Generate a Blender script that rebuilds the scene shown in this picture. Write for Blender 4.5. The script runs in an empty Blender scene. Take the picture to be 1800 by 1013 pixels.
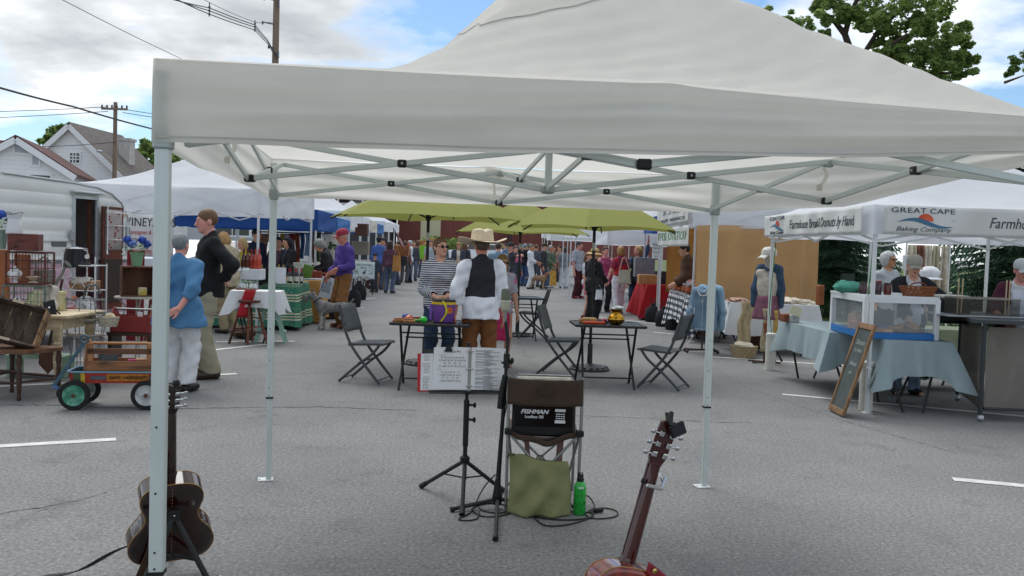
import bpy,math,random
import numpy as np
from mathutils import Vector,Matrix
random.seed(7); np.random.seed(7)
PI=math.pi; R=math.radians
scn=bpy.context.scene
COL=scn.collection
# camera
ROLL,PITCH,FPX,CAMZ=R(1.866),R(2.581),1568.0,1.55
_r0,_u0=Vector((1,0,0)),Vector((0,math.sin(PITCH),math.cos(PITCH)))
FWD=Vector((0,math.cos(PITCH),-math.sin(PITCH)))
RGT=_r0*math.cos(ROLL)+_u0*math.sin(ROLL)
UPV=_u0*math.cos(ROLL)-_r0*math.sin(ROLL)
cam=bpy.data.cameras.new("camera"); cam_o=bpy.data.objects.new("camera",cam); COL.objects.link(cam_o)
cam.sensor_width=36; cam.lens=FPX/1800*36; cam.clip_start=.05; cam.clip_end=2000
cam_o.matrix_world=Matrix(((RGT.x,UPV.x,-FWD.x,0),(RGT.y,UPV.y,-FWD.y,0),(RGT.z,UPV.z,-FWD.z,CAMZ),(0,0,0,1)))
scn.camera=cam_o
# sky, sun, exposure
SUN_EL,SUN_AZ=R(58),R(-25)
w=bpy.data.worlds.new("World"); scn.world=w; w.use_nodes=True
nt=w.node_tree; N=nt.nodes; L=nt.links; N.clear()
out=N.new('ShaderNodeOutputWorld')
sky=N.new('ShaderNodeTexSky'); sky.sky_type='NISHITA'; sky.sun_disc=False
sky.sun_elevation=SUN_EL; sky.sun_rotation=SUN_AZ; sky.ozone_density=2.5; sky.air_density=1.0; sky.dust_density=.6
bg1=N.new('ShaderNodeBackground'); bg1.inputs[1].default_value=.075
skt=N.new('ShaderNodeMix'); skt.data_type='RGBA'; skt.blend_type='MULTIPLY'; skt.inputs[0].default_value=1; skt.inputs[7].default_value=(.84,.97,1.06,1)
L.new(sky.outputs[0],skt.inputs[6]); L.new(skt.outputs[2],bg1.inputs[0])
tc=N.new('ShaderNodeTexCoord'); sep=N.new('ShaderNodeSeparateXYZ'); L.new(tc.outputs['Generated'],sep.inputs[0])
def wmath(op,a,b=None,clamp=False):
 n=N.new('ShaderNodeMath'); n.operation=op; n.use_clamp=clamp
 for i,v in enumerate((a,b)):
  if v is None:continue
  if isinstance(v,(int,float)):n.inputs[i].default_value=v
  else:L.new(v,n.inputs[i])
 return n.outputs[0]
zz=wmath('ADD',wmath('MAXIMUM',sep.outputs[2],0.0),.16)
comb=N.new('ShaderNodeCombineXYZ')
L.new(wmath('DIVIDE',sep.outputs[0],zz),comb.inputs[0]); L.new(wmath('DIVIDE',sep.outputs[1],zz),comb.inputs[1])
def wnoise(scale,detail,rough,off):
 mp=N.new('ShaderNodeMapping'); mp.inputs['Location'].default_value=off; L.new(comb.outputs[0],mp.inputs[0])
 n=N.new('ShaderNodeTexNoise'); n.inputs['Scale'].default_value=scale; n.inputs['Detail'].default_value=detail
 n.inputs['Roughness'].default_value=rough; L.new(mp.outputs[0],n.inputs['Vector']); return n.outputs['Fac']
def wramp(v,stops):
 r=N.new('ShaderNodeValToRGB'); L.new(v,r.inputs[0]); e=r.color_ramp.elements
 while len(e)<len(stops):e.new(.5)
 for el,(p,c)in zip(e,stops):el.position=p; el.color=(*c,1)
 return r.outputs[0]
cover=wnoise(.95,7,.55,(8.2,0.4,0)); shade=wnoise(1.5,6,.58,(4.0,1.0,3))
mask=wramp(cover,[(.42,(0,0,0)),(.53,(1,1,1))])
lum=wramp(shade,[(.34,(.26,.28,.30)),(.46,(.46,.48,.50)),(.60,(.86,.875,.89))])
edge=wramp(cover,[(.40,(.98,1.0,1.02)),(.60,(.42,.445,.47))])
mx=N.new('ShaderNodeMix'); mx.data_type='RGBA'; mx.inputs[0].default_value=.38
L.new(lum,mx.inputs[6]); L.new(edge,mx.inputs[7])
bg2=N.new('ShaderNodeBackground'); bg2.inputs[1].default_value=.98; L.new(mx.outputs[2],bg2.inputs[0])
ms=N.new('ShaderNodeMixShader'); L.new(mask,ms.inputs[0]); L.new(bg1.outputs[0],ms.inputs[1]); L.new(bg2.outputs[0],ms.inputs[2])
L.new(ms.outputs[0],out.inputs[0])
sl=bpy.data.lights.new("sun",'SUN'); sl.energy=1.25; sl.angle=R(40); sl.color=(1,.96,.9)
so=bpy.data.objects.new("sun",sl); COL.objects.link(so)
sd=Vector((math.sin(SUN_AZ)*math.cos(SUN_EL),math.cos(SUN_AZ)*math.cos(SUN_EL),math.sin(SUN_EL)))
so.rotation_euler=sd.to_track_quat('Z','Y').to_euler(); so.location=sd*60
vs=scn.view_settings; vs.view_transform='Standard'; vs.look='None'; vs.exposure=.82; vs.gamma=1; vs.use_curve_mapping=False
scn.cycles.max_bounces=8; scn.cycles.transparent_max_bounces=16; scn.cycles.caustics_reflective=False; scn.cycles.caustics_refractive=False
# placing: sight lines of the photograph, 1800 px wide
def ray(x,y):return FWD*FPX+RGT*(x-900)-UPV*(y-506.5)
def G(x,y,z=0.0):
 d=ray(x,y); t=(z-CAMZ)/d.z; return Vector((d.x*t,d.y*t,z))
def A(x,y,Y):
 d=ray(x,y); t=Y/d.y; return Vector((d.x*t,Y,CAMZ+d.z*t))
# materials
def lin(h):
 h=h.lstrip('#'); o=[]
 for i in(0,2,4):
  v=int(h[i:i+2],16)/255; o.append(v/12.92 if v<=.04045 else((v+.055)/1.055)**2.4)
 return tuple(o)
_mats={}
def M(col,rough=.65,metal=0,var=.12,scale=6,bump=0,bscale=60,trans=0,alpha=1,coat=0,spec=.4,attr=None,kind=None,col2=None,stretch=None,name=None):
 key=(col,rough,metal,var,scale,bump,bscale,trans,alpha,coat,spec,attr,kind,col2,stretch)
 if key in _mats:return _mats[key]
 c=lin(col)if isinstance(col,str)else col
 m=bpy.data.materials.new(name or 'surface'); m.use_nodes=True; t=m.node_tree; n=t.nodes; l=t.links
 b=n['Principled BSDF']; b.inputs['Roughness'].default_value=rough; b.inputs['Metallic'].default_value=metal
 b.inputs['Specular IOR Level'].default_value=spec; b.inputs['Coat Weight'].default_value=coat; b.inputs['Coat Roughness'].default_value=.06
 tc=n.new('ShaderNodeTexCoord'); vec=tc.outputs['Object']
 if stretch:
  mp=n.new('ShaderNodeMapping'); mp.inputs['Scale'].default_value=stretch; l.new(vec,mp.inputs[0]); vec=mp.outputs[0]
 def noise(s,d=4,ro=.6):
  x=n.new('ShaderNodeTexNoise'); x.inputs['Scale'].default_value=s; x.inputs['Detail'].default_value=d; x.inputs['Roughness'].default_value=ro
  l.new(vec,x.inputs['Vector']); return x.outputs['Fac']
 def mixc(f,a,bb,mode='MIX'):
  x=n.new('ShaderNodeMix'); x.data_type='RGBA'; x.blend_type=mode
  for i,v in((0,f),(6,a),(7,bb)):
   if isinstance(v,(int,float)):x.inputs[i].default_value=v
   elif isinstance(v,tuple):x.inputs[i].default_value=(*v[:3],1)
   else:l.new(v,x.inputs[i])
  return x.outputs[2]
 def ramp(f,stops):
  r=n.new('ShaderNodeValToRGB'); l.new(f,r.inputs[0]); e=r.color_ramp.elements
  while len(e)<len(stops):e.new(.5)
  for el,(p,cc)in zip(e,stops):el.position=p; el.color=(*cc,1)
  return r.outputs[0]
 def mth(op,a,bb=None):
  x=n.new('ShaderNodeMath'); x.operation=op
  for i,v in enumerate((a,bb)):
   if v is None:continue
   if isinstance(v,(int,float)):x.inputs[i].default_value=v
   else:l.new(v,x.inputs[i])
  return x.outputs[0]
 def sepv(v):
  s=n.new('ShaderNodeSeparateXYZ'); l.new(v,s.inputs[0]); return s.outputs
 base=None
 if attr:
  at=n.new('ShaderNodeAttribute'); at.attribute_name=attr; base=at.outputs['Color']
  if kind=='stripes':
   f=mth('GREATER_THAN',mth('FRACT',mth('MULTIPLY',at.outputs['Fac'],1/.027)),.5)
   base=mixc(f,c,lin(col2))
 elif kind=='wood':
  wv=n.new('ShaderNodeTexNoise'); wv.inputs['Scale'].default_value=scale; wv.inputs['Detail'].default_value=6; wv.inputs['Distortion'].default_value=.6
  mp2=n.new('ShaderNodeMapping'); mp2.inputs['Scale'].default_value=stretch or(1,1,1); l.new(tc.outputs['Object'],mp2.inputs[0]); l.new(mp2.outputs[0],wv.inputs['Vector'])
  d=tuple(x*.45 for x in c)if not col2 else lin(col2)
  base=ramp(wv.outputs['Fac'],[(.32,d),(.5,c),(.72,tuple(min(1,x*1.35)for x in c))])
 elif kind=='gingham':
  at=n.new('ShaderNodeUVMap'); s=sepv(at.outputs[0])
  a=mth('GREATER_THAN',mth('FRACT',mth('MULTIPLY',s[0],14)),.5); bq=mth('GREATER_THAN',mth('FRACT',mth('MULTIPLY',s[1],14)),.5)
  base=ramp(mth('MULTIPLY',mth('ADD',a,bq),.5),[(0,lin('#15171c')),(.5,lin('#60646c')),(1,lin('#e9e9ec'))])
  base.node.color_ramp.interpolation='CONSTANT'; base.node.color_ramp.elements[1].position=.3; base.node.color_ramp.elements[2].position=.8
 elif kind=='brick':
  bt=n.new('ShaderNodeTexBrick'); bt.inputs['Scale'].default_value=4.2; bt.inputs['Mortar Size'].default_value=.012
  bt.inputs['Color1'].default_value=(*c,1); bt.inputs['Color2'].default_value=(*[x*.72 for x in c],1); bt.inputs['Mortar'].default_value=(.30,.2,.17,1)
  sv=sepv(tc.outputs['Object']); cb=n.new('ShaderNodeCombineXYZ'); l.new(mth('ADD',sv[0],sv[1]),cb.inputs[0]); l.new(sv[2],cb.inputs[1])
  l.new(cb.outputs[0],bt.inputs['Vector']); base=bt.outputs['Color']
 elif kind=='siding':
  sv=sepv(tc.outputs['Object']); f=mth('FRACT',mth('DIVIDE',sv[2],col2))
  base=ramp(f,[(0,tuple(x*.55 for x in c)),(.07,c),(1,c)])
 elif kind=='runner':
  at=n.new('ShaderNodeUVMap'); s=sepv(at.outputs[0]); f=mth('FRACT',mth('MULTIPLY',s[1],3.1))
  vor=n.new('ShaderNodeTexVoronoi'); vor.inputs['Scale'].default_value=26; l.new(at.outputs[0],vor.inputs['Vector'])
  spots=ramp(vor.outputs['Distance'],[(0,lin('#e8d9c0')),(.16,lin('#d9c7a8')),(.2,c)])
  band=ramp(f,[(0,(0,0,0)),(.54,(1,1,1)),(.62,(0,0,0)),(.70,(1,1,1)),(.76,(0,0,0)),(.84,(1,1,1)),(.92,(0,0,0))]); band.node.color_ramp.interpolation='CONSTANT'
  base=mixc(band,spots,lin('#d8cbb0'))
 if base is None:base=c
 if kind=='patch':
  base=mixc(ramp(noise(scale,3),[(.42,(0,0,0)),(.58,(1,1,1))]),c,lin(col2))
 if var:
  g=noise(scale*(1 if kind!='wood' else.6),5)
  base=mixc(1.0,base,ramp(g,[(.25,(1-var*1.6,)*3),(.75,(1+var*.5,)*3)]),'MULTIPLY')
 if isinstance(base,tuple):b.inputs['Base Color'].default_value=(*base[:3],1)
 else:l.new(base,b.inputs['Base Color'])
 if bump:
  bp=n.new('ShaderNodeBump'); bp.inputs['Strength'].default_value=bump; bp.inputs['Distance'].default_value=.01
  l.new(noise(bscale,4),bp.inputs['Height']); l.new(bp.outputs[0],b.inputs['Normal'])
 o=n['Material Output']; sh=b.outputs[0]
 if trans:
  tr=n.new('ShaderNodeBsdfTranslucent')
  if isinstance(base,tuple):tr.inputs[0].default_value=(*base[:3],1)
  else:l.new(base,tr.inputs[0])
  mxs=n.new('ShaderNodeMixShader'); mxs.inputs[0].default_value=trans; l.new(sh,mxs.inputs[1]); l.new(tr.outputs[0],mxs.inputs[2]); sh=mxs.outputs[0]
 if alpha<1:
  tp=n.new('ShaderNodeBsdfTransparent'); mxs=n.new('ShaderNodeMixShader'); mxs.inputs[0].default_value=alpha
  l.new(tp.outputs[0],mxs.inputs[1]); l.new(sh,mxs.inputs[2]); sh=mxs.outputs[0]
 l.new(sh,o.inputs[0]); _mats[key]=m; return m
def glass(tint='#ffffff',rough=.02,a=.25):
 return M(tint,rough=rough,spec=.8,alpha=a,var=0)
# mesh builder
class MB:
 def __init__(s):s.v=[]; s.f=[]; s.m=[]; s.uv=None
 def add(s,vs,fs,m=0):
  o=len(s.v); s.v+=[tuple(p)for p in vs]; s.f+=[tuple(i+o for i in q)for q in fs]; s.m+=[m]*len(fs); return s
 def box(s,c,d,rot=None,m=0,bev=0):
  hx,hy,hz=d[0]/2,d[1]/2,d[2]/2; b=min(bev,hx*.9,hy*.9,hz*.9)
  Mx=rot if isinstance(rot,Matrix)else(Matrix.Rotation(rot,3,'Z')if rot else None)
  def T(p):p=Vector(p); return(Mx@p if Mx else p)+Vector(c)
  if b<=0:
   vs=[T((x*hx,y*hy,z*hz))for z in(-1,1)for y in(-1,1)for x in(-1,1)]
   return s.add(vs,[(0,2,3,1),(4,5,7,6),(0,1,5,4),(2,6,7,3),(0,4,6,2),(1,3,7,5)],m)
  vs=[]; ix={}
  for a in(-1,1):
   for bb in(-1,1):
    for cc in(-1,1):
     for k in range(3):
      q=[a*(hx-b),bb*(hy-b),cc*(hz-b)]; q[k]=(a*hx,bb*hy,cc*hz)[k]
      ix[(a,bb,cc,k)]=len(vs); vs.append(T(q))
  fs=[]
  def face(keys):
   ids=[ix[k]for k in keys]; ctr=sum((vs[i]for i in ids),Vector())/len(ids)-Vector(c)
   nrm=(vs[ids[1]]-vs[ids[0]]).cross(vs[ids[2]]-vs[ids[1]])
   fs.append(ids if nrm.dot(ctr)>0 else ids[::-1])
  for sg in(-1,1):
   face([(sg,-1,-1,0),(sg,1,-1,0),(sg,1,1,0),(sg,-1,1,0)])
   face([(-1,sg,-1,1),(1,sg,-1,1),(1,sg,1,1),(-1,sg,1,1)])
   face([(-1,-1,sg,2),(1,-1,sg,2),(1,1,sg,2),(-1,1,sg,2)])
   for sh in(-1,1):
    face([(sg,sh,-1,0),(sg,sh,1,0),(sg,sh,1,1),(sg,sh,-1,1)])
    face([(sg,-1,sh,0),(sg,1,sh,0),(sg,1,sh,2),(sg,-1,sh,2)])
    face([(-1,sg,sh,1),(1,sg,sh,1),(1,sg,sh,2),(-1,sg,sh,2)])
    for st in(-1,1):face([(sg,sh,st,0),(sg,sh,st,1),(sg,sh,st,2)])
  return s.add(vs,fs,m)
 def bar(s,a,b,wd,ht,m=0,up=(0,0,1),bev=0):
  a,b=Vector(a),Vector(b); d=b-a; ln=d.length
  if ln<1e-6:return s
  x=d/ln; u=Vector(up)
  if abs(x.dot(u))>.98:u=Vector((0,1,0))
  y=u.cross(x).normalized(); z=x.cross(y)
  return s.box((a+b)/2,(ln,wd,ht),Matrix((x,y,z)).transposed(),m,bev)
 def tube(s,pts,r,seg=8,m=0,closed=False,flat=1.0):
  P=[Vector(p)for p in pts]; n=len(P); rs=r if isinstance(r,(list,tuple))else[r]*n
  t0=(P[1]-P[0]).normalized(); u=Vector((0,0,1))if abs(t0.z)<.9 else Vector((1,0,0))
  nx=u.cross(t0).normalized(); vs=[]
  for i in range(n):
   a=P[(i-1)%n]if(closed or i>0)else P[i]; b=P[(i+1)%n]if(closed or i<n-1)else P[i]
   t=(b-a).normalized()if(b-a).length>1e-9 else t0
   nx=(nx-t*nx.dot(t)); nx=nx.normalized()if nx.length>1e-6 else Vector((1,0,0)); ny=t.cross(nx)
   vs+=[P[i]+nx*math.cos(2*PI*k/seg)*rs[i]+ny*math.sin(2*PI*k/seg)*rs[i]*flat for k in range(seg)]
  fs=[]
  for i in range(n if closed else n-1):
   j=(i+1)%n
   for k in range(seg):k2=(k+1)%seg; fs.append((i*seg+k,i*seg+k2,j*seg+k2,j*seg+k))
  if not closed:fs+=[tuple(range(seg))[::-1],tuple((n-1)*seg+k for k in range(seg))]
  return s.add(vs,fs,m)
 def rod(s,a,b,r,r2=None,seg=10,m=0):return s.tube([a,b],[r,r if r2 is None else r2],seg,m)
 def lathe(s,prof,c=(0,0,0),seg=20,m=0,rot=None,sx=1,sy=1):
  vs=[]; c=Vector(c)
  for r,z in prof:
   for k in range(seg):
    p=Vector((r*math.cos(2*PI*k/seg)*sx,r*math.sin(2*PI*k/seg)*sy,z)); vs.append((rot@p if rot else p)+c)
  fs=[(i*seg+k,i*seg+(k+1)%seg,(i+1)*seg+(k+1)%seg,(i+1)*seg+k)for i in range(len(prof)-1)for k in range(seg)]
  if prof[0]==prof[-1]:return s.add(vs,fs,m)
  if prof[0][0]>1e-4:fs.append(tuple(range(seg))[::-1])
  if prof[-1][0]>1e-4:fs.append(tuple((len(prof)-1)*seg+k for k in range(seg)))
  return s.add(vs,fs,m)
 def ball(s,c,r,seg=12,rings=8,m=0,rot=None,wob=0):
  r=r if isinstance(r,(tuple,list))else(r,)*3; vs=[]; c=Vector(c)
  for i in range(rings+1):
   a=PI*i/rings
   for k in range(seg):
    b=2*PI*k/seg; q=1+(random.uniform(-wob,wob)if 0<i<rings else 0)
    p=Vector((r[0]*math.sin(a)*math.cos(b)*q,r[1]*math.sin(a)*math.sin(b)*q,-r[2]*math.cos(a)*q)); vs.append((rot@p if rot else p)+c)
  return s.add(vs,[(i*seg+k,i*seg+(k+1)%seg,(i+1)*seg+(k+1)%seg,(i+1)*seg+k)for i in range(rings)for k in range(seg)],m)
 def grid(s,fn,nu,nv,m=0,thick=0,wrap=False):
  P=[[Vector(fn(i/nu,j/nv))for i in range(nu+(0 if wrap else 1))]for j in range(nv+1)]; W=len(P[0])
  vs=[p for row in P for p in row]; fs=[]
  for j in range(nv):
   for i in range(nu):i2=(i+1)%W; fs.append((j*W+i,j*W+i2,(j+1)*W+i2,(j+1)*W+i))
  s.add(vs,fs,m)
  if s.uv is None:s.uv={}
  o=len(s.v)-len(vs)
  for j in range(nv+1):
   for i in range(W):s.uv[o+j*W+i]=(i/nu,j/nv)
  return s
 def prism(s,pts,h,m=0,mat=None,m2=None):
  """outline pts (x,y) in a plane, thickness h along +z, then moved by the 4x4 mat"""
  n=len(pts); mat=mat or Matrix()
  vs=[mat@Vector((x,y,0))for x,y in pts]+[mat@Vector((x,y,h))for x,y in pts]
  s.add(vs,[tuple(range(n))[::-1],tuple(range(n,2*n))],m)
  o=len(s.v)-2*n; s.f+=[(o+i,o+(i+1)%n,o+n+(i+1)%n,o+n+i)for i in range(n)]; s.m+=[m if m2 is None else m2]*n
  return s
 def quad(s,a,b,c,d,m=0):return s.add([a,b,c,d],[(0,1,2,3)],m)
 def xf(s,mat):s.v=[tuple(mat@Vector(p))for p in s.v]; return s
 def build(s,name,mats,parent=None,loc=None,rz=0,smooth=35,label=None,solid=0):
  me=bpy.data.meshes.new(name); me.from_pydata(s.v,[],s.f)
  mats=mats if isinstance(mats,(list,tuple))else[mats]
  for m in mats:me.materials.append(m)
  if len(mats)>1:me.polygons.foreach_set('material_index',s.m)
  if s.uv:
   ul=me.uv_layers.new(name='UVMap'); ar=np.zeros((len(s.v),2),np.float32)
   for i,q in s.uv.items():ar[i]=q
   li=np.zeros(len(me.loops),np.int32); me.loops.foreach_get('vertex_index',li); ul.data.foreach_set('uv',ar[li].ravel())
  if smooth:
   me.polygons.foreach_set('use_smooth',[True]*len(me.polygons)); me.update()
   try:me.set_sharp_from_angle(angle=R(smooth))
   except Exception:pass
  me.update(); o=bpy.data.objects.new(name,me); COL.objects.link(o)
  if parent:o.parent=parent
  if loc is not None:o.location=loc
  if rz:o.rotation_euler.z=rz
  if label:o['label']=label
  if solid:
   md=o.modifiers.new('thickness','SOLIDIFY'); md.thickness=solid; md.offset=0
  return o
def thing(name,label,cat,loc=(0,0,0),rz=0,group=None):
 o=bpy.data.objects.new(name,None); COL.objects.link(o); o.empty_display_size=.1
 o.location=loc; o.rotation_euler.z=rz; return tag(o,label,cat,group)
def tag(o,label,cat,group=None):
 o['label']=label; o['category']=cat
 if group:o['group']=group
 return o
def structure(o):o['kind']='structure'; return o
def copy_thing(o,loc=None,rz=None,label=None,group=None,parent=None):
 c=o.copy(); COL.objects.link(c)
 if parent:c.parent=parent
 for ch in list(o.children):copy_thing(ch,parent=c)
 if loc is not None:c.location=loc
 if rz is not None:c.rotation_euler.z=rz
 if label:c['label']=label
 if group:c['group']=group
 return c
def text(name,s,size,mat,parent,mx,ext=.0015,align='CENTER',shear=0,sx=1.0,spacing=1.0,bold=0,fn=None):
 cu=bpy.data.curves.new(name,'FONT'); cu.body=s; cu.size=size; cu.extrude=ext; cu.align_x=align; cu.align_y='CENTER'
 cu.shear=shear; cu.space_character=spacing; cu.offset=bold; cu.resolution_u=3
 o=bpy.data.objects.new(name,cu); COL.objects.link(o)
 me=bpy.data.meshes.new_from_object(o.evaluated_get(bpy.context.evaluated_depsgraph_get()))
 bpy.data.objects.remove(o); bpy.data.curves.remove(cu)
 for v in me.vertices:
  p=Vector((v.co.x*sx,v.co.y,v.co.z)); v.co=fn(p)if fn else mx@p
 me.materials.clear(); me.materials.append(mat)
 ob=bpy.data.objects.new(name,me); COL.objects.link(ob)
 if parent:ob.parent=parent
 return ob
def frame_mx(o,x,y):
 """4x4 with origin o, x axis x, y axis y (made square), z = x cross y"""
 x=Vector(x).normalized(); z=x.cross(Vector(y)).normalized(); y=z.cross(x)
 m=Matrix((x,y,z)).transposed().to_4x4(); m.translation=Vector(o); return m
def fbm1(x,s=0):return(math.sin(x*1.7+s)+.5*math.sin(x*3.9+s*2.3)+.25*math.sin(x*8.3+s*5.1))/1.75
# soft bodies: smooth unions meshed by surface nets
def smin(a,b,k):
 h=np.maximum(k-np.abs(a-b),0)/k
 return np.minimum(a,b)-h*h*k*.25
class Field:
 def __init__(s,lo,hi,step,fine=()):
  s.ax=[]
  for d in range(3):
   pts=[lo[d]]
   while pts[-1]<hi[d]:
    x=pts[-1]; st=step
    for(fl,fh,fs)in fine:
     if fl[d]-step<=x<=fh[d]:st=min(st,fs)
    pts.append(x+st)
   s.ax.append(np.array(pts,np.float32))
  s.D=np.full([len(a)for a in s.ax],.2,np.float32)
 def sub(s,lo,hi):
  sl=tuple(slice(max(0,np.searchsorted(a,l)-1),np.searchsorted(a,h)+1)for a,l,h in zip(s.ax,lo,hi))
  if any(q.stop-q.start<1 for q in sl):return None,None
  g=np.meshgrid(*[a[q]for a,q in zip(s.ax,sl)],indexing='ij',sparse=True)
  return sl,g
 def put(s,sl,d,k,op='add'):
  if op=='add':s.D[sl]=smin(s.D[sl],d,k)
  elif op=='cut':s.D[sl]=np.maximum(s.D[sl],-d)
  elif op=='and':s.D[sl]=np.maximum(s.D[sl],d)
 def cap(s,a,b,ra,rb,k=.03,op='add',sq=None):
  a,b=np.array(a,float),np.array(b,float); pad=k+.05; r=max(ra,rb)
  sl,g=s.sub(np.minimum(a,b)-r-pad,np.maximum(a,b)+r+pad)
  if sl is None:return
  ab=b-a; L2=max(float(ab@ab),1e-9)
  px,py,pz=g[0]-a[0],g[1]-a[1],g[2]-a[2]
  t=np.clip((px*ab[0]+py*ab[1]+pz*ab[2])/L2,0,1)
  qx,qy,qz=px-t*ab[0],py-t*ab[1],pz-t*ab[2]
  d=np.sqrt(qx*qx+qy*qy+qz*qz)-(ra+(rb-ra)*t)
  s.put(sl,d,k,op)
 def ell(s,c,r,k=.03,Rm=None,op='add'):
  c,r=np.array(c,float),np.array(r,float); pad=k+.05; m=r.max()if Rm is not None else r
  sl,g=s.sub(c-m-pad,c+m+pad)
  if sl is None:return
  p=[g[i]-c[i]for i in range(3)]
  if Rm is not None:p=[p[0]*Rm[0,i]+p[1]*Rm[1,i]+p[2]*Rm[2,i]for i in range(3)]
  q=[p[i]/r[i]for i in range(3)]
  k0=np.sqrt(q[0]**2+q[1]**2+q[2]**2); k1=np.sqrt((q[0]/r[0])**2+(q[1]/r[1])**2+(q[2]/r[2])**2)+1e-6
  s.put(sl,k0*(k0-1)/k1,k,op)
 def fn(s,f,lo,hi,k=.02,op='and'):
  sl,g=s.sub(lo,hi)
  if sl is not None:s.put(sl,f(*g)+0*(g[0]+g[1]+g[2]),k,op)
 def mesh(s):
  D=s.D; ax=s.ax; ins=D<0
  c=np.zeros([n-1 for n in D.shape],np.int8)
  for i in(0,1):
   for j in(0,1):
    for k in(0,1):c+=ins[i:D.shape[0]-1+i,j:D.shape[1]-1+j,k:D.shape[2]-1+k]
  act=np.argwhere((c>0)&(c<8)); n=len(act)
  if n==0:return np.zeros((0,3)),np.zeros((0,4),int)
  idx=-np.ones(c.shape,np.int32); idx[tuple(act.T)]=np.arange(n)
  acc=np.zeros((n,3)); cnt=np.zeros(n)
  def P(o):return np.stack([ax[d][act[:,d]+o[d]]for d in range(3)],1)
  def V(o):return D[act[:,0]+o[0],act[:,1]+o[1],act[:,2]+o[2]]
  cs=[(i,j,k)for i in(0,1)for j in(0,1)for k in(0,1)]
  for a in cs:
   for d in range(3):
    if a[d]:continue
    b=list(a); b[d]=1; va,vb=V(a),V(b); m=(va<0)!=(vb<0)
    if not m.any():continue
    t=np.where(m,va/np.where(m,va-vb,1),0)[:,None]
    pa,pb=P(a),P(b); acc[m]+=(pa+(pb-pa)*t)[m]; cnt[m]+=1
  v=acc/cnt[:,None]; fs=[]
  for d in range(3):
   e1,e2=(d+1)%3,(d+2)%3
   lo=[slice(None)]*3; hi=[slice(None)]*3; lo[d]=slice(0,-1); hi[d]=slice(1,None)
   ch=ins[tuple(lo)]!=ins[tuple(hi)]; pos=np.argwhere(ch)
   pos=pos[(pos[:,e1]>0)&(pos[:,e2]>0)&(pos[:,e1]<D.shape[e1]-1)&(pos[:,e2]<D.shape[e2]-1)]
   if not len(pos):continue
   q=[]
   for(o1,o2)in((-1,-1),(0,-1),(0,0),(-1,0)):
    p=pos.copy(); p[:,e1]+=o1; p[:,e2]+=o2; q.append(idx[tuple(p.T)])
   q=np.stack(q,1); fl=~ins[tuple(pos.T)]; q[fl]=q[fl][:,::-1]; fs.append(q)
  return v,np.concatenate(fs)
def soft_obj(name,F,mat,parent=None,scale=1.0,color_fn=None,attr='tint',smooth_it=1):
 v,f=F.mesh()
 if not len(v):return None
 for _ in range(smooth_it):
  acc=np.zeros_like(v); cnt=np.zeros(len(v))
  for a,b in((0,1),(1,2),(2,3),(3,0)):
   np.add.at(acc,f[:,a],v[f[:,b]]); np.add.at(cnt,f[:,a],1); np.add.at(acc,f[:,b],v[f[:,a]]); np.add.at(cnt,f[:,b],1)
  v=v*.5+.5*acc/np.maximum(cnt,1)[:,None]
 me=bpy.data.meshes.new(name); me.from_pydata((v*scale).tolist(),[],f.tolist())
 me.polygons.foreach_set('use_smooth',[True]*len(me.polygons)); me.materials.append(mat)
 if color_fn is not None:
  cl=color_fn(v)
  if cl.ndim==1:
   a=me.attributes.new(attr,'FLOAT','POINT'); a.data.foreach_set('value',cl.astype(np.float32))
  else:
   a=me.attributes.new(attr,'FLOAT_COLOR','POINT'); a.data.foreach_set('color',np.concatenate([cl,np.ones((len(cl),1))],1).astype(np.float32).ravel())
 me.update(); o=bpy.data.objects.new(name,me); COL.objects.link(o)
 if parent:o.parent=parent
 return o
def rotm(ax,a):
 return np.array(Matrix.Rotation(a,3,ax))
SKIN={'fair':'#d9a58a','tan':'#c08a68','pink':'#d8998a','ruddy':'#cc8670','dark':'#8a5a42'}
def ik(s,h,l1,l2,pole):
 s,h,pole=map(lambda q:np.array(q,float),(s,h,pole)); d=h-s; n=np.linalg.norm(d)
 m=(l1+l2)*.995
 if n>m:h=s+d/n*m; d=h-s; n=m
 u=d/n; a=(l1*l1-l2*l2+n*n)/(2*n); q=math.sqrt(max(0,l1*l1-a*a))
 pl=pole-u*(pole@u); pl/=(np.linalg.norm(pl)+1e-9)
 return s+u*a+pl*q,h
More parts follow.
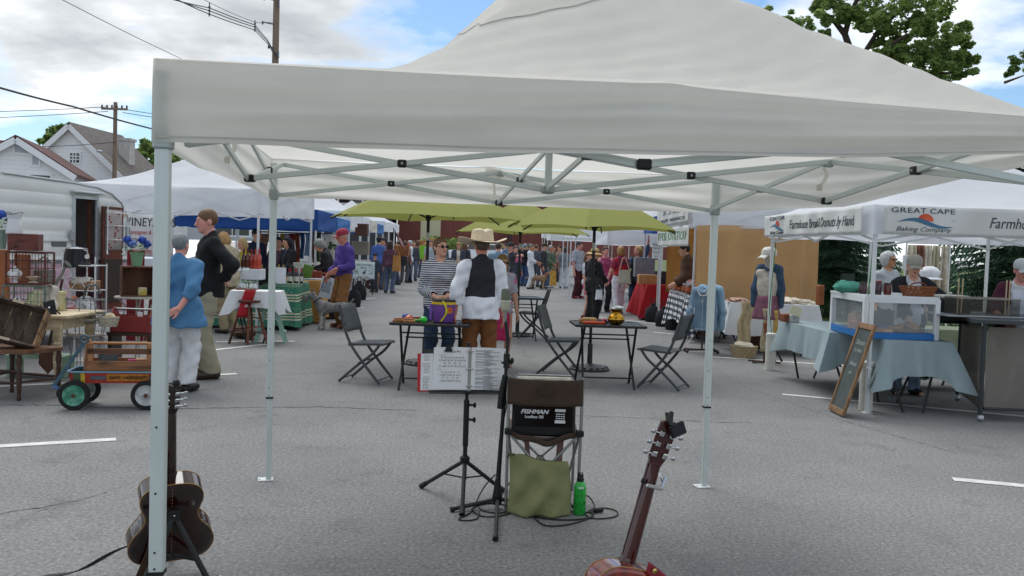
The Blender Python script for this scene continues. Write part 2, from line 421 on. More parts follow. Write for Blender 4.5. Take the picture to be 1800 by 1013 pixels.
def person(label,pos,H=1.70,face=0,sex='f',wide=1.0,belly=0.0,lean=0,side=0,feet=None,hands=None,poles=None,fdir=None,palm=None,head=(0,0),skin='fair',top=None,outer=None,bottom=None,hair=None,hat=None,shoes='#222222',shades=False,lod=1,apron=None,group=None,scarf=None,neckv=0,kneel=None):
 """faces the camera side (-Y) at face = 0. hands, feet: targets in metres for a body 1.75 m tall; 'R' is the person's right (-x)."""
 sc=H/1.75; step,fst=((.012,.006),(.018,.010),(.026,.016))[lod]
 hw=.095; sw=(.178 if sex=='m' else.158)*(1+(wide-1)*.5)
 hipc=np.array([0,0,.93]); RL=rotm('X',R(lean))@rotm('Y',R(side))
 def U(p):return RL@(np.array(p,float)-hipc)+hipc
 ft={'R':(-.11,0,0),'L':(.11,0,0)}; ft.update(feet or{})
 S={'R':U((-sw,.01,1.398)),'L':U((sw,.01,1.398))}; J={}
 hd={'R':(-.26*wide,-.06,.80),'L':(.26*wide,-.06,.80)}; hd.update(hands or{})
 pl={'R':(-.35,.8,0),'L':(.35,.8,0)}; pl.update(poles or{})
 for k in 'RL':
  sx=-1 if k=='R' else 1
  e,h=ik(S[k],hd[k],.295,.265,pl[k]); hp=U((sx*hw,0,.92)); hp[2]=.92
  ank=np.array(ft[k],float)+(0,.03,.085)
  kn,ank=ik(hp,ank,.435,.425,(sx*.12,-1,0))
  J[k]=dict(s=S[k],e=e,h=h,hip=hp,kn=kn,an=ank,toe=np.array(ft[k],float)+(sx*.035,-.15,.035))
 nk0,nk1=U((0,.02,1.44)),U((0,.0,1.55)); hc=U((0,-.02,1.635)); HR=RL@rotm('Z',R(head[0]))@rotm('X',R(head[1]))
 hc=nk1+HR@np.array([0,-.02,.085])
 def HP(p):return hc+HR@np.array(p,float)
 def hdir(k):
  d=np.array((fdir or{}).get(k,J[k]['h']-J[k]['e']),float); return d/np.linalg.norm(d)
 allp=np.array([q for k in 'RL' for q in J[k].values()]+[hc,HP((0,0,.13))]); lo=allp.min(0)-.26; hi=allp.max(0)+.22; lo[2]=-.02
 lo[:2]=np.minimum(lo[:2],(-.34*wide,-.30-belly)); hi[:2]=np.maximum(hi[:2],(.34*wide,.28))
 fine=[(hc-.13,hc+.15,fst)]
 if lod<2:
  for k in 'RL':q=J[k]['h']+hdir(k)*.08; fine.append((q-.11,q+.11,fst))
 W=wide
 def torso(F,o=0.,k=.05):
  F.ell(U((0,.005,.98)),(.158*W+o,.118+o+belly*.5,.13+o),k,RL)
  F.ell(U((0,-.01-belly*.6,1.12)),((.135 if sex=='f' else.145)*W+o,.098+o+belly,.17+o),k,RL)
  F.ell(U((0,0,1.30)),((.155 if sex=='f' else.170)*W+o,.108+o,.165+o),k,RL)
  if sex=='f':
   for sx in(-1,1):F.ell(U((sx*.07,-.075,1.275)),(.068+o,.062+o,.066+o),.05,RL)
  F.cap(J['R']['s']+(.035,0,-.004),U((-.03,.015,1.435)),.052+o,.058+o,k); F.cap(J['L']['s']-(.035,0,.004),U((.03,.015,1.435)),.052+o,.058+o,k)
  F.cap(U((0,.02,1.42)),U((0,.02,1.50)),.07+o*.6,.052+o*.4,.05)
 def arm(F,k,o=0.,frac=1.0):
  j=J[k]; a=.056*(1+(W-1)*.6)
  F.cap(j['s'],j['e'],a+o,.042+o,.05)
  if frac>.5:
   t=min(1,(frac-.5)*2); F.cap(j['e'],j['e']+(j['h']-j['e'])*t,.042+o,.029+o+.004*(1-t),.03)
 def legs(F,o=0.,th=1.0,kn=1.0,an=1.0,k=.04):
  for q in 'RL':
   j=J[q]; F.cap(j['hip'],j['kn'],.088*th*(1+(W-1)*.6)+o,.058*kn+o,k); F.cap(j['kn'],j['an'],.058*kn+o,.040*an+o,.03)
# the body: one continuous surface
 F=Field(lo,hi,step,fine); torso(F)
 for k in 'RL':
  arm(F,k); j=J[k]; F.cap(j['an']+(0,.03,-.05),j['toe'],.036,.03,.03)
  d=hdir(k); n=np.array((palm or{}).get(k,(1 if k=='R' else-1,0,.001)),float); n-=d*(n@d); n/=np.linalg.norm(n)+1e-9; b=np.cross(d,n)
  if k=='L':b=-b
  Hm=np.stack([b,n,d],1); w0=j['h']
  F.ell(w0+d*.05,(.041,.017,.055),.02,Hm)
  for i,(ox,ln)in enumerate(((-.030,.072),(-.010,.082),(.011,.078),(.030,.060))):
   p0=w0+d*.088+b*ox; p1=p0+d*ln*.5+n*.010; p2=p1+d*ln*.42+n*.030
   F.cap(p0,p1,.0105,.0095,.008); F.cap(p1,p2,.0095,.008,.006)
  p0=w0+d*.03-b*.034; p1=p0+d*.035-b*.028+n*.012; F.cap(p0,p1,.014,.011,.012); F.cap(p1,p1+d*.032-b*.006+n*.006,.011,.009,.006)
 legs(F)
 F.cap(nk0,HP((0,.012,-.05)),.054,.050,.03)
 F.ell(HP((0,.012,.03)),(.076,.096,.092),.03,HR); F.ell(HP((0,-.028,-.03)),(.060,.066,.082),.04,HR)
 F.ell(HP((0,-.072,-.088)),(.026,.02,.018),.03,HR)
 F.cap(HP((0,-.092,.012)),HP((0,-.113,-.022)),.010,.014,.014); F.cap(HP((-.035,-.082,.034)),HP((.035,-.082,.034)),.011,.011,.014)
 for sx in(-1,1):
  F.ell(HP((sx*.030,-.094,.008)),(.015,.012,.010),.008,HR,op='cut')if lod==0 else None
  F.ell(HP((sx*.030,-.086,.010)),(.0145,.0125,.0125),.004,HR)if lod==0 else None
  F.ell(HP((sx*.079,.018,-.004)),(.012,.024,.034),.01,HR)
 F.cap(HP((-.018,-.092,-.050)),HP((.018,-.092,-.050)),.009,.009,.008)
 sk=np.array(lin(SKIN[skin])); hairc=np.array(lin((hair or('','#6b4a30'))[1]))
 def skin_col(v):
  c=np.tile(sk,(len(v),1)); q=(v-hc)@HR
  m=(np.abs(q[:,0])<.024)&(q[:,2]>-.060)&(q[:,2]<-.042)&(q[:,1]<-.085); c[m]=sk*np.array([.80,.52,.52])
  m=(np.abs(np.abs(q[:,0])-.03)<.017)&(np.abs(q[:,2]-.036)<.006)&(q[:,1]<-.06); c[m]=hairc*.5+sk*.2
  m=(np.abs(np.abs(q[:,0])-.03)<.012)&(np.abs(q[:,2]-.010)<.006)&(q[:,1]<-.07); c[m]=(.05,.035,.03)
  m=(np.abs(np.abs(q[:,0])-.045)<.02)&(np.abs(q[:,2]+.018)<.02)&(q[:,1]<-.05); c[m]=c[m]*np.array([1.04,.88,.86])
  return c
 body=soft_obj('person',F,M((.5,.35,.28),rough=.5,var=.06,scale=30,attr='tint',kind='skin'),None,sc,skin_col)
 body.location=pos; body.rotation_euler.z=R(face); tag(body,label,'person',group)
 rnd=random.uniform(0,9)
 def wr(amp=.004):
  return lambda x,y,z:amp*(np.sin(23*x+9*z+rnd)*np.sin(31*z-14*x+5*y+rnd*2)+.7*np.sin(47*z+25*x+19*y+rnd))
 def crumple(F,amp):
  g=np.meshgrid(*F.ax,indexing='ij',sparse=True); F.D+=wr(amp)(*g).astype(np.float32)
 cst=step if lod else.011
 def field():return Field(lo,hi,cst)
 def garment(name,d,o):
  F=field(); sl=d.get('sleeve',.95); hem=d.get('hem',.88)
  torso(F,o)
  if hem<.9:F.cap((-.05*W,0,.93),(-.06*W,0,hem),.115*W+o+d.get('flare',0)*.3,.115*W+o+d.get('flare',0),.08); F.cap((.05*W,0,.93),(.06*W,0,hem),.115*W+o+d.get('flare',0)*.3,.115*W+o+d.get('flare',0),.08)
  F.fn(lambda x,y,z:hem+.012*np.sin(9*x+rnd)-z,lo,hi)
  nr=d.get('neck',.072); nc=U((0,-.045,1.525)); F.ell(nc,(nr,nr,nr*1.0),op='cut')
  if d.get('v'):F.cap(U((0,-.10,1.50)),U((0,-.15,1.50-d['v'])),.045,.012,op='cut')
  if d.get('open'):F.fn(lambda x,y,z:np.maximum(np.abs(x)-d['open'],y+.02),lo,hi,op='cut')
  if sl>0:
   for k in 'RL':
    F2=field(); arm(F2,k,o+d.get('loose',.006),sl); j=J[k]
    if sl<=.5:t=sl*2; c=j['s']+(j['e']-j['s'])*t; n=(j['e']-j['s'])
    else:t=(sl-.5)*2; c=j['e']+(j['h']-j['e'])*t; n=(j['h']-j['e'])
    n=n/np.linalg.norm(n); q=c+n*.2
    F2.fn(lambda x,y,z:(x-c[0])*n[0]+(y-c[1])*n[1]+(z-c[2])*n[2],np.minimum(c,q)-.13,np.maximum(c,q)+.13)
    F.D=smin(F.D,F2.D,.04)
  else:
   for k in 'RL':F.ell(J[k]['s']+(np.array([-.03 if k=='R' else.03,0,-.01])),(.05,.075,.085),op='cut')
  crumple(F,d.get('wrinkle',.0055))
  cfun=None; kw=dict(rough=.85,var=.10,scale=14,bump=.35,bscale=45)
  if d.get('stripes'):
   def cfun(v):
    s_=(v-hipc)@RL; val=s_[:,2].copy();
    for k in 'RL':
     j=J[k]
     for a,b,off in((j['s'],j['e'],0),(j['e'],j['h'],.295)):
      ab=b-a; t=np.clip(((v-a)@ab)/(ab@ab),0,1); dd=np.linalg.norm(v-a-t[:,None]*ab,axis=1)
      sx=-1 if k=='R' else 1; m=(dd<.075)&(v[:,0]*sx>sw+.0)
      if off:m=(dd<.068)
      val[m]=off+t[m]*np.linalg.norm(ab)+.002
    return val+2
   mat=M(d['color'],attr='run',kind='stripes',col2=d['stripes'],rough=.85,var=.06)
   return soft_obj(name,F,mat,body,sc,cfun,attr='run')
  return soft_obj(name,F,M(d['color'],**kw)if not d.get('patch')else M(d['color'],kind='patch',col2=d['patch'],scale=9,rough=.85,var=.05),body,sc)
 if bottom:
  ln=bottom.get('to',.06); lo_=bottom.get('loose',1.15); o=.012
  F=field(); F.ell(U((0,.005,.97)),(.160*W+o,.120+o+belly*.4,.12+o),.05)
  if bottom.get('skirt'):F.cap((0,0,.95),(0,0,ln),.15*W,.19*W,.08)
  else:legs(F,o,1.03,lo_,lo_*bottom.get('ankle',1.35),.03)
  F.fn(lambda x,y,z:np.maximum(ln-z,z-1.06),lo,hi); crumple(F,.005)
  soft_obj(bottom.get('name','trousers'),F,M(bottom['color'],rough=.85,var=.14,scale=10,bump=.3,bscale=50),body,sc)
 if top:garment(top.get('name','shirt'),top,top.get('o',.014))
 if outer:garment(outer.get('name','jacket'),outer,outer.get('o',.028))
 if apron:
  F=field(); torso(F,.030); F.cap((0,0,.95),(0,0,.45),.17*W,.19*W,.06)
  F.fn(lambda x,y,z:np.maximum(np.maximum(y+.02,.45-z),np.maximum(np.abs(x)-.17*W-np.clip(1.02-z,0,.1),z-1.38+np.abs(x)*.2)),lo,hi)
  F.fn(lambda x,y,z:np.abs(x)-.11-np.clip((1.22-z)*1.2,0,.2),lo,hi); crumple(F,.003)
  soft_obj('apron',F,M(apron,rough=.85,var=.08,bump=.3,bscale=40),body,sc)
 if shoes:
  for k in 'RL':
   F=Field(np.minimum(J[k]['an'],J[k]['toe'])-.12,np.maximum(J[k]['an'],J[k]['toe'])+.12,max(.009,step*.8)); j=J[k]
   h0=j['an']+(0,.035,0); h0[2]=.045+max(0,j['an'][2]-.085); F.cap(h0,j['toe']+(0,.02,.012),.046,.042,.03); F.cap(h0,j['an']+(0,.01,-.01),.042,.046,.03)
   F.fn(lambda x,y,z,b=max(0,j['an'][2]-.085):np.maximum(b+.002-z,z-b-.105),F_lo(F),F_hi(F))
   soft_obj('shoe',F,M(shoes,rough=.45,var=.1),body,sc)
 if hair:
  st,hcx=hair; F=Field(hc-(.2,.2,.42),hc+(.2,.2,.2),min(step,.012)if lod<2 else.018); n_=.010
  F.ell(HP((0,.018,.038)),(.076+.010,.096+.009,.092+.011),.02,HR)
  if st in('pony','bun'):F.ell(HP((0,.06,.0)),(.078,.05,.085),.04,HR)
  if st in('bob','long','curly','wavy'):
   for sx in(-1,1):F.ell(HP((sx*.062,.025,-.015)),(.034,.062,.085),.04,HR)
   F.ell(HP((0,.07,-.02)),(.075,.045,.09),.04,HR)
  if st in('long','wavy'):
   F.ell(HP((0,.075,-.14)),(.095,.045,.15),.05,HR)
   for sx in(-1,1):F.ell(HP((sx*.078,.03,-.12)),(.03,.045,.12),.04,HR)
  if st=='bob':F.ell(HP((0,.05,-.05)),(.092,.06,.075),.04,HR)
  if st=='curly':F.ell(HP((0,.04,.02)),(.105,.105,.105),.04,HR); n_=.02
  if st=='bun':F.ell(HP((0,.125,.03)),(.04,.035,.04),.02,HR)
  if st=='pony':F.cap(HP((0,.12,.02)),HP((0,.14,-.14)),.035,.02,.03)
  def face_cut(x,y,z):
   px,py,pz=x-hc[0],y-hc[1],z-hc[2]; q=[px*HR[0,i]+py*HR[1,i]+pz*HR[2,i]for i in range(3)]
   lim={'short':.030,'bald':.075,'bob':.0,'curly':.01}.get(st,.012)
   f=np.maximum(.66*(q[1]+.082)+.75*(q[2]-.070)+q[0]*q[0]*3,q[1]-.02)if st in('short','bald')else np.maximum(q[1]+.01,q[2]-.062+q[0]*q[0]*6)
   if st in('bob','long','wavy','curly','bun','pony'):f=np.maximum(f,np.abs(q[0])-.068-np.clip(q[2],-.1,.05)*.1)
   low=q[2]+(.055 if st in('short','bald')else 9)
   f=np.minimum(f,low)
   if st=='bald':f=np.minimum(f,.055-q[2])
   return f
  F.fn(face_cut,F_lo(F),F_hi(F),op='cut'); g=np.meshgrid(*F.ax,indexing='ij',sparse=True)
  F.D+=(n_*.35*np.sin(70*g[0]+40*g[2]+rnd)*np.sin(60*g[1]+35*g[0])*np.sin(28*g[2]+rnd)).astype(np.float32)
  soft_obj('hair',F,M(hcx,rough=.55,var=.25,scale=45,bump=.5,bscale=120,stretch=(1,1,.25)),body,sc)
 if hat:
  kd,hcol=hat[0],hat[1]; B=MB(); mx=Matrix([[*HR[i],hc[i]]for i in range(3)]+[[0,0,0,1]])
  if kd=='cap':
   B.lathe([(.094,.035),(.096,.06),(.092,.095),(.075,.125),(.045,.143),(.012,.150),(0,.151)],(0,.012,0),20,sy=1.18)
   B.grid(lambda u,v:((u-.5)*.145,-.085-v*.085*math.sin(PI*(.12+.76*u))**.5,.048-v*.022-(u-.5)**2*.10),10,5)
   nm='cap'
  elif kd=='bucket':
   B.lathe([(.175,.012),(.135,.042),(.098,.058),(.094,.10),(.088,.135),(.06,.15),(0,.153)],(0,.012,0),24,sy=1.12); nm='sun_hat'
  else:
   def brim(u,v):
    a=2*PI*u; r=.092+v*(.112+.018*abs(math.cos(a))*0); x=r*math.cos(a); y=r*1.20*math.sin(a)
    return(x*1.0,y+.012,.062+v*v*.042*abs(math.cos(a))**2.2-v*.020*abs(math.sin(a))**2)
   def crown(u,v):
    a=2*PI*u; r=.096*(1-.12*v)if v<.75 else.096*.91*max(0,1-(v-.75)/.25)**.6
    z=.062+(v if v<.75 else.75+.12*math.sin((v-.75)/.25*PI/2))*.145
    x,y=r*math.cos(a),r*1.2*math.sin(a)
    if v>.55:z-=.026*math.exp(-(x/.018)**2)*min(1,(v-.55)*5); x*=1-.18*(1 if y<0 else.3)*(v-.55)
    return(x,y+.012,z)
   B.grid(brim,40,8,wrap=True); B.grid(crown,40,14,wrap=True); nm='cowboy_hat'; B.xf(Matrix.Translation((0,0,-.02))@Matrix.Diagonal((1.36,1.36,1.22,1)))
  B.xf(Matrix.Scale(sc,4)@mx); ho=B.build(nm,M(hcol,rough=.8,var=.10,scale=20,bump=.2,bscale=200),body,solid=.004*sc)
  if len(hat)>2:
   Bd=MB(); z0=.075 if kd!='cap' else.045
   Bd.tube([(.0985*math.cos(a)*(1 if kd!='bucket' else 1.02),.0985*1.2*math.sin(a)+.012,z0)for a in np.linspace(0,2*PI,28)[:-1]],.0075 if kd!='bucket' else.013,6,closed=True)
   Bd.xf(Matrix.Scale(sc,4)@mx).build('hat_band',M(hat[2],rough=.6),ho)
 if shades:
  B=MB()
  for sx in(-1,1):
   B.ball((sx*.033,-.103,.010),(.027,.007,.018),14,6); B.bar((sx*.058,-.095,.016),(sx*.086,.01,.014),.004,.006)
  B.bar((-.012,-.108,.014),(.012,-.108,.014),.004,.005)
  mx=Matrix([[*HR[i],hc[i]]for i in range(3)]+[[0,0,0,1]])
  B.xf(Matrix.Scale(sc,4)@mx).build('sunglasses',M('#0c0b0c',rough=.12,var=0),body)
 body['_j']=0; del body['_j']
 def world(p):return Vector(pos)+Matrix.Rotation(R(face),3,'Z')@(Vector([float(q)for q in p])*sc)
 return body,J,world,HP
def F_lo(F):return[a[0]-1 for a in F.ax]
def F_hi(F):return[a[-1]+1 for a in F.ax]
# ground
def asphalt():
 m=bpy.data.materials.new('asphalt'); m.use_nodes=True; t=m.node_tree; n=t.nodes; l=t.links; b=n['Principled BSDF']
 tc=n.new('ShaderNodeTexCoord')
 def noise(s,d,ro=.6):
  x=n.new('ShaderNodeTexNoise'); x.inputs['Scale'].default_value=s; x.inputs['Detail'].default_value=d; x.inputs['Roughness'].default_value=ro; l.new(tc.outputs['Object'],x.inputs['Vector']); return x.outputs['Fac']
 def ramp(f,st):
  r=n.new('ShaderNodeValToRGB'); l.new(f,r.inputs[0]); e=r.color_ramp.elements
  while len(e)<len(st):e.new(.5)
  for el,(p,c)in zip(e,st):el.position=p; el.color=(*c,1)
  return r.outputs[0]
 def mul(a,bb):
  x=n.new('ShaderNodeMix'); x.data_type='RGBA'; x.blend_type='MULTIPLY'; x.inputs[0].default_value=1; l.new(a,x.inputs[6]); l.new(bb,x.inputs[7]); return x.outputs[2]
 grit=ramp(noise(48,7,.9),[(.36,(.080,.081,.082)),(.5,(.205,.206,.206)),(.58,(.27,.27,.267)),(.67,(.50,.50,.49))])
 mott=ramp(noise(34,4,.7),[(.3,(.80,.80,.80)),(.7,(1.16,1.16,1.15))])
 big=ramp(noise(.55,5),[(.28,(.80,.81,.82)),(.72,(1.14,1.13,1.10))])
 stain=ramp(noise(1.7,5,.7),[(.36,(.90,.90,.91)),(.42,(1,1,1)),(.57,(1,1,1)),(.70,(.76,.75,.73))])
 l.new(mul(mul(grit,mott),mul(big,stain)),b.inputs['Base Color'])
 b.inputs['Roughness'].default_value=.88; b.inputs['Specular IOR Level'].default_value=.25
 bp=n.new('ShaderNodeBump'); bp.inputs['Strength'].default_value=.4; bp.inputs['Distance'].default_value=.003; l.new(noise(150,3,.7),bp.inputs['Height']); l.new(bp.outputs[0],b.inputs['Normal'])
 return m
g=MB(); g.quad((-400,-60,0),(400,-60,0),(400,900,0),(-400,900,0)); structure(g.build('asphalt_ground',asphalt(),smooth=0))
WHITE=M('#d8d8d4',rough=.7,var=.22,scale=9)
ln=MB()
def stripe(x0,y0,x1,y1,wd=.10):
 a,b=G(x0,y0,.004),G(x1,y1,.004); d=(b-a).normalized(); p=Vector((-d.y,d.x,0))*wd/2; n=22; vs=[]
 for i in range(n+1):
  q=a.lerp(b,i/n); j=random.uniform(-.004,.004); vs+=[q+p*(1+j*8),q-p*(1-j*8)]
 ln.add(vs,[(2*i,2*i+1,2*i+3,2*i+2)for i in range(n)])
for s in((-300,802,204,772,.105),(-200,690,416,657),(1675,842,1950,868,.105),(1375,693,1900,741),(1247,627,1560,648),(380,601,518,600),(476,567,576,564),(330,620,470,605),(600,528,660,524),(1035,556,1170,571),(1148,584,1230,592),(1090,540,1130,545),(560,545,640,541)):stripe(*s)
structure(ln.build('parking_lines',WHITE,smooth=0))
ck=MB()
def crack(pts,wd=.006):
 P=[G(x,y,.0025)for x,y in pts]; fine=[]
 for a,b in zip(P,P[1:]):
  k=max(2,int((b-a).length/.05))
  fine+=[a.lerp(b,i/k)+Vector((random.uniform(-.012,.012),random.uniform(-.02,.02),0))for i in range(k)]
 vs=[]
 for i,q in enumerate(fine):
  w_=wd*random.uniform(.5,1.5); vs+=[q+Vector((0,w_,0)),q-Vector((0,w_,0))]
 ck.add(vs,[(2*i,2*i+1,2*i+3,2*i+2)for i in range(len(fine)-1)])
crack([(0,712),(90,712),(200,716),(330,718),(470,716),(560,715),(640,718),(740,722)]); crack([(-20,905),(90,890),(180,868),(240,846)],.004); crack([(60,902),(100,888)],.003)
crack([(880,724),(1000,730),(1110,734),(1240,742)],.004); crack([(1262,652),(1310,680),(1370,700),(1430,722),(1500,745),(1560,762),(1640,785),(1690,800)],.007); crack([(1205,738),(1260,743),(1330,742)],.004)
crack([(910,600),(925,625),(935,640),(950,648)],.006); crack([(930,655),(940,690)],.004)
structure(ck.build('pavement_cracks',M('#2b2c2d',rough=.95,var=.1),smooth=0))
lawn=MB()
def lawn_p(u,v):
 x=6.6+u*60; y=18+v*60-u*3
 return(x,y,.03+.9*v*v+.03*fbm1(x*.7+y,2))
lawn.grid(lawn_p,60,50)
structure(lawn.build('grass_lawn',M('#5f7040',rough=.9,var=.4,scale=3,bump=1,bscale=25)))
# near canopy tent
CLOTH=M('#ebe9e1',rough=.8,var=.05,scale=2,trans=.5,bump=.55,bscale=8)
ALU=M('#c9d3d0',rough=.38,metal=.25,var=.05,scale=5); BLACKP=M('#151617',rough=.45); GREYJ=M('#a7b1b0',rough=.4,metal=.3)
FLc,FRc=Vector((-1.047,2.66,0)),Vector((1.90,3.08,0)); BLc,BRc=G(471,843),G(1236,855)
tent=thing('canopy_tent','white peaked canopy tent in the foreground with open scissor frame, standing over the music gear','canopy tent',(0,0,0))
HUB=(FLc+FRc+BLc+BRc)/4; ZT,ZB=2.07,1.835
def Q(u,v,o=0.0):
 s,t=(u+1)/2,(v+1)/2; p=FLc.lerp(FRc,s).lerp(BLc.lerp(BRc,s),t)
 return p+(p-HUB)*o
def ze(u,v):s=(u+1)/2; return(.04*s if s<.5 else.02-.09*(s-.5))*(1-v)/2
def roofz(u,v):
 r=(abs(u)**24+abs(v)**24)**(1/24); r=min(r,1)
 a,b=(u/max(r,1e-6)+1)/2,(v/max(r,1e-6)+1)/2; a,b=min(1,max(0,a)),min(1,max(0,b))
 h=.99*(1-r)**((2.4*(1-a)+1.05*a)*(1-b)+(1.5*(1-a)+1.3*a)*b)
 sag=-.018*math.sin(PI*min(1,(1-r)*1.3))*abs(math.cos(2*math.atan2(v,u)))
 wv=.0055*math.sin(26*(u*.6+v*.2)+14*r)*math.sin(9*v+11*u*r)+.0035*math.sin(70*v-16*u+3*math.sin(5*u))*(.4+.6*math.sin(4*u+3*v)**2)+.003*math.sin(48*u+90*v*(1-r))
 return ZT+ze(u,v)+h+sag+wv*min(1,(1-r)*6)*min(1,r*3)
B=MB()
def sq(u,v):
 a=u*8; k=int(a)%8; f=a-int(a); c=[(-1,-1),(0,-1),(1,-1),(1,0),(1,1),(0,1),(-1,1),(-1,0)]
 x=c[k][0]+(c[(k+1)%8][0]-c[k][0])*f; y=c[k][1]+(c[(k+1)%8][1]-c[k][1])*f; r=1-v*.995
 return x*r,y*r
def roofp(u,v,off=0,r0=1.0):
 x,y=sq(u,v); x*=r0; y*=r0
 p=Q(x,y,.018); r=max(abs(x),abs(y)); p.x+=.05*(1-r); p.z=roofz(x,y)+off; return p
B.grid(lambda u,v:roofp(u,v),192,60,wrap=True)
roof_o=B.build('roof',CLOTH,tent,smooth=60)
B=MB(); B.grid(lambda u,v:roofp(u,v*.97,(.004+.002*v),.30),96,24,wrap=True); pc_=B.build('peak_cap',CLOTH,tent,smooth=60)
B=MB(); B.tube([roofp(k/96,0,.006,.302)for k in range(96)],.0018,5,closed=True); B.build('seam',M('#b4b5b2',rough=.9),pc_)
B=MB()
corn=[(-1,-1),(1,-1),(1,1),(-1,1)]
for s in range(4):
 a,b=corn[s],corn[(s+1)%4]
 def valp(u,v,a=a,b=b,s=s):
  x,y=a[0]+(b[0]-a[0])*u,a[1]+(b[1]-a[1])*u; p=Q(x,y,.019); o=(Q(x,y,1.036)-p); o.z=0
  mid=Vector(((a[0]+b[0])/2,(a[1]+b[1])/2,0)); nrm=(Q(mid.x,mid.y,.5)-HUB); nrm.z=0; nrm.normalize()
  e=min(1,min(u,1-u)*9)
  fold=.012+.010*math.sin(v*10.5+3.1*u*(1+s*.3)+.8*math.sin(5*u+s))+.007*math.sin(v*21+9*u)+.010*fbm1(u*5+v*2+s*3)
  roll=-.012*(1-v)**6
  dp_=ZT+ze(x,y)-(1.825+.016*u+.095*u*u)if s==0 else(.11+.135*min(1,u*2)if s==1 else.245); z=ZT+ze(x,y)-v*(dp_-.006*fbm1(u*4+s))+(.006*math.exp(-((u-.52)/.02)**2)+.004*math.exp(-((u-.52)/.12)**2))*(1-v)+(-.010*math.sin(PI*u))*(1-v)
  q=p+nrm*(fold*e*min(1,v*4+.1)+roll); q.z=z; return q
 B.grid(valp,110,22)
 if s==0:
  Hm=MB(); Hm.grid(lambda u,v:valp(.004+u*.992,.925+.022*v)+Vector((.0005,-.003,0)),110,1); hem_b=Hm
va_=B.build('valance',CLOTH,tent,smooth=70); hem_b.build('hem',M('#c4c4be',rough=.9,trans=.2),va_)
for(u,v),c in zip(corn,(FLc,FRc,BRc,BLc)):
 top=c+Vector((0,0,2.04)); rotz=math.atan2((FRc-FLc).y,(FRc-FLc).x)
 if(u,v)==(-1,1):rotz+=.05
 B=MB(); B.box((c.x,c.y,(.52+2.04)/2),(.042,.042,1.52),rotz,0,.004); B.box((c.x+.004,c.y,.27),(.033,.033,.54),rotz,0,.003)
 for z in(.60,.55,.78,.98):B.rod((c.x,c.y-.0205,z),(c.x,c.y-.0225,z),.0035,m=1,seg=8)
 B.box((c.x,c.y,.535),(.046,.046,.012),rotz,1)
 leg=B.build('leg',[ALU,BLACKP],tent)
 B=MB(); B.box((c.x-.012,c.y-.012,.004),(.095,.085,.007),rotz+.1,0,.002); B.rod((c.x-.045,c.y-.03,.004),(c.x-.045,c.y-.03,.0085),.007,m=1); B.build('foot_plate',[M('#d5d9d6',rough=.4,metal=.4),BLACKP],leg)
 B=MB(); B.box((c.x,c.y,ZB+.005),(.055,.055,.07),rotz,0,.008); B.build('slider',GREYJ,leg)
def truss(p,q,n,tz=(2.03,ZB),inner=False):
 """n X-pairs from point p to point q (xy), top and bottom ends at tz"""
 for i in range(n):
  a=p.lerp(q,i/n); b=p.lerp(q,(i+1)/n); d=(b-a).normalized(); o=Vector((-d.y,d.x,0))*.010
  up,dn=tz; hi_end=(i%2==0)
  za,zb=(up,dn)
  B=MB(); B.bar(Vector((a.x,a.y,za))+o,Vector((b.x,b.y,zb))+o,.013,.027,bev=.003); B.bar(Vector((a.x,a.y,zb))-o,Vector((b.x,b.y,za))-o,.013,.027,bev=.003)
  m=(a+b)/2; zc=(up+dn)/2; B.bar(Vector((m.x,m.y,zc))-d*.022,Vector((m.x,m.y,zc))+d*.022,.046,.036,1,bev=.006)
  B.rod(Vector((m.x,m.y,zc))-o*2.6,Vector((m.x,m.y,zc))+o*2.6,.006,m=2)
  B.build('scissor_truss',[ALU,BLACKP,GREYJ],tent)
mids=[]
for s in range(4):
 a,b=Q(*corn[s],-.035),Q(*corn[(s+1)%4],-.035); truss(a,b,2); mids.append((a+b)/2)
for m in mids:truss(m,HUB,1)
for m in mids:
 for z in(2.02,ZB):B=MB(); B.box((m.x,m.y,z),(.05,.035,.035),0,0,.006); B.build('truss_joint',BLACKP if z<2 else GREYJ,tent)
B=MB(); B.box((HUB.x,HUB.y,(ZB-.02+2.33)/2),(.032,.032,2.33-ZB+.02),.1,0,.003); B.box((HUB.x,HUB.y,2.75),(.025,.025,1.15),.1,0,.003); B.box((HUB.x,HUB.y,ZB),(.06,.06,.035),.1,1,.006); B.box((HUB.x,HUB.y,2.06),(.04,.04,.03),.1,1,.004)
B.build('centre_pole',[ALU,GREYJ],tent)
B=MB()
for(u,v,z)in((.98,0.02,2.0),(-.98,-.1,2.0)):
 B=MB(); p=Q(u,v); B.grid(lambda a,b:(p.x-.05+.02*math.sin(b*4)+a*.02,p.y-.03+b*.01,z-b*.10),2,8); B.box((p.x-.055,p.y-.03,z-.10),(.03,.006,.03),.2); B.build('strap',CLOTH,tent)
B=MB(); p=Q(-.03,.97); B.grid(lambda a,b:(p.x-.05+a*.10,p.y-.02,2.05-b*.075+.004*math.sin(a*5)),4,4); B.grid(lambda a,b:(p.x-.003+a*.016+.01*b,p.y-.03,1.99-b*.11),2,5)
B.build('taped_pocket',CLOTH,tent)
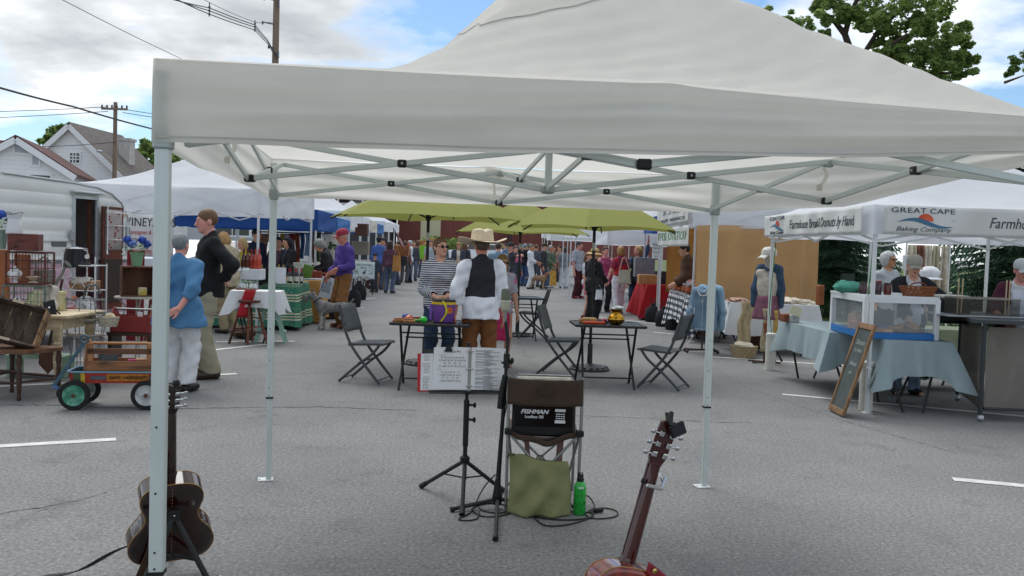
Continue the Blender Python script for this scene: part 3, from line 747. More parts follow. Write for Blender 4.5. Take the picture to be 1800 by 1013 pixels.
# trees, houses, poles, far things
LEAF=[M('#a3b96c',rough=.6,var=.25,trans=.6),M('#88a35a',rough=.6,var=.25,trans=.5),M('#64804a',rough=.65,var=.3,trans=.35)]
BARK=M('#4b4239',rough=.9,var=.4,scale=12,bump=1,bscale=30)
def leaves(B,c,r,n,size,m=None,flat=.75):
 c=Vector(c)
 for _ in range(n):
  d=Vector((random.gauss(0,1),random.gauss(0,1),random.gauss(0,1))).normalized(); q=random.uniform(.35,1.0)**.5
  p=c+Vector((d.x*r,d.y*r,d.z*r*flat))*q
  a=Vector((random.gauss(0,1),random.gauss(0,1),random.gauss(0,.6))).normalized(); b=a.cross(Vector((random.gauss(0,1),random.gauss(0,1),random.gauss(0,1)))).normalized()
  s=size*random.uniform(.6,1.3)
  B.add([p-a*s,p+b*s*.55,p+a*s,p-b*s*.55],[(0,1,2,3)],random.choice((0,0,1,1,2))if m is None else m)
def tree(name,label,cat,base,limbs,clumps,leaf=.11,per=160,group=None,trunk_r=.25,mats=None):
 """limbs: list of point lists (local); clumps: (x, y, z, radius)"""
 t=thing(name,label,cat,base,0,group); B=MB()
 for i,P in enumerate(limbs):
  n=len(P); r0=trunk_r*(1 if i==0 else.5); B.tube(P,[r0*(1-.75*k/(n-1))for k in range(n)],8)
 B.build('trunk',BARK,t); B=MB()
 for x,y,z,r in clumps:
  for _ in range(9):
   d=Vector((random.gauss(0,1),random.gauss(0,1),random.gauss(0,.7))).normalized()*r*random.uniform(.35,1.15)
   leaves(B,(x+d.x,y+d.y,z+d.z),r*random.uniform(.3,.55),per//3,leaf*.74*random.uniform(.7,1.1))
 B.build('crown',mats or LEAF,t,smooth=0); return t
def clump_at(base,x,y,D,rpx):p=A(x,y,D); return(p.x-base.x,p.y-base.y,p.z,rpx*D/FPX)
def clumps_px(base,lst,D,dj=1.2):return[clump_at(base,x,y,D+random.uniform(-dj,dj),r)for x,y,r in lst]
b=Vector((14.2,34,.3)); D=34
def PT(x,y,dy=0):p=A(x,y,D+dy); return Vector((p.x-b.x,p.y-b.y,p.z-b.z))
tree('maple_tree','tall broad deciduous tree with dark forking limbs rising above the canopy roof at top right','tree',b,[[(0,0,0),(0,0,3),PT(1520,170),PT(1500,105),PT(1485,60),PT(1495,25),PT(1520,-30)],[PT(1520,170),PT(1515,100,.4),PT(1540,60,.6),PT(1580,20,.8),PT(1600,-40,1)],[PT(1520,150),PT(1545,95,-.5),PT(1580,70,-.8),PT(1640,45,-1)],[PT(1500,105),PT(1470,85),PT(1440,60)],[PT(1545,95),PT(1610,95),PT(1665,90)],[PT(1485,60),PT(1460,30),PT(1440,20)],[PT(1520,150),PT(1600,130),PT(1690,128)]],clumps_px(b,[(1440,22,20),(1455,45,20),(1480,12,34),(1500,-30,40),(1530,25,36),(1560,-20,50),(1575,40,30),(1610,10,44),(1640,-20,40),(1655,30,26),(1600,60,24),(1655,75,26),(1680,65,18),(1640,105,26),(1605,110,22),(1665,115,22),(1570,105,24),(1545,85,16),(1690,128,14),(1600,128,24),(1640,130,26),(1670,122,24),(1560,112,22),(1620,142,24),(1690,142,20),(1700,118,14),(1580,138,22),(1685,85,20),(1655,150,24),(1540,50,26),(1590,-10,40),(1620,70,30),(1500,40,20),(1565,75,18),(1630,50,22),(1520,60,14),(1452,75,10),(1700,95,9)],D),.13,260)
b=Vector((12.0,38,.3)); D=38
tree('maple_tree','smaller leafy treetop peeking over the canopy slope, left of the tall broad tree','tree',b,[[(0,0,0),(0,0,5),(.1,0,9.5)]],clumps_px(b,[(1345,42,15),(1368,48,14),(1395,48,17),(1412,56,16),(1330,40,8),(1453,85,9),(1385,90,26),(1350,90,26)],D,.8),.13,150)
b=Vector((23.0,38,.3)); D=38
tree('maple_tree','dark branch end of a leafy tree at the far right edge of the sky','tree',b,[[(0,0,0),(-.6,0,5),clump_at(b,1815,140,38,0)[:3],clump_at(b,1765,158,38,0)[:3]]],clumps_px(b,[(1790,118,14),(1812,108,18),(1778,136,10),(1775,142,7),(1830,130,26),(1850,90,40)],D,.6),.12,150,mats=[LEAF[2],LEAF[1],LEAF[2]])
b=A(105,250,80); b.z=0
tree('shade_tree','rounded green treetop rising behind the gable of the white house','tree',b,[[(0,0,0),(0,0,9)]],clumps_px(b,[(95,235,16),(85,248,14),(110,225,8),(130,228,12),(140,240,14),(115,245,22)],80,1.5),.35,160)
b=A(285,300,72); b.z=0
tree('shade_tree','green tree between the white house and the striped utility pole, right of the house','tree',b,[[(0,0,0),(0,0,7)]],clumps_px(b,[(262,262,16),(280,258,22),(250,285,18),(300,285,26),(325,300,22),(275,300,26),(240,305,14),(245,268,9),(345,312,18)],72,1.5),.33,190)
t_=bpy.data.objects['shade_tree.001']; t_['label']='green bushy tree just right of the big white house, behind the left tents'
NEEDLE=[M('#557560',rough=.75,var=.3,scale=3),M('#3d5846',rough=.8,var=.3,scale=3),M('#6b8a6a',rough=.75,var=.2,scale=3)]
def conifer(label,base,h,rad,n=26,rows=None):
 t=thing('spruce_tree',label,'spruce',base,0,'spruces on the lawn'); B=MB(); B.tube([(0,0,0),(0,0,h)],[.16,.03],8); B.build('trunk',BARK,t); B=MB()
 for k in range(n):
  f=k/n; z=h*(.06+.92*f); r=rad*(1-f)**.85+.08
  for j in range(int(7+8*(1-f))):
   a=random.uniform(0,2*PI); ln=r*random.uniform(.7,1.1); d=Vector((math.cos(a),math.sin(a),0)); s=Vector((-d.y,d.x,0))
   for q in range(22):
    u=(q+random.random())/22; p=d*ln*u+Vector((0,0,z-.30*ln*u+.12*ln*u*u)); wd=.34*(1.05-u)*ln*.9+.05
    for sg in(-1,1):
     e=p+s*sg*wd*random.uniform(.5,1)+d*.12+Vector((0,0,-.07+random.uniform(-.08,.05)))
     B.add([p,p+d*.035+Vector((0,0,.015)),e,e-d*.03-Vector((0,0,.02))],[(0,1,2,3)],random.choice((0,0,1,2)))
 B.build('crown',NEEDLE,t,smooth=0)
conifer('dark spruce behind the bakery tent, left of the girl in the cap',Vector((8.4,23.5,.1)),4.6,2.6)
conifer('dense spruce behind the bar counter at the right edge',Vector((11.2,20.0,.1)),4.1,2.5)
conifer('spruce seen between the orange mesh and the woman with grey hair',Vector((10.4,29,.2)),4.8,2.5)
# houses
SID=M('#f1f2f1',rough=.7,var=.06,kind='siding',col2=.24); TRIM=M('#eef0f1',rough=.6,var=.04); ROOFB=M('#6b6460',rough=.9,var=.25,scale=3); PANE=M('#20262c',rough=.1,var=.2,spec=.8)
def gable_house(label,name,cx,cy,wd,dp,eave,ridge,rz=0,wins=(),chimney=False,sidem=None,roofm=None,over=.35):
 t=thing(name,label,'house',(cx,cy,0),rz); B=MB(); h=wd/2
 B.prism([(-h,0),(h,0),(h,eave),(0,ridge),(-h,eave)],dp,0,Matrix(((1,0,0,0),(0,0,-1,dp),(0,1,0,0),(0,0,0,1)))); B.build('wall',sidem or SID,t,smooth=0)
 B=MB(); sl=(ridge-eave)/h
 for sg in(-1,1):
  x0,z0=0,ridge+.16; x1,z1=sg*(h+over),eave-over*sl+.16
  B.add([(x0,-over,z0),(x1,-over,z1),(x1,dp+over,z1),(x0,dp+over,z0),(x0,-over,z0-.14),(x1,-over,z1-.14),(x1,dp+over,z1-.14),(x0,dp+over,z0-.14)],[(0,1,2,3),(4,7,6,5),(0,4,5,1),(1,5,6,2),(2,6,7,3),(3,7,4,0)])
 rf=B.build('roof',roofm or ROOFB,t,smooth=0)
 B=MB()
 for sg in(-1,1):B.bar((0,-over-.02,ridge-.12),(sg*(h+over),-over-.02,eave-over*sl-.12),.05,.34)
 B.build('rake_trim',TRIM,rf,smooth=0)
 if chimney:B=MB(); B.box((h*.62,dp*.45,ridge-1.5),(.8,.8,1.7),0,0,.03); B.box((h*.62,dp*.45,ridge-.6),(.95,.95,.18)); B.build('chimney',M('#c9c6c2',rough=.9,var=.2),rf)
 for(x,z,w_,hh,kind)in wins:
  B=MB(); B.box((x,-.04,z),(w_+.22,.10,hh+.22)); f=B.build('window' if kind!='louver' else 'louver',TRIM,t,smooth=0)
  B=MB(); B.box((x,-.075,z),(w_,.06,hh)); B.build('pane',PANE if kind!='louver' else M('#b9bdc0',kind='siding',col2=.11),f,smooth=0)
  if kind=='grid':
   B=MB()
   for k in(-1,1):B.box((x+k*w_/6,-.11,z),(.06,.02,hh)); B.box((x,-.125,z+k*hh/6),(w_,.02,.06))
   B.build('muntins',TRIM,f,smooth=0)
  if kind=='shutter':
   for k in(-1,1):B=MB(); B.box((x+k*(w_/2+.32),-.08,z),(.42,.06,hh+.1)); B.build('shutter',M('#2a2f36',rough=.6),f,smooth=0)
 return t
p=A(122,300,60)
H_=gable_house('large white gabled house with brown roof, chimney and a small square attic window','gabled_house',p.x+.1,60,7.6,6.5,5.35,8.8,-.06,[(0.3,6.6,.62,.62,'grid'),(-1.9,3.5,1.2,1.3,''),(1.0,3.3,.55,.55,''),(2.4,3.1,.8,1.4,'shutter'),(-.2,3.2,.8,1.2,'')],True)
B=MB(); B.bar((-1.6,-.15,4.75),(-.2,-.15,5.45),.12,.22); B.bar((-.2,-.15,5.45),(1.2,-.15,4.75),.12,.22); B.bar((-1.6,-.15,4.7),(1.2,-.15,4.7),.12,.18); B.build('pediment',TRIM,H_,smooth=0)
B=MB(); B.box((5.3,4,2.1),(3.2,6,4.2)); B.box((5.3,3.9,4.32),(3.6,6.6,.25)); B.build('side_wing',SID,H_,smooth=0)
p=A(20,300,50)
H2=gable_house('low white clapboard house with dark red roof at the far left edge','gabled_house',p.x+.3,50,5.4,8,5.0,6.75,.28,[(.25,6.15,.7,.4,'louver'),(.95,5.7,.3,.75,'louver'),(-.9,4.55,1.2,.5,''),(1.2,4.5,1.0,.5,'')],False,roofm=M('#5d3d38',rough=.9,var=.2))
B=MB(); B.prism([(-3,5.0),(3,5.0),(0,6.95)],5,0,Matrix(((0,0,-1,-.4),(1,0,0,4),(0,1,0,0),(0,0,0,1)))); B.build('rear_roof',M('#5d3d38',rough=.9,var=.2),H2,smooth=0)
def box_building(label,name,x0,x1,y0,dp,h,mat,wins=(),cat='building',roofm=None):
 t=thing(name,label,cat,((x0+x1)/2,y0,0)); w_=x1-x0; B=MB(); B.box((0,dp/2,h/2),(w_,dp,h)); B.build('wall',mat,t,smooth=0)
 B=MB(); B.box((0,dp/2,h+.15),(w_+.5,dp+.5,.3)); B.build('roof',roofm or M('#3f3d3d',rough=.9),t,smooth=0)
 for(x,z,ww,hh)in wins:
  B=MB(); B.box((x,-.05,z),(ww+.3,.12,hh+.3)); f=B.build('window',TRIM,t,smooth=0); B=MB(); B.box((x-ww/4,-.09,z),(ww/2-.08,.08,hh)); B.box((x+ww/4,-.09,z),(ww/2-.08,.08,hh)); B.build('pane',PANE,f,smooth=0)
 return t
BRICK=M('#8a4a42',kind='brick',rough=.9,var=.12,scale=1)
bb=box_building('long low red brick building behind the parked white car','brick_building',-12,28,92,14,6.4,BRICK,[(2.2,4.3,2,.7)])
for x in(-4.6,-8.4):B=MB(); B.box((x,-.8,3),(.5,.5,6)); B.build('porch_post',M('#4a3430',rough=.7),bb,smooth=0)
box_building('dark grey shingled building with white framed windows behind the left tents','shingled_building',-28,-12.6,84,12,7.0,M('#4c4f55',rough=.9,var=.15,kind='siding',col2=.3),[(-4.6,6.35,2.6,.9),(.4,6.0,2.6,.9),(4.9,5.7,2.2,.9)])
box_building('dark red fronted building with small paned windows glimpsed above the left tents','shingled_building',-22.8,-17.6,70,8,7.4,M('#7a4a3c',rough=.9,var=.15),[(-1.2,6.5,1.2,.8),(.6,6.4,1.2,.8)])
pb=thing('utility_cabinet','tall beige metal cabinet standing against the brick building','cabinet',(A(757,400,86).x,86,0)); B=MB(); B.box((0,0,2.5),(1.85,1.0,5.0),0,0,.04); B.build('housing',M('#c9c2a2',rough=.6,var=.08),pb)
for k in range(7):B=MB(); B.box((-.5+k*.16+(.1 if k>2 else 0),-.51,4.35),(.09,.03,.22)); B.build('vent',M('#5b5a4e'),pb)
hd=MB()
for k in range(34):leaves(hd,(-8.2+random.uniform(0,7.6),84+random.uniform(-1,1),.6+random.uniform(0,1.3)),.8,120,.16)
tag(hd.build('hedge',LEAF,smooth=0),'trimmed green hedge bank in front of the brick building','hedge')
# parked cars
def car(label,loc,rz,col,ln=4.6,wd=1.85,ht=1.5,suv=False,glassc='#1a2128'):
 t=thing('parked_car',label,'car',loc,rz); h=ht
 prof=[(-.5,.30),(-.5,.62),(-.47,.66),(-.26,.70),(-.14,.985),(-.06,1.0),(.30,.985),(.44,.72),(.49,.66),(.5,.45),(.49,.28)]if suv else[(-.5,.3),(-.5,.58),(-.30,.66),(-.15,.98),(.12,1.0),(.32,.70),(.48,.62),(.5,.3)]
 pts=[(x*ln,z*h)for x,z in prof]; B=MB(); n=len(pts); lay=[]
 for j,(yy,ins)in enumerate(((-.5,.0),(-.46,.06),(.46,.06),(.5,.0))):pass
 vs=[]; ys=[(-.5,.92,.0),(-.47,1,0),(.47,1,0),(.5,.92,0)]
 for yy,k,_ in ys:
  for x,z in pts:
   tuck=max(0,(z/h-.66))*.42; vs.append((x*(.985 if k<1 else 1),yy*wd*(1-tuck),z if k==1 else.3*h+(z-.3*h)*.985))
 fs=[tuple(range(n))[::-1]]+[(j*n+i,j*n+(i+1)%n,(j+1)*n+(i+1)%n,(j+1)*n+i)for j in range(3)for i in range(n)]+[tuple(3*n+i for i in range(n))]
 B.add(vs,fs); paint=M(col,rough=.2,coat=.8,var=.02); B.build('body',paint,t,smooth=25)
 for sg in(-1,1):
  B=MB(); q=[(-.21,.72),(-.13,.95),(.29,.95),(.40,.73)]if suv else[(-.24,.69),(-.13,.94),(.10,.95),(.27,.71)]
  vv=[(x*ln,sg*wd*(.502*(1-max(0,z-.66)*.42))+sg*.004,z*h)for x,z in q]; B.add(vv,[(0,1,2,3)]); B.build('side_window',M(glassc,rough=.08,var=.1,spec=.8),t,smooth=0,solid=.006)
 B=MB(); B.add([(-.265*ln,-.40*wd,.715*h),(-.265*ln,.40*wd,.715*h),(-.148*ln,.36*wd,.965*h),(-.148*ln,-.36*wd,.965*h)],[(0,1,2,3)]); B.build('windscreen',M(glassc,rough=.08,var=.1,spec=.8),t,smooth=0,solid=.01)
 for x in(-.31,.31):
  for sg in(-1,1):
   r=.235*h; B=MB(); B.lathe([(0,-.12),(r*.9,-.12),(r,-.09),(r,.09),(r*.9,.12),(0,.12)],(x*ln,sg*(wd/2-.10),r),20,rot=Matrix.Rotation(PI/2,3,'X')); wl=B.build('wheel',M('#17181a',rough=.8),t)
   B=MB(); B.lathe([(0,-.13),(r*.62,-.128),(r*.66,-.11)],(x*ln,sg*(wd/2-.10),r),14,rot=Matrix.Rotation(PI/2*sg,3,'X')); B.build('rim',M('#a9adb0',rough=.3,metal=.8),wl)
 for sg in(-1,1):
  B=MB(); B.box((-.492*ln,sg*wd*.36,.56*h),(.08,.34,.14),0,0,.03); B.build('headlight',M('#dfe6ea',rough=.1),t)
  B=MB(); B.box((-.19*ln,sg*(wd*.5+.08),.70*h),(.12,.18,.14),0,0,.04); B.build('wing_mirror',M('#1b1c1e',rough=.4),t)
 return t
p=A(838,430,76); car('white sport utility car parked in front of the brick building',(p.x,76,0),R(8),'#e4e7ea',4.9,2.0,1.82,True)
for i,(x,D,c,l)in enumerate(((268,33,'#5f7f99','blue grey car parked behind the wine stall, leftmost'),(330,29,'#c9ced2','silver car parked behind the wine stall, nearest the man in black'),(395,36,'#9aa3aa','grey car parked behind the wine stall under the far canopy edge'),(300,44,'#dfe2e3','white van like car farther back beyond the silver car'),(430,30,'#b9c0c5','pale car parked behind the two blonde women'))):
 p=A(x,430,D); car(l,(p.x,D,0),R(75+9*i),c,4.5,1.8,1.5,i%2==0)
box_building('low pale grey building behind the parked cars at the left','low_building',-38,-16,62,8,4.4,M('#c3c7c9',rough=.8,var=.08),[(3.0,2.4,2.4,1.2),(7.5,2.4,2.4,1.2)])
# utility poles and wires
WOODP=M('#8d7b6b',rough=.9,var=.3,scale=3,stretch=(8,8,.4)); WIRE=M('#26292c',rough=.6,var=0)
def upole(label,x,ytop,D,r,arms=(),hw=()):
 p=A(x,ytop,D); t=thing('utility_pole',label,'utility pole',(p.x,D,0)); B=MB(); B.tube([(0,0,0),(0,0,p.z)],[r*1.15,r*.85],12); B.build('pole',WOODP,t)
 for z,ln in arms:
  B=MB(); B.box((0,-r,p.z-z),(ln,.1,.13)); a=B.build('crossarm',WOODP,t,smooth=0)
  for k in range(6):B=MB(); xx=(k/5-.5)*ln*.94; B.lathe([(.03,0),(.07,.05),(.05,.10),(.07,.14),(.02,.2)],(xx,-r,p.z-z+.06),8); B.build('insulator',M('#4a4c50',rough=.3),a)
 return t,p
up,P1=upole('weathered wooden utility pole with one long crossarm beside the white house',203,180,58,.14,((.45,1.7),))
B=MB(); B.tube([(0,0,6.35),(-.25,-.1,6.75),(-.55,-.2,6.95),(-.75,-.3,6.9)],.035,6); sl_=B.build('lamp_arm',M('#8f9497',metal=.6,rough=.4),up); B=MB(); B.ball((-.85,-.32,6.88),(.22,.13,.09),12,6); B.build('lamp_head',M('#b5babd',rough=.4),sl_)
up2,P2=upole('tall wooden utility pole rising behind the canopy with cables attached',487,-40,42,.17)
for i,(za,dx)in enumerate(((-1.1,-.5),(-2.2,-.55),(-3.3,-.25))):
 B=MB(); z=P2.z+za; B.bar((0,-.1,z),(dx,-.25,z+.06),.06,.05); B.ball((dx,-.27,z+.02),(.05,.05,.09),8,6); B.build('cable_bracket',M('#5a5e62',metal=.5,rough=.5),up2)
B=MB(); B.box((.16,-.2,P2.z-1.2),(.06,.12,.4)); B.box((.16,-.2,P2.z-3.6),(.1,.14,.3)); B.build('hardware',M('#6a6e72',metal=.4,rough=.5),up2)
def wire(label,pts,r,name='overhead_wire',sp=None):
 B=MB(); P=[]
 W=[A(*q)for q in pts]
 for a,b in zip(W,W[1:]):
  for i in range(10):
   f=i/10; q=a.lerp(b,f); q.z-=.12*math.sin(PI*f)*(b-a).length*.03; P.append(q)
 P.append(W[-1]); B.tube(P,r,5); return tag(B.build(name,WIRE),label,'overhead wire')
wire('thin dark wire crossing the sky above the left corner of the canopy',[(90,-12,26),(110,0,27),(305,97,34),(420,150,42)],.011)
wire('thick black cable running down to the left edge of the canopy',[(-30,146,24),(130,188,30),(265,226,36),(330,243,40)],.032)
for i,(dy,l)in enumerate(((0,'uppermost of the bundled cables reaching the tall pole'),(5,'middle cable of the bundle reaching the tall pole'),(11,'lowest cable of the bundle reaching the tall pole'))):
 wire(l,[(285+i*8,-6,26),(368,14+dy,31),(448,44+dy*.8,36),(470,70+dy*.6,39),(484,95+dy*.4,41.8)],.018)
wire('slack thin wire above the cable bundle near the tall pole',[(352,-4,30),(400,20,33),(450,40,36),(486,38,41.8)],.010)
for i,(y0,y1,l)in enumerate(((197,188,'upper faint wire running left from the crossarm pole'),(208,196,'lower faint wire running left from the crossarm pole'))):wire(l,[(-30,y0,60),(190,y1,58)],.022)
for i,(y0,y1,l)in enumerate(((192,203,'upper faint wire running right from the crossarm pole'),(198,209,'lower faint wire running right from the crossarm pole'))):wire(l,[(216,y0,58),(290,y1,62)],.022)
wire('service wire sagging from the house gable to the crossarm pole',[(60,258,59),(130,256,58),(203,250,57.8)],.02)
for(x,y,D)in((368,22,31),(448,50,36)):
 p=A(x,y,D); B=MB(); B.tube([(p.x,p.y,p.z+.32),(p.x,p.y,p.z-.14)],.02,6)
 for z in(.18,.06,-.06):B.ball((p.x,p.y,p.z+z),.045,8,6)
 tag(B.build('cable_spacer',M('#55585c',rough=.5)),'grey spacer clamp on the cable bundle, '+('farther from the tall pole' if x<400 else 'next to the tall pole'),'cable spacer')
# stall canopies along both sides of the aisle
TW=M('#eef1f5',rough=.8,var=.05,scale=2,trans=.45,bump=.25,bscale=3); TC=M('#e2dfd2',rough=.8,var=.05,scale=2,trans=.25,bump=.2,bscale=3)
TB=M('#2d5ea8',rough=.75,var=.12,scale=2,trans=.35,bump=.25,bscale=3); TB2=M('#4c86c6',rough=.75,var=.1,scale=2,trans=.3,bump=.2,bscale=3); TDB=M('#23468c',rough=.75,var=.1,trans=.2,bump=.2,bscale=3)
PST=M('#d5d9da',rough=.4,metal=.2,var=.05)
def stall_tent(label,c,zt,zb,zp,roofm,valm=None,legs=(0,1,2,3),conc=1.35,group=None,truss_on=False,nv=28):
 """c: corners FL FR BR BL (xy)"""
 c=[Vector((q[0],q[1],0))for q in c]; m=sum(c,Vector())/4; t=thing('canopy_tent',label,'canopy tent',m,0,group); c=[q-m for q in c]; sd_=random.uniform(0,9)
 def bq(x,y):s,q=(x+1)/2,(y+1)/2; return c[0].lerp(c[1],s).lerp(c[3].lerp(c[2],s),q)
 def rp(u,v):
  x,y=sq(u,v); r=max(abs(x),abs(y)); p=bq(x,y)*1.012; h=(zp-zt)*(1-r)**conc
  p.z=zt+h+(.012*math.sin(21*u*6.28/3+9*r+sd_)*math.sin(PI*r))-.02*math.sin(PI*r)*abs(math.cos(2*math.atan2(y,x))); return p
 B=MB(); B.grid(rp,64,14,wrap=True); B.build('roof',roofm,t,smooth=60)
 B=MB()
 for s in range(4):
  a,b=c[s]*1.013,c[(s+1)%4]*1.013; n=Vector(((b-a).y,-(b-a).x,0)).normalized()
  def vp(u,v):
   e=min(1,min(u,1-u)*8); q=a.lerp(b,u)+n*(.018*math.sin(v*7+4*u+sd_+s)+.012*math.sin(17*u+s*2+sd_))*e; q.z=zt-v*(zt-zb)-.018*math.sin(PI*u)*(1-v)+.008*math.sin(19*u+sd_)*v*e; return q
  B.grid(vp,nv,6)
 B.build('valance',valm or roofm,t,smooth=60)
 for i in legs:
  q=c[i]*.985; B=MB(); B.box((q.x,q.y,(zt-.03)/2),(.036,.036,zt-.03),0,0,.004); B.box((q.x,q.y,.45),(.044,.044,.03),0,0,.004); lg=B.build('leg',PST,t)
  B=MB(); B.box((q.x,q.y,.005),(.09,.09,.009)); B.build('foot_plate',PST,lg)
 if truss_on:
  for s in range(4):
   for i in range(2):
    a=c[s].lerp(c[(s+1)%4],i/2)*.985; b=c[s].lerp(c[(s+1)%4],(i+1)/2)*.985; d=(b-a).normalized(); o=Vector((-d.y,d.x,0))*.008
    B=MB(); z0,z1=zt-.06,zb-.06
    B.bar((a.x+o.x,a.y+o.y,z0),(b.x+o.x,b.y+o.y,z1),.012,.024); B.bar((a.x-o.x,a.y-o.y,z1),(b.x-o.x,b.y-o.y,z0),.012,.024); B.build('scissor_truss',PST,t,smooth=0)
 return t
g1,g2=G(452,583),G(546,561)
stall_tent('white peaked canopy over the wine stall, nearest on the left',[(-7.25,g1.y-.1),(g1.x,g1.y),(g2.x,g2.y),(-6.95,g2.y+.2)],2.40,1.985,3.12,TW,truss_on=True)
X0=lambda D:-4.02-(D-18)*.074
rowL=[(18.35,21.3,TB,TB,2.20,1.78,2.50,'bright blue canopy over the scarf stall next to the wine stall'),(21.6,24.4,TB2,TB2,2.14,1.83,2.45,'lighter blue canopy behind the bright blue one'),(24.6,27.6,TW,TW,2.42,2.0,3.25,'white canopy with a tall pale peak behind the blue canopies'),(27.9,30.6,TW,TW,2.4,1.98,3.3,'white canopy above the farm share sign'),(30.9,33.8,TC,TC,2.35,1.95,3.1,'cream canopy behind the farm share sign'),(34.2,37.2,TB2,TB2,2.3,1.95,2.9,'pale blue canopy beyond the small flag'),(37.6,41,TW,TW,2.5,2.1,3.4,'white canopy third from the far end of the left row'),(41.4,45,TW,TW,2.55,2.15,3.45,'white canopy second from the far end of the left row'),(45.5,49,TW,TW,2.6,2.2,3.5,'white canopy at the far end of the left row')]
for d0,d1,rm,vm,zt,zb,zp,lb in rowL:stall_tent(lb,[(X0(d0)-3.1,d0),(X0(d0),d0),(X0(d1),d1),(X0(d1)-3.1,d1)],zt,zb,zp,rm,vm,nv=14,group='canopies in the left row')
pkl=stall_tent('white canopy of the pickle stall with orange mesh wall',[(3.13,15.5),(6.15,15.3),(6.3,19.4),(3.2,19.5)],2.42,2.02,3.0,TW,truss_on=True)
rowR=[([(3.25,20.0),(5.9,20),(5.9,22.6),(3.3,22.6)],TB,2.38,2.02,2.9,'blue cornered canopy just behind the pickle stall'),([(2.45,23.2),(5.6,23.2),(5.6,26.2),(2.4,26.2)],TW,2.12,1.72,2.95,'low white canopy with a hanging plastic bag behind the blonde woman'),([(1.75,27.6),(5.2,27.6),(5.2,31),(1.7,31)],TW,2.42,1.98,3.35,'wide white canopy behind the man in the grey shirt'),([(2.2,32),(5.3,32),(5.3,35),(2.1,35)],TW,2.55,2.2,3.3,'white canopy fourth along the right row'),([(1.6,38),(5.4,38),(5.4,41.5),(1.55,41.5)],TW,2.3,1.95,3.0,'pale canopy at the far end of the right row'),([(-.2+1.9,50),(6,50),(6,54),(1.7,54)],TW,2.6,2.2,3.4,'white canopy far off before the brick building')]
for c,rm,zt,zb,zp,lb in rowR:stall_tent(lb,c,zt,zb,zp,rm,nv=14,group='canopies in the right row')
gA,gB=G(1521,727),G(1344,648)
BKC=[(gA.x,gA.y),(gA.x+3.05,gA.y+.15),(gB.x+3.1,gB.y+.2),(gB.x,gB.y)]
bake=stall_tent('white canopy of the bread and doughnut stall with printed banners',BKC,2.10,1.80,3.0,TW,truss_on=True)
VINYL=M('#dcdcd8',rough=.45,var=.05,scale=3,trans=.12); INK=M('#3a4048',rough=.6,var=.1); INKT=M('#33444f',rough=.6)
def banner(label,a,b,z0,z1,items,mat=VINYL,name='banner',cat='banner',wav=.02,nrm=None,ph=0):
 """cloth from a to b (world xy), reading from a to b when seen from the side nrm points to"""
 a,b=Vector((a[0],a[1],0)),Vector((b[0],b[1],0)); ln=(b-a).length; d=(b-a)/ln; n=Vector((d.y,-d.x,0)); t=thing(name,label,cat,(a.x,a.y,z0))
 def wv(x,z):return wav*(math.sin(x*5.2+ph+z*3)+.5*math.sin(x*11+ph*2-z*8))*min(1,x/ln*12,(1-x/ln)*12)
 def P(x,z,o=0):q=d*x+n*(wv(x,z)+o); q.z=z; return q
 B=MB(); B.grid(lambda u,v:P(u*ln,v*(z1-z0)),60,8); B.build('cloth',mat,t,solid=.002,smooth=70)
 for it in items:
  if it[0]=='t':
   _,s,x,z,size,sx,shear,m,sp=it
   text('lettering',s,size,m,t,None,.001,'CENTER',shear,sx,sp,0,lambda p,x=x,z=z:P(x+p.x,z+p.y,.004+p.z))
  else:it[1](t,P)
 return t
def sun_logo(x,z,k):
 def f(t,P):
  B=MB(); pts=[(x+k*.115*math.cos(a),z+k*(.0+.095*math.sin(a)))for a in np.linspace(0,PI,18)]; B.add([P(px,pz,.004)for px,pz in pts],[tuple(range(len(pts)))]); B.build('sun_emblem',M('#c8402f',rough=.5,kind='patch',col2='#d65a34',scale=4),t,smooth=0)
  B=MB()
  for i in range(30):
   u0,u1=-1+i/15,-1+(i+1)/15; f_=lambda u:z-k*.028+k*.045*math.sin(-u*2.6+.3); th=lambda u:k*.028*(1-abs(u)**1.5)+.001
   B.add([P(x+u0*k*.37,f_(u0)-th(u0),.006),P(x+u1*k*.37,f_(u1)-th(u1),.006),P(x+u1*k*.37,f_(u1)+th(u1),.006),P(x+u0*k*.37,f_(u0)+th(u0),.006)],[(0,1,2,3)])
  B.build('wave_emblem',M('#3f6f8f',rough=.5),t,smooth=0)
  B=MB(); bx,bz=x+k*.37,z+k*.01; B.add([P(bx-.03*k,bz+.02*k,.005),P(bx,bz,.005),P(bx+.035*k,bz+.018*k,.005),P(bx,bz+.006*k,.005)],[(0,1,2,3)]); B.build('bird_emblem',INKT,t,smooth=0)
 return('f',f)
yo=.085
banner('long white banner with red sun emblem across the front of the bread stall',(gA.x+.05,gA.y-yo),(gA.x+3.05,gA.y+.15-yo),1.81,2.09,[('t','GREAT CAPE',.40,.235,.072,1.55,0,INKT,1.05),sun_logo(.42,.135,.78),('t','Baking Company',.40,.052,.062,1.35,.35,INKT,1.0),('t','Farmhouse Breads & Donuts by Hand',1.98,.135,.150,.78,.22,INK,1.0)])
banner('white banner with red sun emblem on the aisle side of the bread stall',(gB.x-.09,gB.y-.02),(gA.x-.09,gA.y+.10),1.81,2.09,[('t','GREAT CAPE',.50,.235,.075,1.45,0,INKT,1.05),sun_logo(.50,.135,.78),('t','Baking Company',.50,.052,.062,1.3,.35,INKT,1.0),('t','Farmhouse Breads & Donuts by Hand',2.02,.135,.155,.78,.22,INK,1.0)],ph=2)
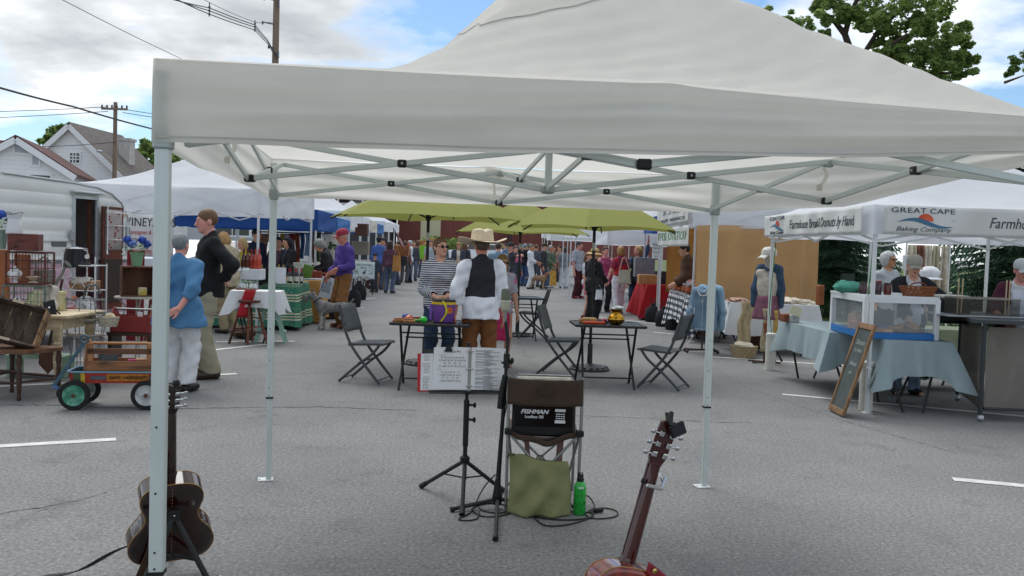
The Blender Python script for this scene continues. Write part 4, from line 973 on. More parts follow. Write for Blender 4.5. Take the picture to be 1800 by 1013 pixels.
# the musicians' things under the near canopy
BLK=M('#141516',rough=.42,var=.08); BLKM=M('#0f1011',rough=.6); CHR=M('#c8cbcd',rough=.12,metal=1,var=.02); STEEL=M('#8b8d8c',rough=.35,metal=.8,var=.06)
def goutline(n=56):
 ks=[(0,0),(.10,.0),(.165,.022),(.198,.07),(.205,.125),(.185,.185),(.148,.235),(.128,.275),(.125,.305),(.135,.345),(.148,.39),(.142,.44),(.115,.475),(.07,.495),(0,.50)]
 def cr(p0,p1,p2,p3,t):return tuple(.5*(2*b+(c-a)*t+(2*a-5*b+4*c-d)*t*t+(3*b-a-3*c+d)*t**3)for a,b,c,d in zip(p0,p1,p2,p3))
 out=[]
 for i in range(len(ks)-1):
  p0=ks[i-1]if i else(-.1,0); p3=ks[i+2]if i+2<len(ks)else(-.07,.495)
  out+=[cr(p0,ks[i],ks[i+1],p3,t/4)for t in range(4)]
 out.append(ks[-1]); return out+[(-x,z)for x,z in out[-2:0:-1]]
def guitar(label,origin,mx,backm,topm,neckm,tune=CHR):
 """local: z along the neck, back towards -y, bottom of the body at 0"""
 t=thing('acoustic_guitar',label,'guitar',origin,0); T=Matrix.LocRotScale(None,mx,None)if not isinstance(mx,Matrix)else mx
 O=goutline(); up=Matrix(((1,0,0,0),(0,0,1,0),(0,1,0,0),(0,0,0,1)))
 B=MB(); n=len(O)
 rings=[(.90,-.056),(.975,-.054),(1.0,-.050),(1.0,.047)]
 for k,y in rings:B.v+=[(x*k,y,.25+(z-.25)*k)for x,z in O]
 for r in range(3):B.f+=[(r*n+i,r*n+(i+1)%n,(r+1)*n+(i+1)%n,(r+1)*n+i)for i in range(n)]
 B.f.append(tuple(range(n))[::-1]); B.m=[0]*len(B.f); B.xf(T); B.build('body',backm,t,smooth=50)
 B=MB(); B.prism(O,.004,0,up@Matrix.Translation((0,0,.047))); B.xf(T).build('soundboard',topm,t,smooth=30)
 for y in(-.051,.049):B=MB(); B.tube([(x*1.002,y,z)for x,z in O],.0022,6,closed=True); B.xf(T).build('binding',M('#a9803e',rough=.4),t)
 B=MB()
 for k in range(22):B.box((0,-.0568,.03+k*.021),(.004,.002,.010))
 B.xf(T).build('centre_strip',M('#8a6a4a',rough=.5),t)
 B=MB(); B.tube([(0,.045,.44),(0,.038,.50),(0,.034,.52)],[.034,.034,.028],12,flat=1)
 pts=[(0,.030,.47+k*.04)for k in range(11)]; B.tube([(0,.036,.46)]+pts+[(0,.026,.885)],[.032]+[.030-k*.0007 for k in range(11)]+[.024],12,flat=.62); B.box((0,.046,.665),(.052,.008,.44),0,0,.002)
 B.xf(T).build('neck',neckm,t,smooth=50)
 B=MB(); hp=[(-.024,0),(.024,0),(.034,.03),(.037,.17),(.018,.182),(0,.172),(-.018,.182),(-.037,.17),(-.034,.03)]
 tilt=Matrix.Translation((0,.038,.875))@Matrix.Rotation(R(10),4,'X'); B.prism(hp,.015,0,tilt@up@Matrix.Translation((0,0,-.008))); hs=B.xf(T).build('headstock',neckm,t,smooth=30)
 for sg in(-1,1):
  for k in range(3):
   B=MB(); z=.045+k*.042; B.box((sg*.022,-.014,z),(.020,.012,.022),0,0,.003); B.rod((sg*.03,-.012,z),(sg*.05,-.012,z),.0035); B.ball((sg*.060,-.012,z),(.012,.005,.009),10,6); B.xf(tilt); B.xf(T).build('tuner',tune,t)
 return t,T,tilt
DARKW=M('#30150f',rough=.10,coat=1,var=.35,scale=5,kind='wood',col2='#0c0706',stretch=(6,6,1)); REDW=M('#8a2a1d',rough=.12,coat=1,var=.15,kind='wood',col2='#3f1210',stretch=(8,8,1),scale=4); REDN=M('#45100f',rough=.18,coat=.8,var=.15,scale=4)
q=G(297,992); q.y=4.02; q.x=-1.525; ga=Vector((q.x,q.y,.10)); Tm=Matrix.Scale(.88,4)@Matrix.Rotation(R(21),4,'Z')@Matrix.Rotation(R(25),4,'X')@Matrix.Rotation(R(7),4,'Z')
gt,T,tl=guitar('dark acoustic guitar showing its glossy back, on a stand behind the left canopy leg',ga,Tm,DARKW,M('#5a2a14',rough=.2,coat=.8),DARKW)
B=MB(); B.grid(lambda u,v:(-.075-.08*v+.045*u-.10*max(0,v-.55),-.064-.012*math.sin(v*3)-.02*max(0,v-.7),.46-v*.60),3,22); B.tube([(-.03,-.02,.62),(-.05,-.05,.55),(-.06,-.062,.46)],.012,6); B.xf(T); st=B.build('strap',M('#4a3526',rough=.8,var=.2,scale=15,bump=.3),gt,solid=.004)
B=MB(); B.box((-.085,-.072,.40),(.040,.004,.022),R(0),0); B.xf(T).build('strap_badge',M('#c99a3e',rough=.6,var=.5,scale=80),st)
B=MB(); B.ball((.012,-.02,1.075),.019,10,8); B.rod((.0,.0,1.06),(.012,-.02,1.075),.006); B.xf(T).build('clip_tuner',BLK,gt)
gs=thing('guitar_stand','black tubular guitar stand holding the dark guitar by the left canopy leg','guitar stand',(q.x,q.y,0),R(21))
hubp=Vector((.015,-.215,.34))
for a,b_ in(((.18,-.30,.02),1),((-.14,-.36,.02),1)):
 B=MB(); B.rod(hubp,a,.013); B.rod(Vector(a)+Vector((0,0,.03)),Vector(a)-Vector((0,.012,.012)),.016); B.build('leg',BLK,gs)
B=MB(); B.tube([hubp,(.01,.06,.20),(.0,.22,.02)],.012,8); B.build('leg',BLK,gs)
B=MB(); B.box(hubp,(.05,.035,.05),0,0,.006); B.build('hub',BLKM,gs); B=MB(); B.ball(hubp+Vector((0,-.02,.005)),.005,8,6); B.build('bolt',CHR,gs)
for sg in(-1,1):B=MB(); B.tube([(.01,-.16,.15),(sg*.11,-.06,.085),(sg*.12,.06,.08),(sg*.12,.09,.12)],.009,8); B.build('yoke',BLK,gs)
B=MB(); B.ball((.205,-.28,.06),(.02,.03,.02),10,8); B.rod((.17,-.29,.04),(.205,-.28,.06),.01); B.build('chrome_knob',CHR,gs)
B=MB(); B.grid(lambda u,v:(-.16-.44*v+.03*u,-.07-.10*v+.05*u,.150*(1-v)**1.6+.008+.01*math.sin(9*v)),2,18)
tag(B.build('strap',M('#1d1b1e',rough=.7),None,(q.x,q.y,0),solid=.004),'black strap end trailing on the asphalt left of the dark guitar','strap')
hb=A(1108,1000,2.95); ht=A(1180,742,3.0); zax=(ht-hb).normalized(); xax=Vector((.95,.30,0)); xax=(xax-zax*xax.dot(zax)).normalized(); yax=zax.cross(xax)
Tm2=Matrix((xax,yax,zax)).transposed().to_4x4()@Matrix.Scale(.90,4); k_=(ht-hb).length/.545
o2=ht-zax*1.05*.90
g2,T2,tl2=guitar('reddish brown acoustic guitar at the bottom edge with capo and clip tuner on its neck',o2,Tm2,REDW,REDW,REDN)
B=MB(); z=.80; B.bar((-.036,-.006,z),(.034,-.010,z),.018,.014,bev=.003); B.bar((.030,-.010,z),(.044,.010,z+.045),.010,.012,bev=.002); B.tube([(.034,-.01,z),(.048,.02,z+.02),(.040,.055,z+.05)],.005,6); B.rod((-.044,.02,z+.01),(-.03,.01,z+.008),.009,m=1); B.xf(T2); cp=tag(B.build('capo',[CHR,BLKM],None,o2),'silver spring capo clamped across the neck of the reddish guitar','capo')
B=MB(); B.box((.024,-.028,.162),(.062,.016,.052),Matrix.Rotation(R(-38),3,'Y'),0,.004); B.bar((-.012,-.016,.175),(-.006,.03,.20),.022,.012,0,bev=.003); B.bar((-.012,-.03,.17),(-.01,.0,.215),.014,.010); B.xf(tl2); B.xf(T2); tt=tag(B.build('clip_tuner',BLK,None,o2),'black clip on tuner gripping the headstock of the reddish guitar','tuner')
B=MB(); B.box((.024,-.037,.162),(.05,.003,.04),Matrix.Rotation(R(-38),3,'Y')); B.xf(tl2); B.xf(T2).build('tuner_screen',M('#2a2f33',rough=.08),tt)
B=MB()
def stp(u,v):return(.03+v*.17,-.064-.022*math.sin(v*2.6)+.002,.50+.020-(u-.5)*.052*(1-.35*(1-v)**8)-v*.10+.02*v*v)
B.grid(stp,6,20); B.xf(T2); s2=B.build('strap',M('#8f1f2c',rough=.4,var=.25,scale=25,bump=.4,bscale=60),g2,solid=.005)
B=MB(); B.lathe([(.010,0),(.010,.004),(.004,.006)],(.055,-.076,.512),12,rot=Matrix.Rotation(PI/2,3,'X')); B.xf(T2).build('strap_button',M('#c7b06a',rough=.2,metal=1),s2)
# music stand with binder
q=G(815,880); ms_=thing('music_stand','black folding music stand holding an open binder of song sheets','music stand',(q.x,q.y,0))
def loc(x,y,D,o):p=A(x,y,D)-o; return p
D0=q.y
hub=loc(815,818,D0,q)
for fx,fy in((740,855),(884,862),(812,905)):
 f=G(fx,fy,.012)-q; B=MB(); a=Vector((0,0,hub.z+.03)); B.rod(a,f,.0125); B.rod(f+(a-f)*.12,f,.016,.018); lg=B.build('leg',BLK,ms_)
 B=MB(); m_=a.lerp(f,.5); B.rod(m_,(0,0,.14),.005); B.build('brace',BLK,ms_)
B=MB(); B.rod((0,0,.13),(0,0,hub.z+.18),.014); B.rod((0,0,hub.z+.12),(0,0,.62),.018); B.rod((0,0,.60),(0,0,.76),.011); B.build('column',BLK,ms_)
B=MB(); B.lathe([(.028,-.02),(.03,.02),(.02,.03)],(0,0,hub.z+.03),12); B.build('hub',BLKM,ms_)
for z,s_ in((.59,1),(.50,1)):B=MB(); B.rod((.01,-.005,z),(.045,-.01,z),.008); B.ball((.05,-.01,z),(.010,.010,.018),10,6); B.build('clamp_knob',BLKM,ms_)
c0,c1=loc(754,690,D0-.08,q),loc(888,692,D0-.08,q); t0=loc(758,612,D0+.04,q)
mx=frame_mx(c0,c1-c0,t0-c0); wd_,hh_=(c1-c0).length,(t0-c0).length
B=MB(); r_=.02; B.prism([(0,0),(wd_,0),(wd_,hh_-.03),(wd_-.02,hh_),(.02,hh_),(0,hh_-.03)],.006,0,mx@Matrix.Translation((0,0,-.006))); B.xf(Matrix()); B.build('desk',BLK,ms_)
B=MB(); B.box((wd_/2,-.004,.022),(wd_,.008,.05),None,0,.002); B.xf(mx).build('lip',BLK,ms_)
B=MB(); B.box((wd_*.5,hh_+.012,0),(.022,.05,.03),None,0,.004); B.xf(mx).build('page_clip',BLKM,ms_)
PAPER=M('#d6d8dc',rough=.75,var=.05,scale=3); INKP=M('#3c3d42',rough=.8,var=0)
bi=thing('binder','open ring binder of white song sheets resting on the music stand','binder',q+mx.translation); mb=mx.copy(); mb.translation=Vector()
B=MB(); B.box((wd_*.25-.03,hh_*.5,.006),(wd_*.55,hh_*.92,.004)); B.box((wd_*.76,hh_*.48,.006),(wd_*.46,hh_*.92,.004)); B.xf(mb).build('cover',M('#26282c',rough=.5),bi)
B=MB(); B.box((-.035,hh_*.44,.004),(.08,hh_*.86,.004),Matrix.Rotation(R(3),3,'Z')); B.xf(mb); fo=tag(B.build('folder',M('#b3202e',rough=.5),None,q+mx.translation),'red paper folder sticking out left of the open binder','folder')
B=MB(); B.box((-.018,hh_*.45,.008),(.075,hh_*.82,.002),Matrix.Rotation(R(2),3,'Z')); B.xf(mb).build('sheet',PAPER,fo)
B=MB()
for k in range(24):
 if k in(5,13,14):continue
 B.box((-.018-random.uniform(0,.008),hh_*.83-k*hh_*.033,.0095),(.050*random.uniform(.6,1),.0022,.0006))
B.xf(mb).build('small_print',M('#70737a',rough=.9,var=0),fo)
pw=wd_*.49
B=MB(); B.grid(lambda u,v:(.018+u*pw,.012+v*hh_*.96,.012+.010*math.sin(u*PI*.8)),10,2); B.xf(mb).build('left_page',PAPER,bi)
B=MB(); B.grid(lambda u,v:(wd_*.545+u*pw*.97,.014+v*hh_*.95,.022-.012*u+.006*math.sin(u*4)),10,2); B.xf(mb).build('right_page',PAPER,bi)
def ptxt(s,x,y,size,al='CENTER',sx=1.0):text('lettering',s,size,INKP,bi,mb@Matrix.Translation((x,y,.0245)),.0002,al,0,sx)
ptxt("Grandpa's Pie",.018+pw*.5,hh_*.90,.019)
ptxt("Chorus/Verse",.018+pw*.14,hh_*.81,.008,'LEFT'); ptxt("Chords",.018+pw*.12,hh_*.49,.008,'LEFT')
for r_i,row in enumerate(("D A D G A A D D","D F#7 G E7 D A D D","G   D    D   A","D F#7 G E7 D A D D")):ptxt(row,.018+pw*.52,hh_*(.76-.065*r_i),.0135,'CENTER',1.35)
for r_i,row in enumerate(("C G C C G   C","C E7 F D7 C G C","F    C    C   G","C E7 F D7 C G C")):ptxt(row,.018+pw*.48,hh_*(.43-.065*r_i),.0135,'CENTER',1.3)
B=MB()
for k in range(44):
 if k in(9,18,27):continue
 w_=pw*random.uniform(.35,.52); B.box((wd_*.60+w_/2+(pw*.22 if k%9 in(2,6)else 0),hh_*.93-k*hh_*.0205,.0245),(w_,.0030,.0006))
B.xf(mb).build('small_print',M('#8c8f95',rough=.9,var=0),bi)
B=MB(); B.box((wd_*.527,hh_*.49,.020),(.020,hh_*.95,.006),None,0,.002); rg=B.xf(mb).build('ring_spine',STEEL,bi)
for z in(.12,.5,.9):B=MB(); B.tube([(wd_*.527-.022,hh_*z,.014),(wd_*.527-.012,hh_*z,.036),(wd_*.527+.012,hh_*z,.036),(wd_*.527+.024,hh_*z,.020)],.0025,6); B.xf(mb).build('ring',CHR,bi)
B=MB(); B.prism([(-.022,0),(.022,0),(.014,.035),(-.014,.035)],.022,0,Matrix.Translation((wd_*.24,hh_*.90,.012))); B.tube([(wd_*.24-.012,hh_*.94,.02),(wd_*.24-.008,hh_*1.05,.024),(wd_*.24+.008,hh_*1.05,.024),(wd_*.24+.012,hh_*.94,.02)],.002,6); B.xf(mb); tag(B.build('binder_clip',BLKM,None,q+mx.translation),'black binder clip gripping the top of the left song sheet','clip')
# microphone stand
q=G(874,893); mc=thing('microphone_stand','black tripod microphone stand with a round bodied condenser microphone','microphone stand',(q.x,q.y,0)); D0=q.y
for fx,fy in((792,896),(871,948),(985,893)):
 f=G(fx,fy,.014)-q; B=MB(); B.rod((0,0,.055),f,.0115); B.rod(f*.93+Vector((0,0,.0555))*.07,f,.016); B.build('leg',BLK,mc)
B=MB(); B.lathe([(.022,0),(.028,.02),(.028,.07),(.018,.10),(.016,.16)],(0,0,.02),12); B.build('hub',BLKM,mc)
topm=loc(888,560,D0,q)
B=MB(); B.tube([(0,0,.05),(.012,0,.45),(.026,0,.80)],.0125,10); B.build('lower_tube',BLK,mc)
B=MB(); B.tube([(.026,0,.78),(.03,0,1.0),(topm.x,topm.y,topm.z)],.009,10); B.build('upper_tube',BLK,mc)
B=MB(); B.rod((.028,-.01,.84),(.028,.01,.92),.020); B.rod((.028,0,.88),(.055,-.01,.885),.008); B.ball((.06,-.01,.885),(.012,.016,.018),10,8); B.rod((.028,0,.875),(.0,-.02,.872),.007); B.build('clutch',BLKM,mc)
B=MB(); B.tube([(-.004,-.018,.60),(.004,-.02,.70),(.024,-.02,.80)],.017,8); B.build('boom_sleeve',BLK,mc)
B=MB(); B.rod((topm.x,topm.y,topm.z-.02),(topm.x,topm.y,topm.z+.045),.010); B.build('mic_mount',STEEL,mc)
mz=topm.z+.04; B=MB(); B.lathe([(.016,0),(.026,.006),(.0285,.02),(.0285,.055)],(topm.x,topm.y,mz),20,sy=.8); mic=B.build('microphone_body',M('#b9bda8',rough=.35,metal=.3),mc,smooth=60)
B=MB(); B.lathe([(.029,.055),(.031,.058),(.031,.064),(.029,.067)],(topm.x,topm.y,mz),20,sy=.8); B.build('grille_ring',M('#c9ccbe',rough=.2,metal=.6),mic)
B=MB(); B.lathe([(.0285,.067),(.0285,.12),(.024,.133),(.010,.137),(0,.137)],(topm.x,topm.y,mz),20,sy=.8); B.build('grille',M('#7f8377',rough=.45,metal=.4,var=.2,scale=300,bump=.6,bscale=500),mic,smooth=60)
B=MB(); B.tube([(topm.x,topm.y+.012,mz),(.04,.03,1.0),(.02,.03,.8),(.035,.03,.6),(.0,.03,.4),(-.01,.03,.2),(-.03,-.02,.05)],.0038,6); B.build('cable',BLKM,mc)
def ground_cable(label,pts,r=.0042):
 P=[G(x,y,.006+(z if z else 0))for x,y,z in[(p+(0,))[:3]for p in pts]]; out=[]
 for i in range(len(P)-1):
  p0,p1,p2,p3=P[max(0,i-1)],P[i],P[i+1],P[min(len(P)-1,i+2)]
  for t in range(6):t/=6; out.append(.5*(2*p1+(p2-p0)*t+(2*p0-5*p1+4*p2-p3)*t*t+(3*p1-p0-3*p2+p3)*t**3))
 out.append(P[-1]); B=MB(); B.tube(out,r,6); return tag(B.build('cable',BLKM),label,'cable')
ground_cable('black cable coiled on the asphalt behind the left leg of the microphone stand',[(870,835,.28),(850,858,.14),(838,885),(850,898),(880,902),(895,895),(880,886),(845,886),(830,896),(850,908),(885,906),(900,896),(872,884),(836,890),(826,902),(806,912),(818,915),(838,912),(842,900)])
ground_cable('black power cable looping on the asphalt around the green bottle',[(925,905),(960,912),(1005,914),(1040,908),(1045,890),(1033,872,.06),(1020,880,.03),(1030,905),(1048,912),(1082,908),(1083,898),(1060,893),(1035,898),(1042,908),(1000,922),(960,924),(940,910),(942,895),(975,890),(1010,900),(1040,900),(1050,897)])
B=MB(); p=G(1052,897,.016); B.box(p,(.06,.025,.025),.4,0,.006); tag(B.build('power_plug',BLKM),'black moulded plug lying on the cable loops right of the green bottle','plug')
# camp chair with the amplifier
q=G(950,900); ch=thing('camp_chair','brown fabric folding camp chair with grey tube legs seen from behind','camp chair',(q.x,q.y,0)); D0=q.y
xl,xr=-.205,.215; BRN=M('#4b3b31',rough=.85,var=.15,scale=10,bump=.3,bscale=80,trans=.08)
for x in(xl,xr):
 B=MB(); B.rod((x,-.02,.01),(x+(.01 if x>0 else-.005),.02,.80),.0095); B.build('back_upright',STEEL,ch)
 B=MB(); B.rod((x,.44,.01),(x,.40,.42),.0095); B.build('front_post',STEEL,ch)
for a,b_ in(((xl,0,.47),(xr-.02,.0,.03)),((xr,0,.47),(xl+.02,.0,.03)),((xl,.0,.47),(xl+.05,.42,.03)),((xr,.0,.47),(xr-.05,.42,.03)),((xl,.42,.42),(xr,.44,.03)),((xr,.42,.42),(xl,.44,.03))):
 B=MB(); B.rod(a,b_,.0085); B.build('cross_leg',STEEL,ch)
for x in(xl,xr):B=MB(); B.box((x,-.01,.475),(.045,.05,.035),None,0,.006); B.build('corner_bracket',BLKM,ch)
B=MB(); B.grid(lambda u,v:(xl-.012+u*(xr-xl+.024),.004-.03*math.sin(PI*u)*0-.008*math.sin(u*9),.635+v*(.155-.012*math.sin(PI*u))-.012*math.sin(PI*u)*(1-v)),20,8); bk=B.build('backrest',BRN,ch,solid=.004)
B=MB(); B.box((.005,-.012,.72),(.085,.003,.045)); B.build('patch',M('#3f322a',rough=.9),bk)
B=MB(); B.grid(lambda u,v:(xl+u*(xr-xl),v*.42,.47-.065*math.sin(PI*u)-.02*math.sin(PI*v)),20,8); B.grid(lambda u,v:(xl+u*(xr-xl),-.006,.475-.065*math.sin(PI*u)-.012*v+.022*(1-v)-.01*math.sin(u*14)),24,3); B.build('seat',BRN,ch,solid=.004)
B=MB(); B.grid(lambda u,v:(-.11+u*.03+v*.02,.1,.42-v*.20),3,6); B.build('hanging_strip',M('#8a6d66',rough=.9,trans=.2),ch)
B=MB(); B.grid(lambda u,v:(.09+u*.04-v*.01,.1,.42-v*.22),3,6); B.build('hanging_strip',M('#8a6d66',rough=.9,trans=.2),ch)
am=thing('guitar_amplifier','black instrument amplifier standing on the brown camp chair','amplifier',(q.x,q.y,0))
B=MB(); B.box((.002,.16,.605),(.375,.25,.33),None,0,.012); B.build('cabinet',M('#0d0e10',rough=.35,var=.15,scale=30,bump=.2,bscale=150),am)
B=MB(); B.box((.002,.033,.60),(.345,.006,.20),None,0,.002); B.build('rear_panel',M('#08090a',rough=.15),am)
B=MB(); B.tube([(-.165,.16,.765),(-.16,.10,.795),(.16,.10,.795),(.168,.16,.765)],.007,8); B.build('handle',CHR,am)
B=MB(); B.box((.0,.10,.775),(.33,.10,.012),None,0,.003); B.build('control_strip',M('#b9b4a0',rough=.4,var=.4,scale=25),am)
WL=M('#d9dadc',rough=.5,var=0); fm=lambda x,z:Matrix(((1,0,0,x),(0,0,-1,.027),(0,1,0,z),(0,0,0,1)))
text('lettering','FISHMAN',.034,WL,am,fm(-.055,.588),.0006,'CENTER',.28,1.15,1.0,.0012); text('lettering','Loudbox 100',.024,WL,am,fm(-.055,.558),.0006,'CENTER',0,.85,1.0,.0006)
B=MB(); B.box((.098,.0285,.600),(.062,.002,.016)); B.box((.098,.0285,.533),(.062,.002,.018))
for r_ in range(3):
 for k in range(4):B.box((.078+k*.014,.0285,.578-r_*.013),(.010,.002,.006))
B.build('rating_labels',WL,am)
# tote bag and bottle
q=G(946,903); tb=thing('tote_bag','slouching olive green canvas tote bag leaning on the camp chair legs','tote bag',(q.x,q.y-.02,0))
def totep(side):
 def f(u,v):
  wd=.185-.012*v; x=(-1+2*u)*wd+.012*math.sin(v*3)-.010*v; bulge=(1-abs(2*u-1)**2.5)*(.055*(1-v)**.6+.012); y=.03*v+side*bulge+.010*math.sin(9*u+5*v)*math.sin(6*v)+.006*math.sin(17*u-8*v)+.024*math.sin(13*(u-.7*v)+1)*math.sin(PI*u)*(1-.4*v)
  return(x,y,.006+v*(.335-.035*u+.008*math.sin(7*u))+.012*(1-v)*math.sin(PI*u)*0)
 return f
B=MB(); B.grid(totep(-1),30,24); B.grid(totep(1),30,24)
OL=M('#95976a',rough=.9,kind='patch',col2='#7d8258',scale=2.5,var=.3,bump=.3,bscale=90); B.build('bag',OL,tb,solid=.003,smooth=70)
B=MB(); B.tube([(-.02,.035,.318),(-.015,.03,.338),(.01,.03,.342),(.03,.035,.312)],.007,6,flat=.6); B.build('handle',M('#4c5236',rough=.9),tb); B=MB(); B.tube([(-.19,.02,.33),(-.18,.0,.350),(-.15,.02,.345)],.007,6); B.build('handle',M('#4c5236',rough=.9),tb)
q=G(1018,904); bo=thing('water_bottle','bright green metal sports bottle with black cap standing on the asphalt','bottle',(q.x,q.y,0))
B=MB(); B.lathe([(.030,0),(.037,.004),(.0375,.16),(.034,.178),(.024,.190),(.020,.197)],seg=24); B.build('bottle',M('#1fae3c',rough=.25,coat=.6,kind='patch',col2='#23a83f',scale=20,var=.12),bo,smooth=60)
B=MB(); B.lathe([(.021,.196),(.021,.214),(.014,.222),(.011,.236),(0,.238)],seg=16); B.tube([(.015,0,.222),(.012,0,.245),(-.012,0,.245),(-.015,0,.222)],.004,6); B.build('cap',BLKM,bo)
B=MB()
for k in range(16):
 a=random.uniform(-2.6,-.5); z=random.uniform(.02,.15); B.box((.0377*math.cos(a),.0377*math.sin(a),z),(.007,.0015,random.uniform(.004,.014)),a+PI/2)
B.box((.0377*math.cos(-1.5),.0377*math.sin(-1.5),.165),(.03,.0015,.010),.07,1); B.build('print',[M('#1c6b2e',rough=.4),M('#d5ddd5',rough=.4)],bo)
# bistro tables, folding chairs, umbrellas
GRY=M('#4a4d4f',rough=.5,metal=.2,var=.06); SLING=M('#5d6163',rough=.8,var=.08,scale=40,bump=.3,bscale=300)
def bistro_table(label,loc,rz,wd=.80,dp=.60,h=.71):
 t=thing('bistro_table',label,'table',loc,rz,'folding metal bistro tables'); B=MB(); w2,d2=wd/2,dp/2
 for x0,y0,x1,y1 in((-w2,-d2,w2,-d2),(w2,-d2,w2,d2),(w2,d2,-w2,d2),(-w2,d2,-w2,-d2)):B.bar((x0,y0,h),(x1,y1,h),.045,.028,bev=.004)
 for k in range(9):x=-w2+.05+k*(wd-.1)/8; B.box((x,0,h+.002),(.072,dp-.05,.014),None,0,.003)
 B.build('tabletop',BLK,t)
 for sg in(-1,1):
  x=sg*(w2-.09)
  for a,b_ in(((x,-d2+.06,h-.02),(x+sg*.03,d2-.04,0)),((x-sg*.03,d2-.06,h-.02),(x,-d2+.04,0))):B=MB(); B.bar(a,b_,.014,.026,up=(1,0,0),bev=.003); B.build('leg',BLK,t)
 for z,y in((.12,-d2+.13),(h-.18,d2-.16),(h-.10,-d2+.12)):B=MB(); B.rod((-w2+.09,y,z),(w2-.09,y,z),.009); B.build('stretcher',BLK,t)
 return t
def fold_chair(label,loc,rz):
 """faces +x"""
 t=thing('folding_chair',label,'chair',loc,rz,'grey folding chairs around the bistro tables')
 def curve(P,n=12):
  P=[Vector(p)for p in P]; o=[]
  for i in range(len(P)-1):
   p0,p1,p2,p3=P[max(0,i-1)],P[i],P[i+1],P[min(len(P)-1,i+2)]
   for k in range(n):s=k/n; o.append(.5*(2*p1+(p2-p0)*s+(2*p0-5*p1+4*p2-p3)*s*s+(3*p1-p0-3*p2+p3)*s**3))
  return o+[P[-1]]
 for sg in(-1,1):
  B=MB(); y=sg*.215; B.tube(curve([(-.265,y,.86),(-.20,y,.62),(-.11,y,.42),(.06,y,.20),(.225,y,.012)],6),.013,8,flat=1.25); B.build('back_frame',GRY,t)
  B=MB(); y=sg*.185; B.tube(curve([(.215,y,.45),(.12,y,.33),(-.06,y,.19),(-.26,y,.012)],6),.0125,8,flat=1.25); B.build('leg',GRY,t)
 B=MB(); B.grid(lambda u,v:(-.255+v*.10+.02*math.sin(PI*u)*-1,-.205+u*.41,.855-v*.29),8,6); B.build('backrest',SLING,t,solid=.012)
 B=MB(); B.grid(lambda u,v:(-.155+v*.40,-.20+u*.40,.435+.022*v-.018*math.sin(PI*u)*math.sin(PI*v)-.03*max(0,v-.88)*4),8,14); B.build('seat',SLING,t,solid=.012)
 B=MB(); B.bar((-.15,-.20,.425),(.235,-.20,.445),.018,.022); B.bar((-.15,.20,.425),(.235,.20,.445),.018,.022); B.rod((.24,-.2,.44),(.24,.2,.44),.011); B.build('seat_rail',GRY,t)
 for x,z,r_ in((-.02,.235,.007),(.20,.045,.007),(-.225,.045,.007)):B=MB(); B.rod((x,-.215,z),(x,.215,z),r_); B.build('stretcher',GRY,t)
 return t
p=G(752,690); TL=bistro_table('black bistro table on the left, holding shakers and a purple tub',(p.x,p.y+.32,0),R(-2),.80)
p=G(1072,687); TR=bistro_table('black bistro table on the right, holding a brass spittoon',(p.x-.02,p.y+.33,0),R(3),.76)
p=G(905,600); TF=bistro_table('black bistro table farther back behind the man in the hat',(p.x+.05,p.y+.3,0),R(8),.72)
p=G(640,675); fold_chair('grey folding chair left of the left bistro table, turned towards it',(p.x,p.y+.2,0),R(-12))
p=G(985,663); fold_chair('grey folding chair between the microphone and the right bistro table',(p.x,p.y+.2,0),R(-14))
p=G(1170,687); fold_chair('grey folding chair right of the right bistro table, turned towards it',(p.x,p.y+.22,0),R(152))
p=G(936,597); fold_chair('grey folding chair standing farthest back, beside the distant bistro table',(p.x,p.y+.2,0),R(172))
LIME=M('#95984e',rough=.85,var=.06,scale=3,trans=.28,bump=.1,bscale=30)
def umbrella(label,loc,a0,rad=1.28,rim=1.93,peak=2.5,n=6):
 t=thing('patio_umbrella',label,'umbrella',loc,0,'lime green patio umbrellas')
 def f(u,v):
  a=a0+2*PI*u; k=(u*n)%1; ch=math.cos(PI/n)/math.cos((k-.5)*2*PI/n); scal=1-.05*math.sin(PI*k)*v
  r=rad*v*ch*scal; z=peak-(peak-rim)*(v**1.15)-.02*math.sin(PI*v); return(r*math.cos(a),r*math.sin(a),z+.05*math.sin(PI*k)*v*v*.6)
 B=MB(); B.grid(f,n*8,14,wrap=True); B.build('canopy',LIME,t,smooth=20)
 B=MB(); B.rod((0,0,.0),(0,0,peak-.02),.020,seg=12); B.build('pole',BLK,t); B=MB(); B.rod((0,0,rim-.27),(0,0,rim-.17),.0205,seg=12); B.build('pole_label',M('#c9cacb',rough=.6),t)
 B=MB(); B.lathe([(.02,0),(.035,.02),(.035,.07),(.02,.09)],(0,0,rim-.02),12); B.build('runner',BLKM,t)
 for k in range(n):
  a=a0+2*PI*k/n; B=MB(); d=Vector((math.cos(a),math.sin(a),0))
  pts=[d*rad*v*.99+Vector((0,0,peak-(peak-rim)*v**1.15-.02*math.sin(PI*v)-.018))for v in(.02,.25,.5,.75,1.0)]; B.tube(pts,.009,6); rb=B.build('rib',BLK,t)
  B=MB(); B.rod((d.x*.03,d.y*.03,rim+.02),pts[2],.007,seg=6); B.ball(pts[2],.016,8,6); B.build('strut',BLK,rb)
 B=MB(); B.lathe([(.26,0),(.26,.025),(.20,.05),(.06,.07),(.035,.09),(.032,.34),(.0,.34)],seg=28); bs=B.build('base',M('#34373a',rough=.6,var=.2,scale=8),t)
 B=MB()
 for k in range(16):a=2*PI*k/16; B.ball((.215*math.cos(a),.215*math.sin(a),.042),(.03,.03,.012),8,4)
 B.build('cast_ornament',M('#2b2d30',rough=.6),bs)
 return t
p=G(735,640); umbrella('lime green umbrella on the left, standing behind the left bistro table',(p.x+.08,p.y,0),R(48),1.36,1.88,2.48)
p=G(1036,650); umbrella('lime green umbrella on the right, standing behind the right bistro table',(p.x,p.y,0),R(20),1.20,1.82,2.38)
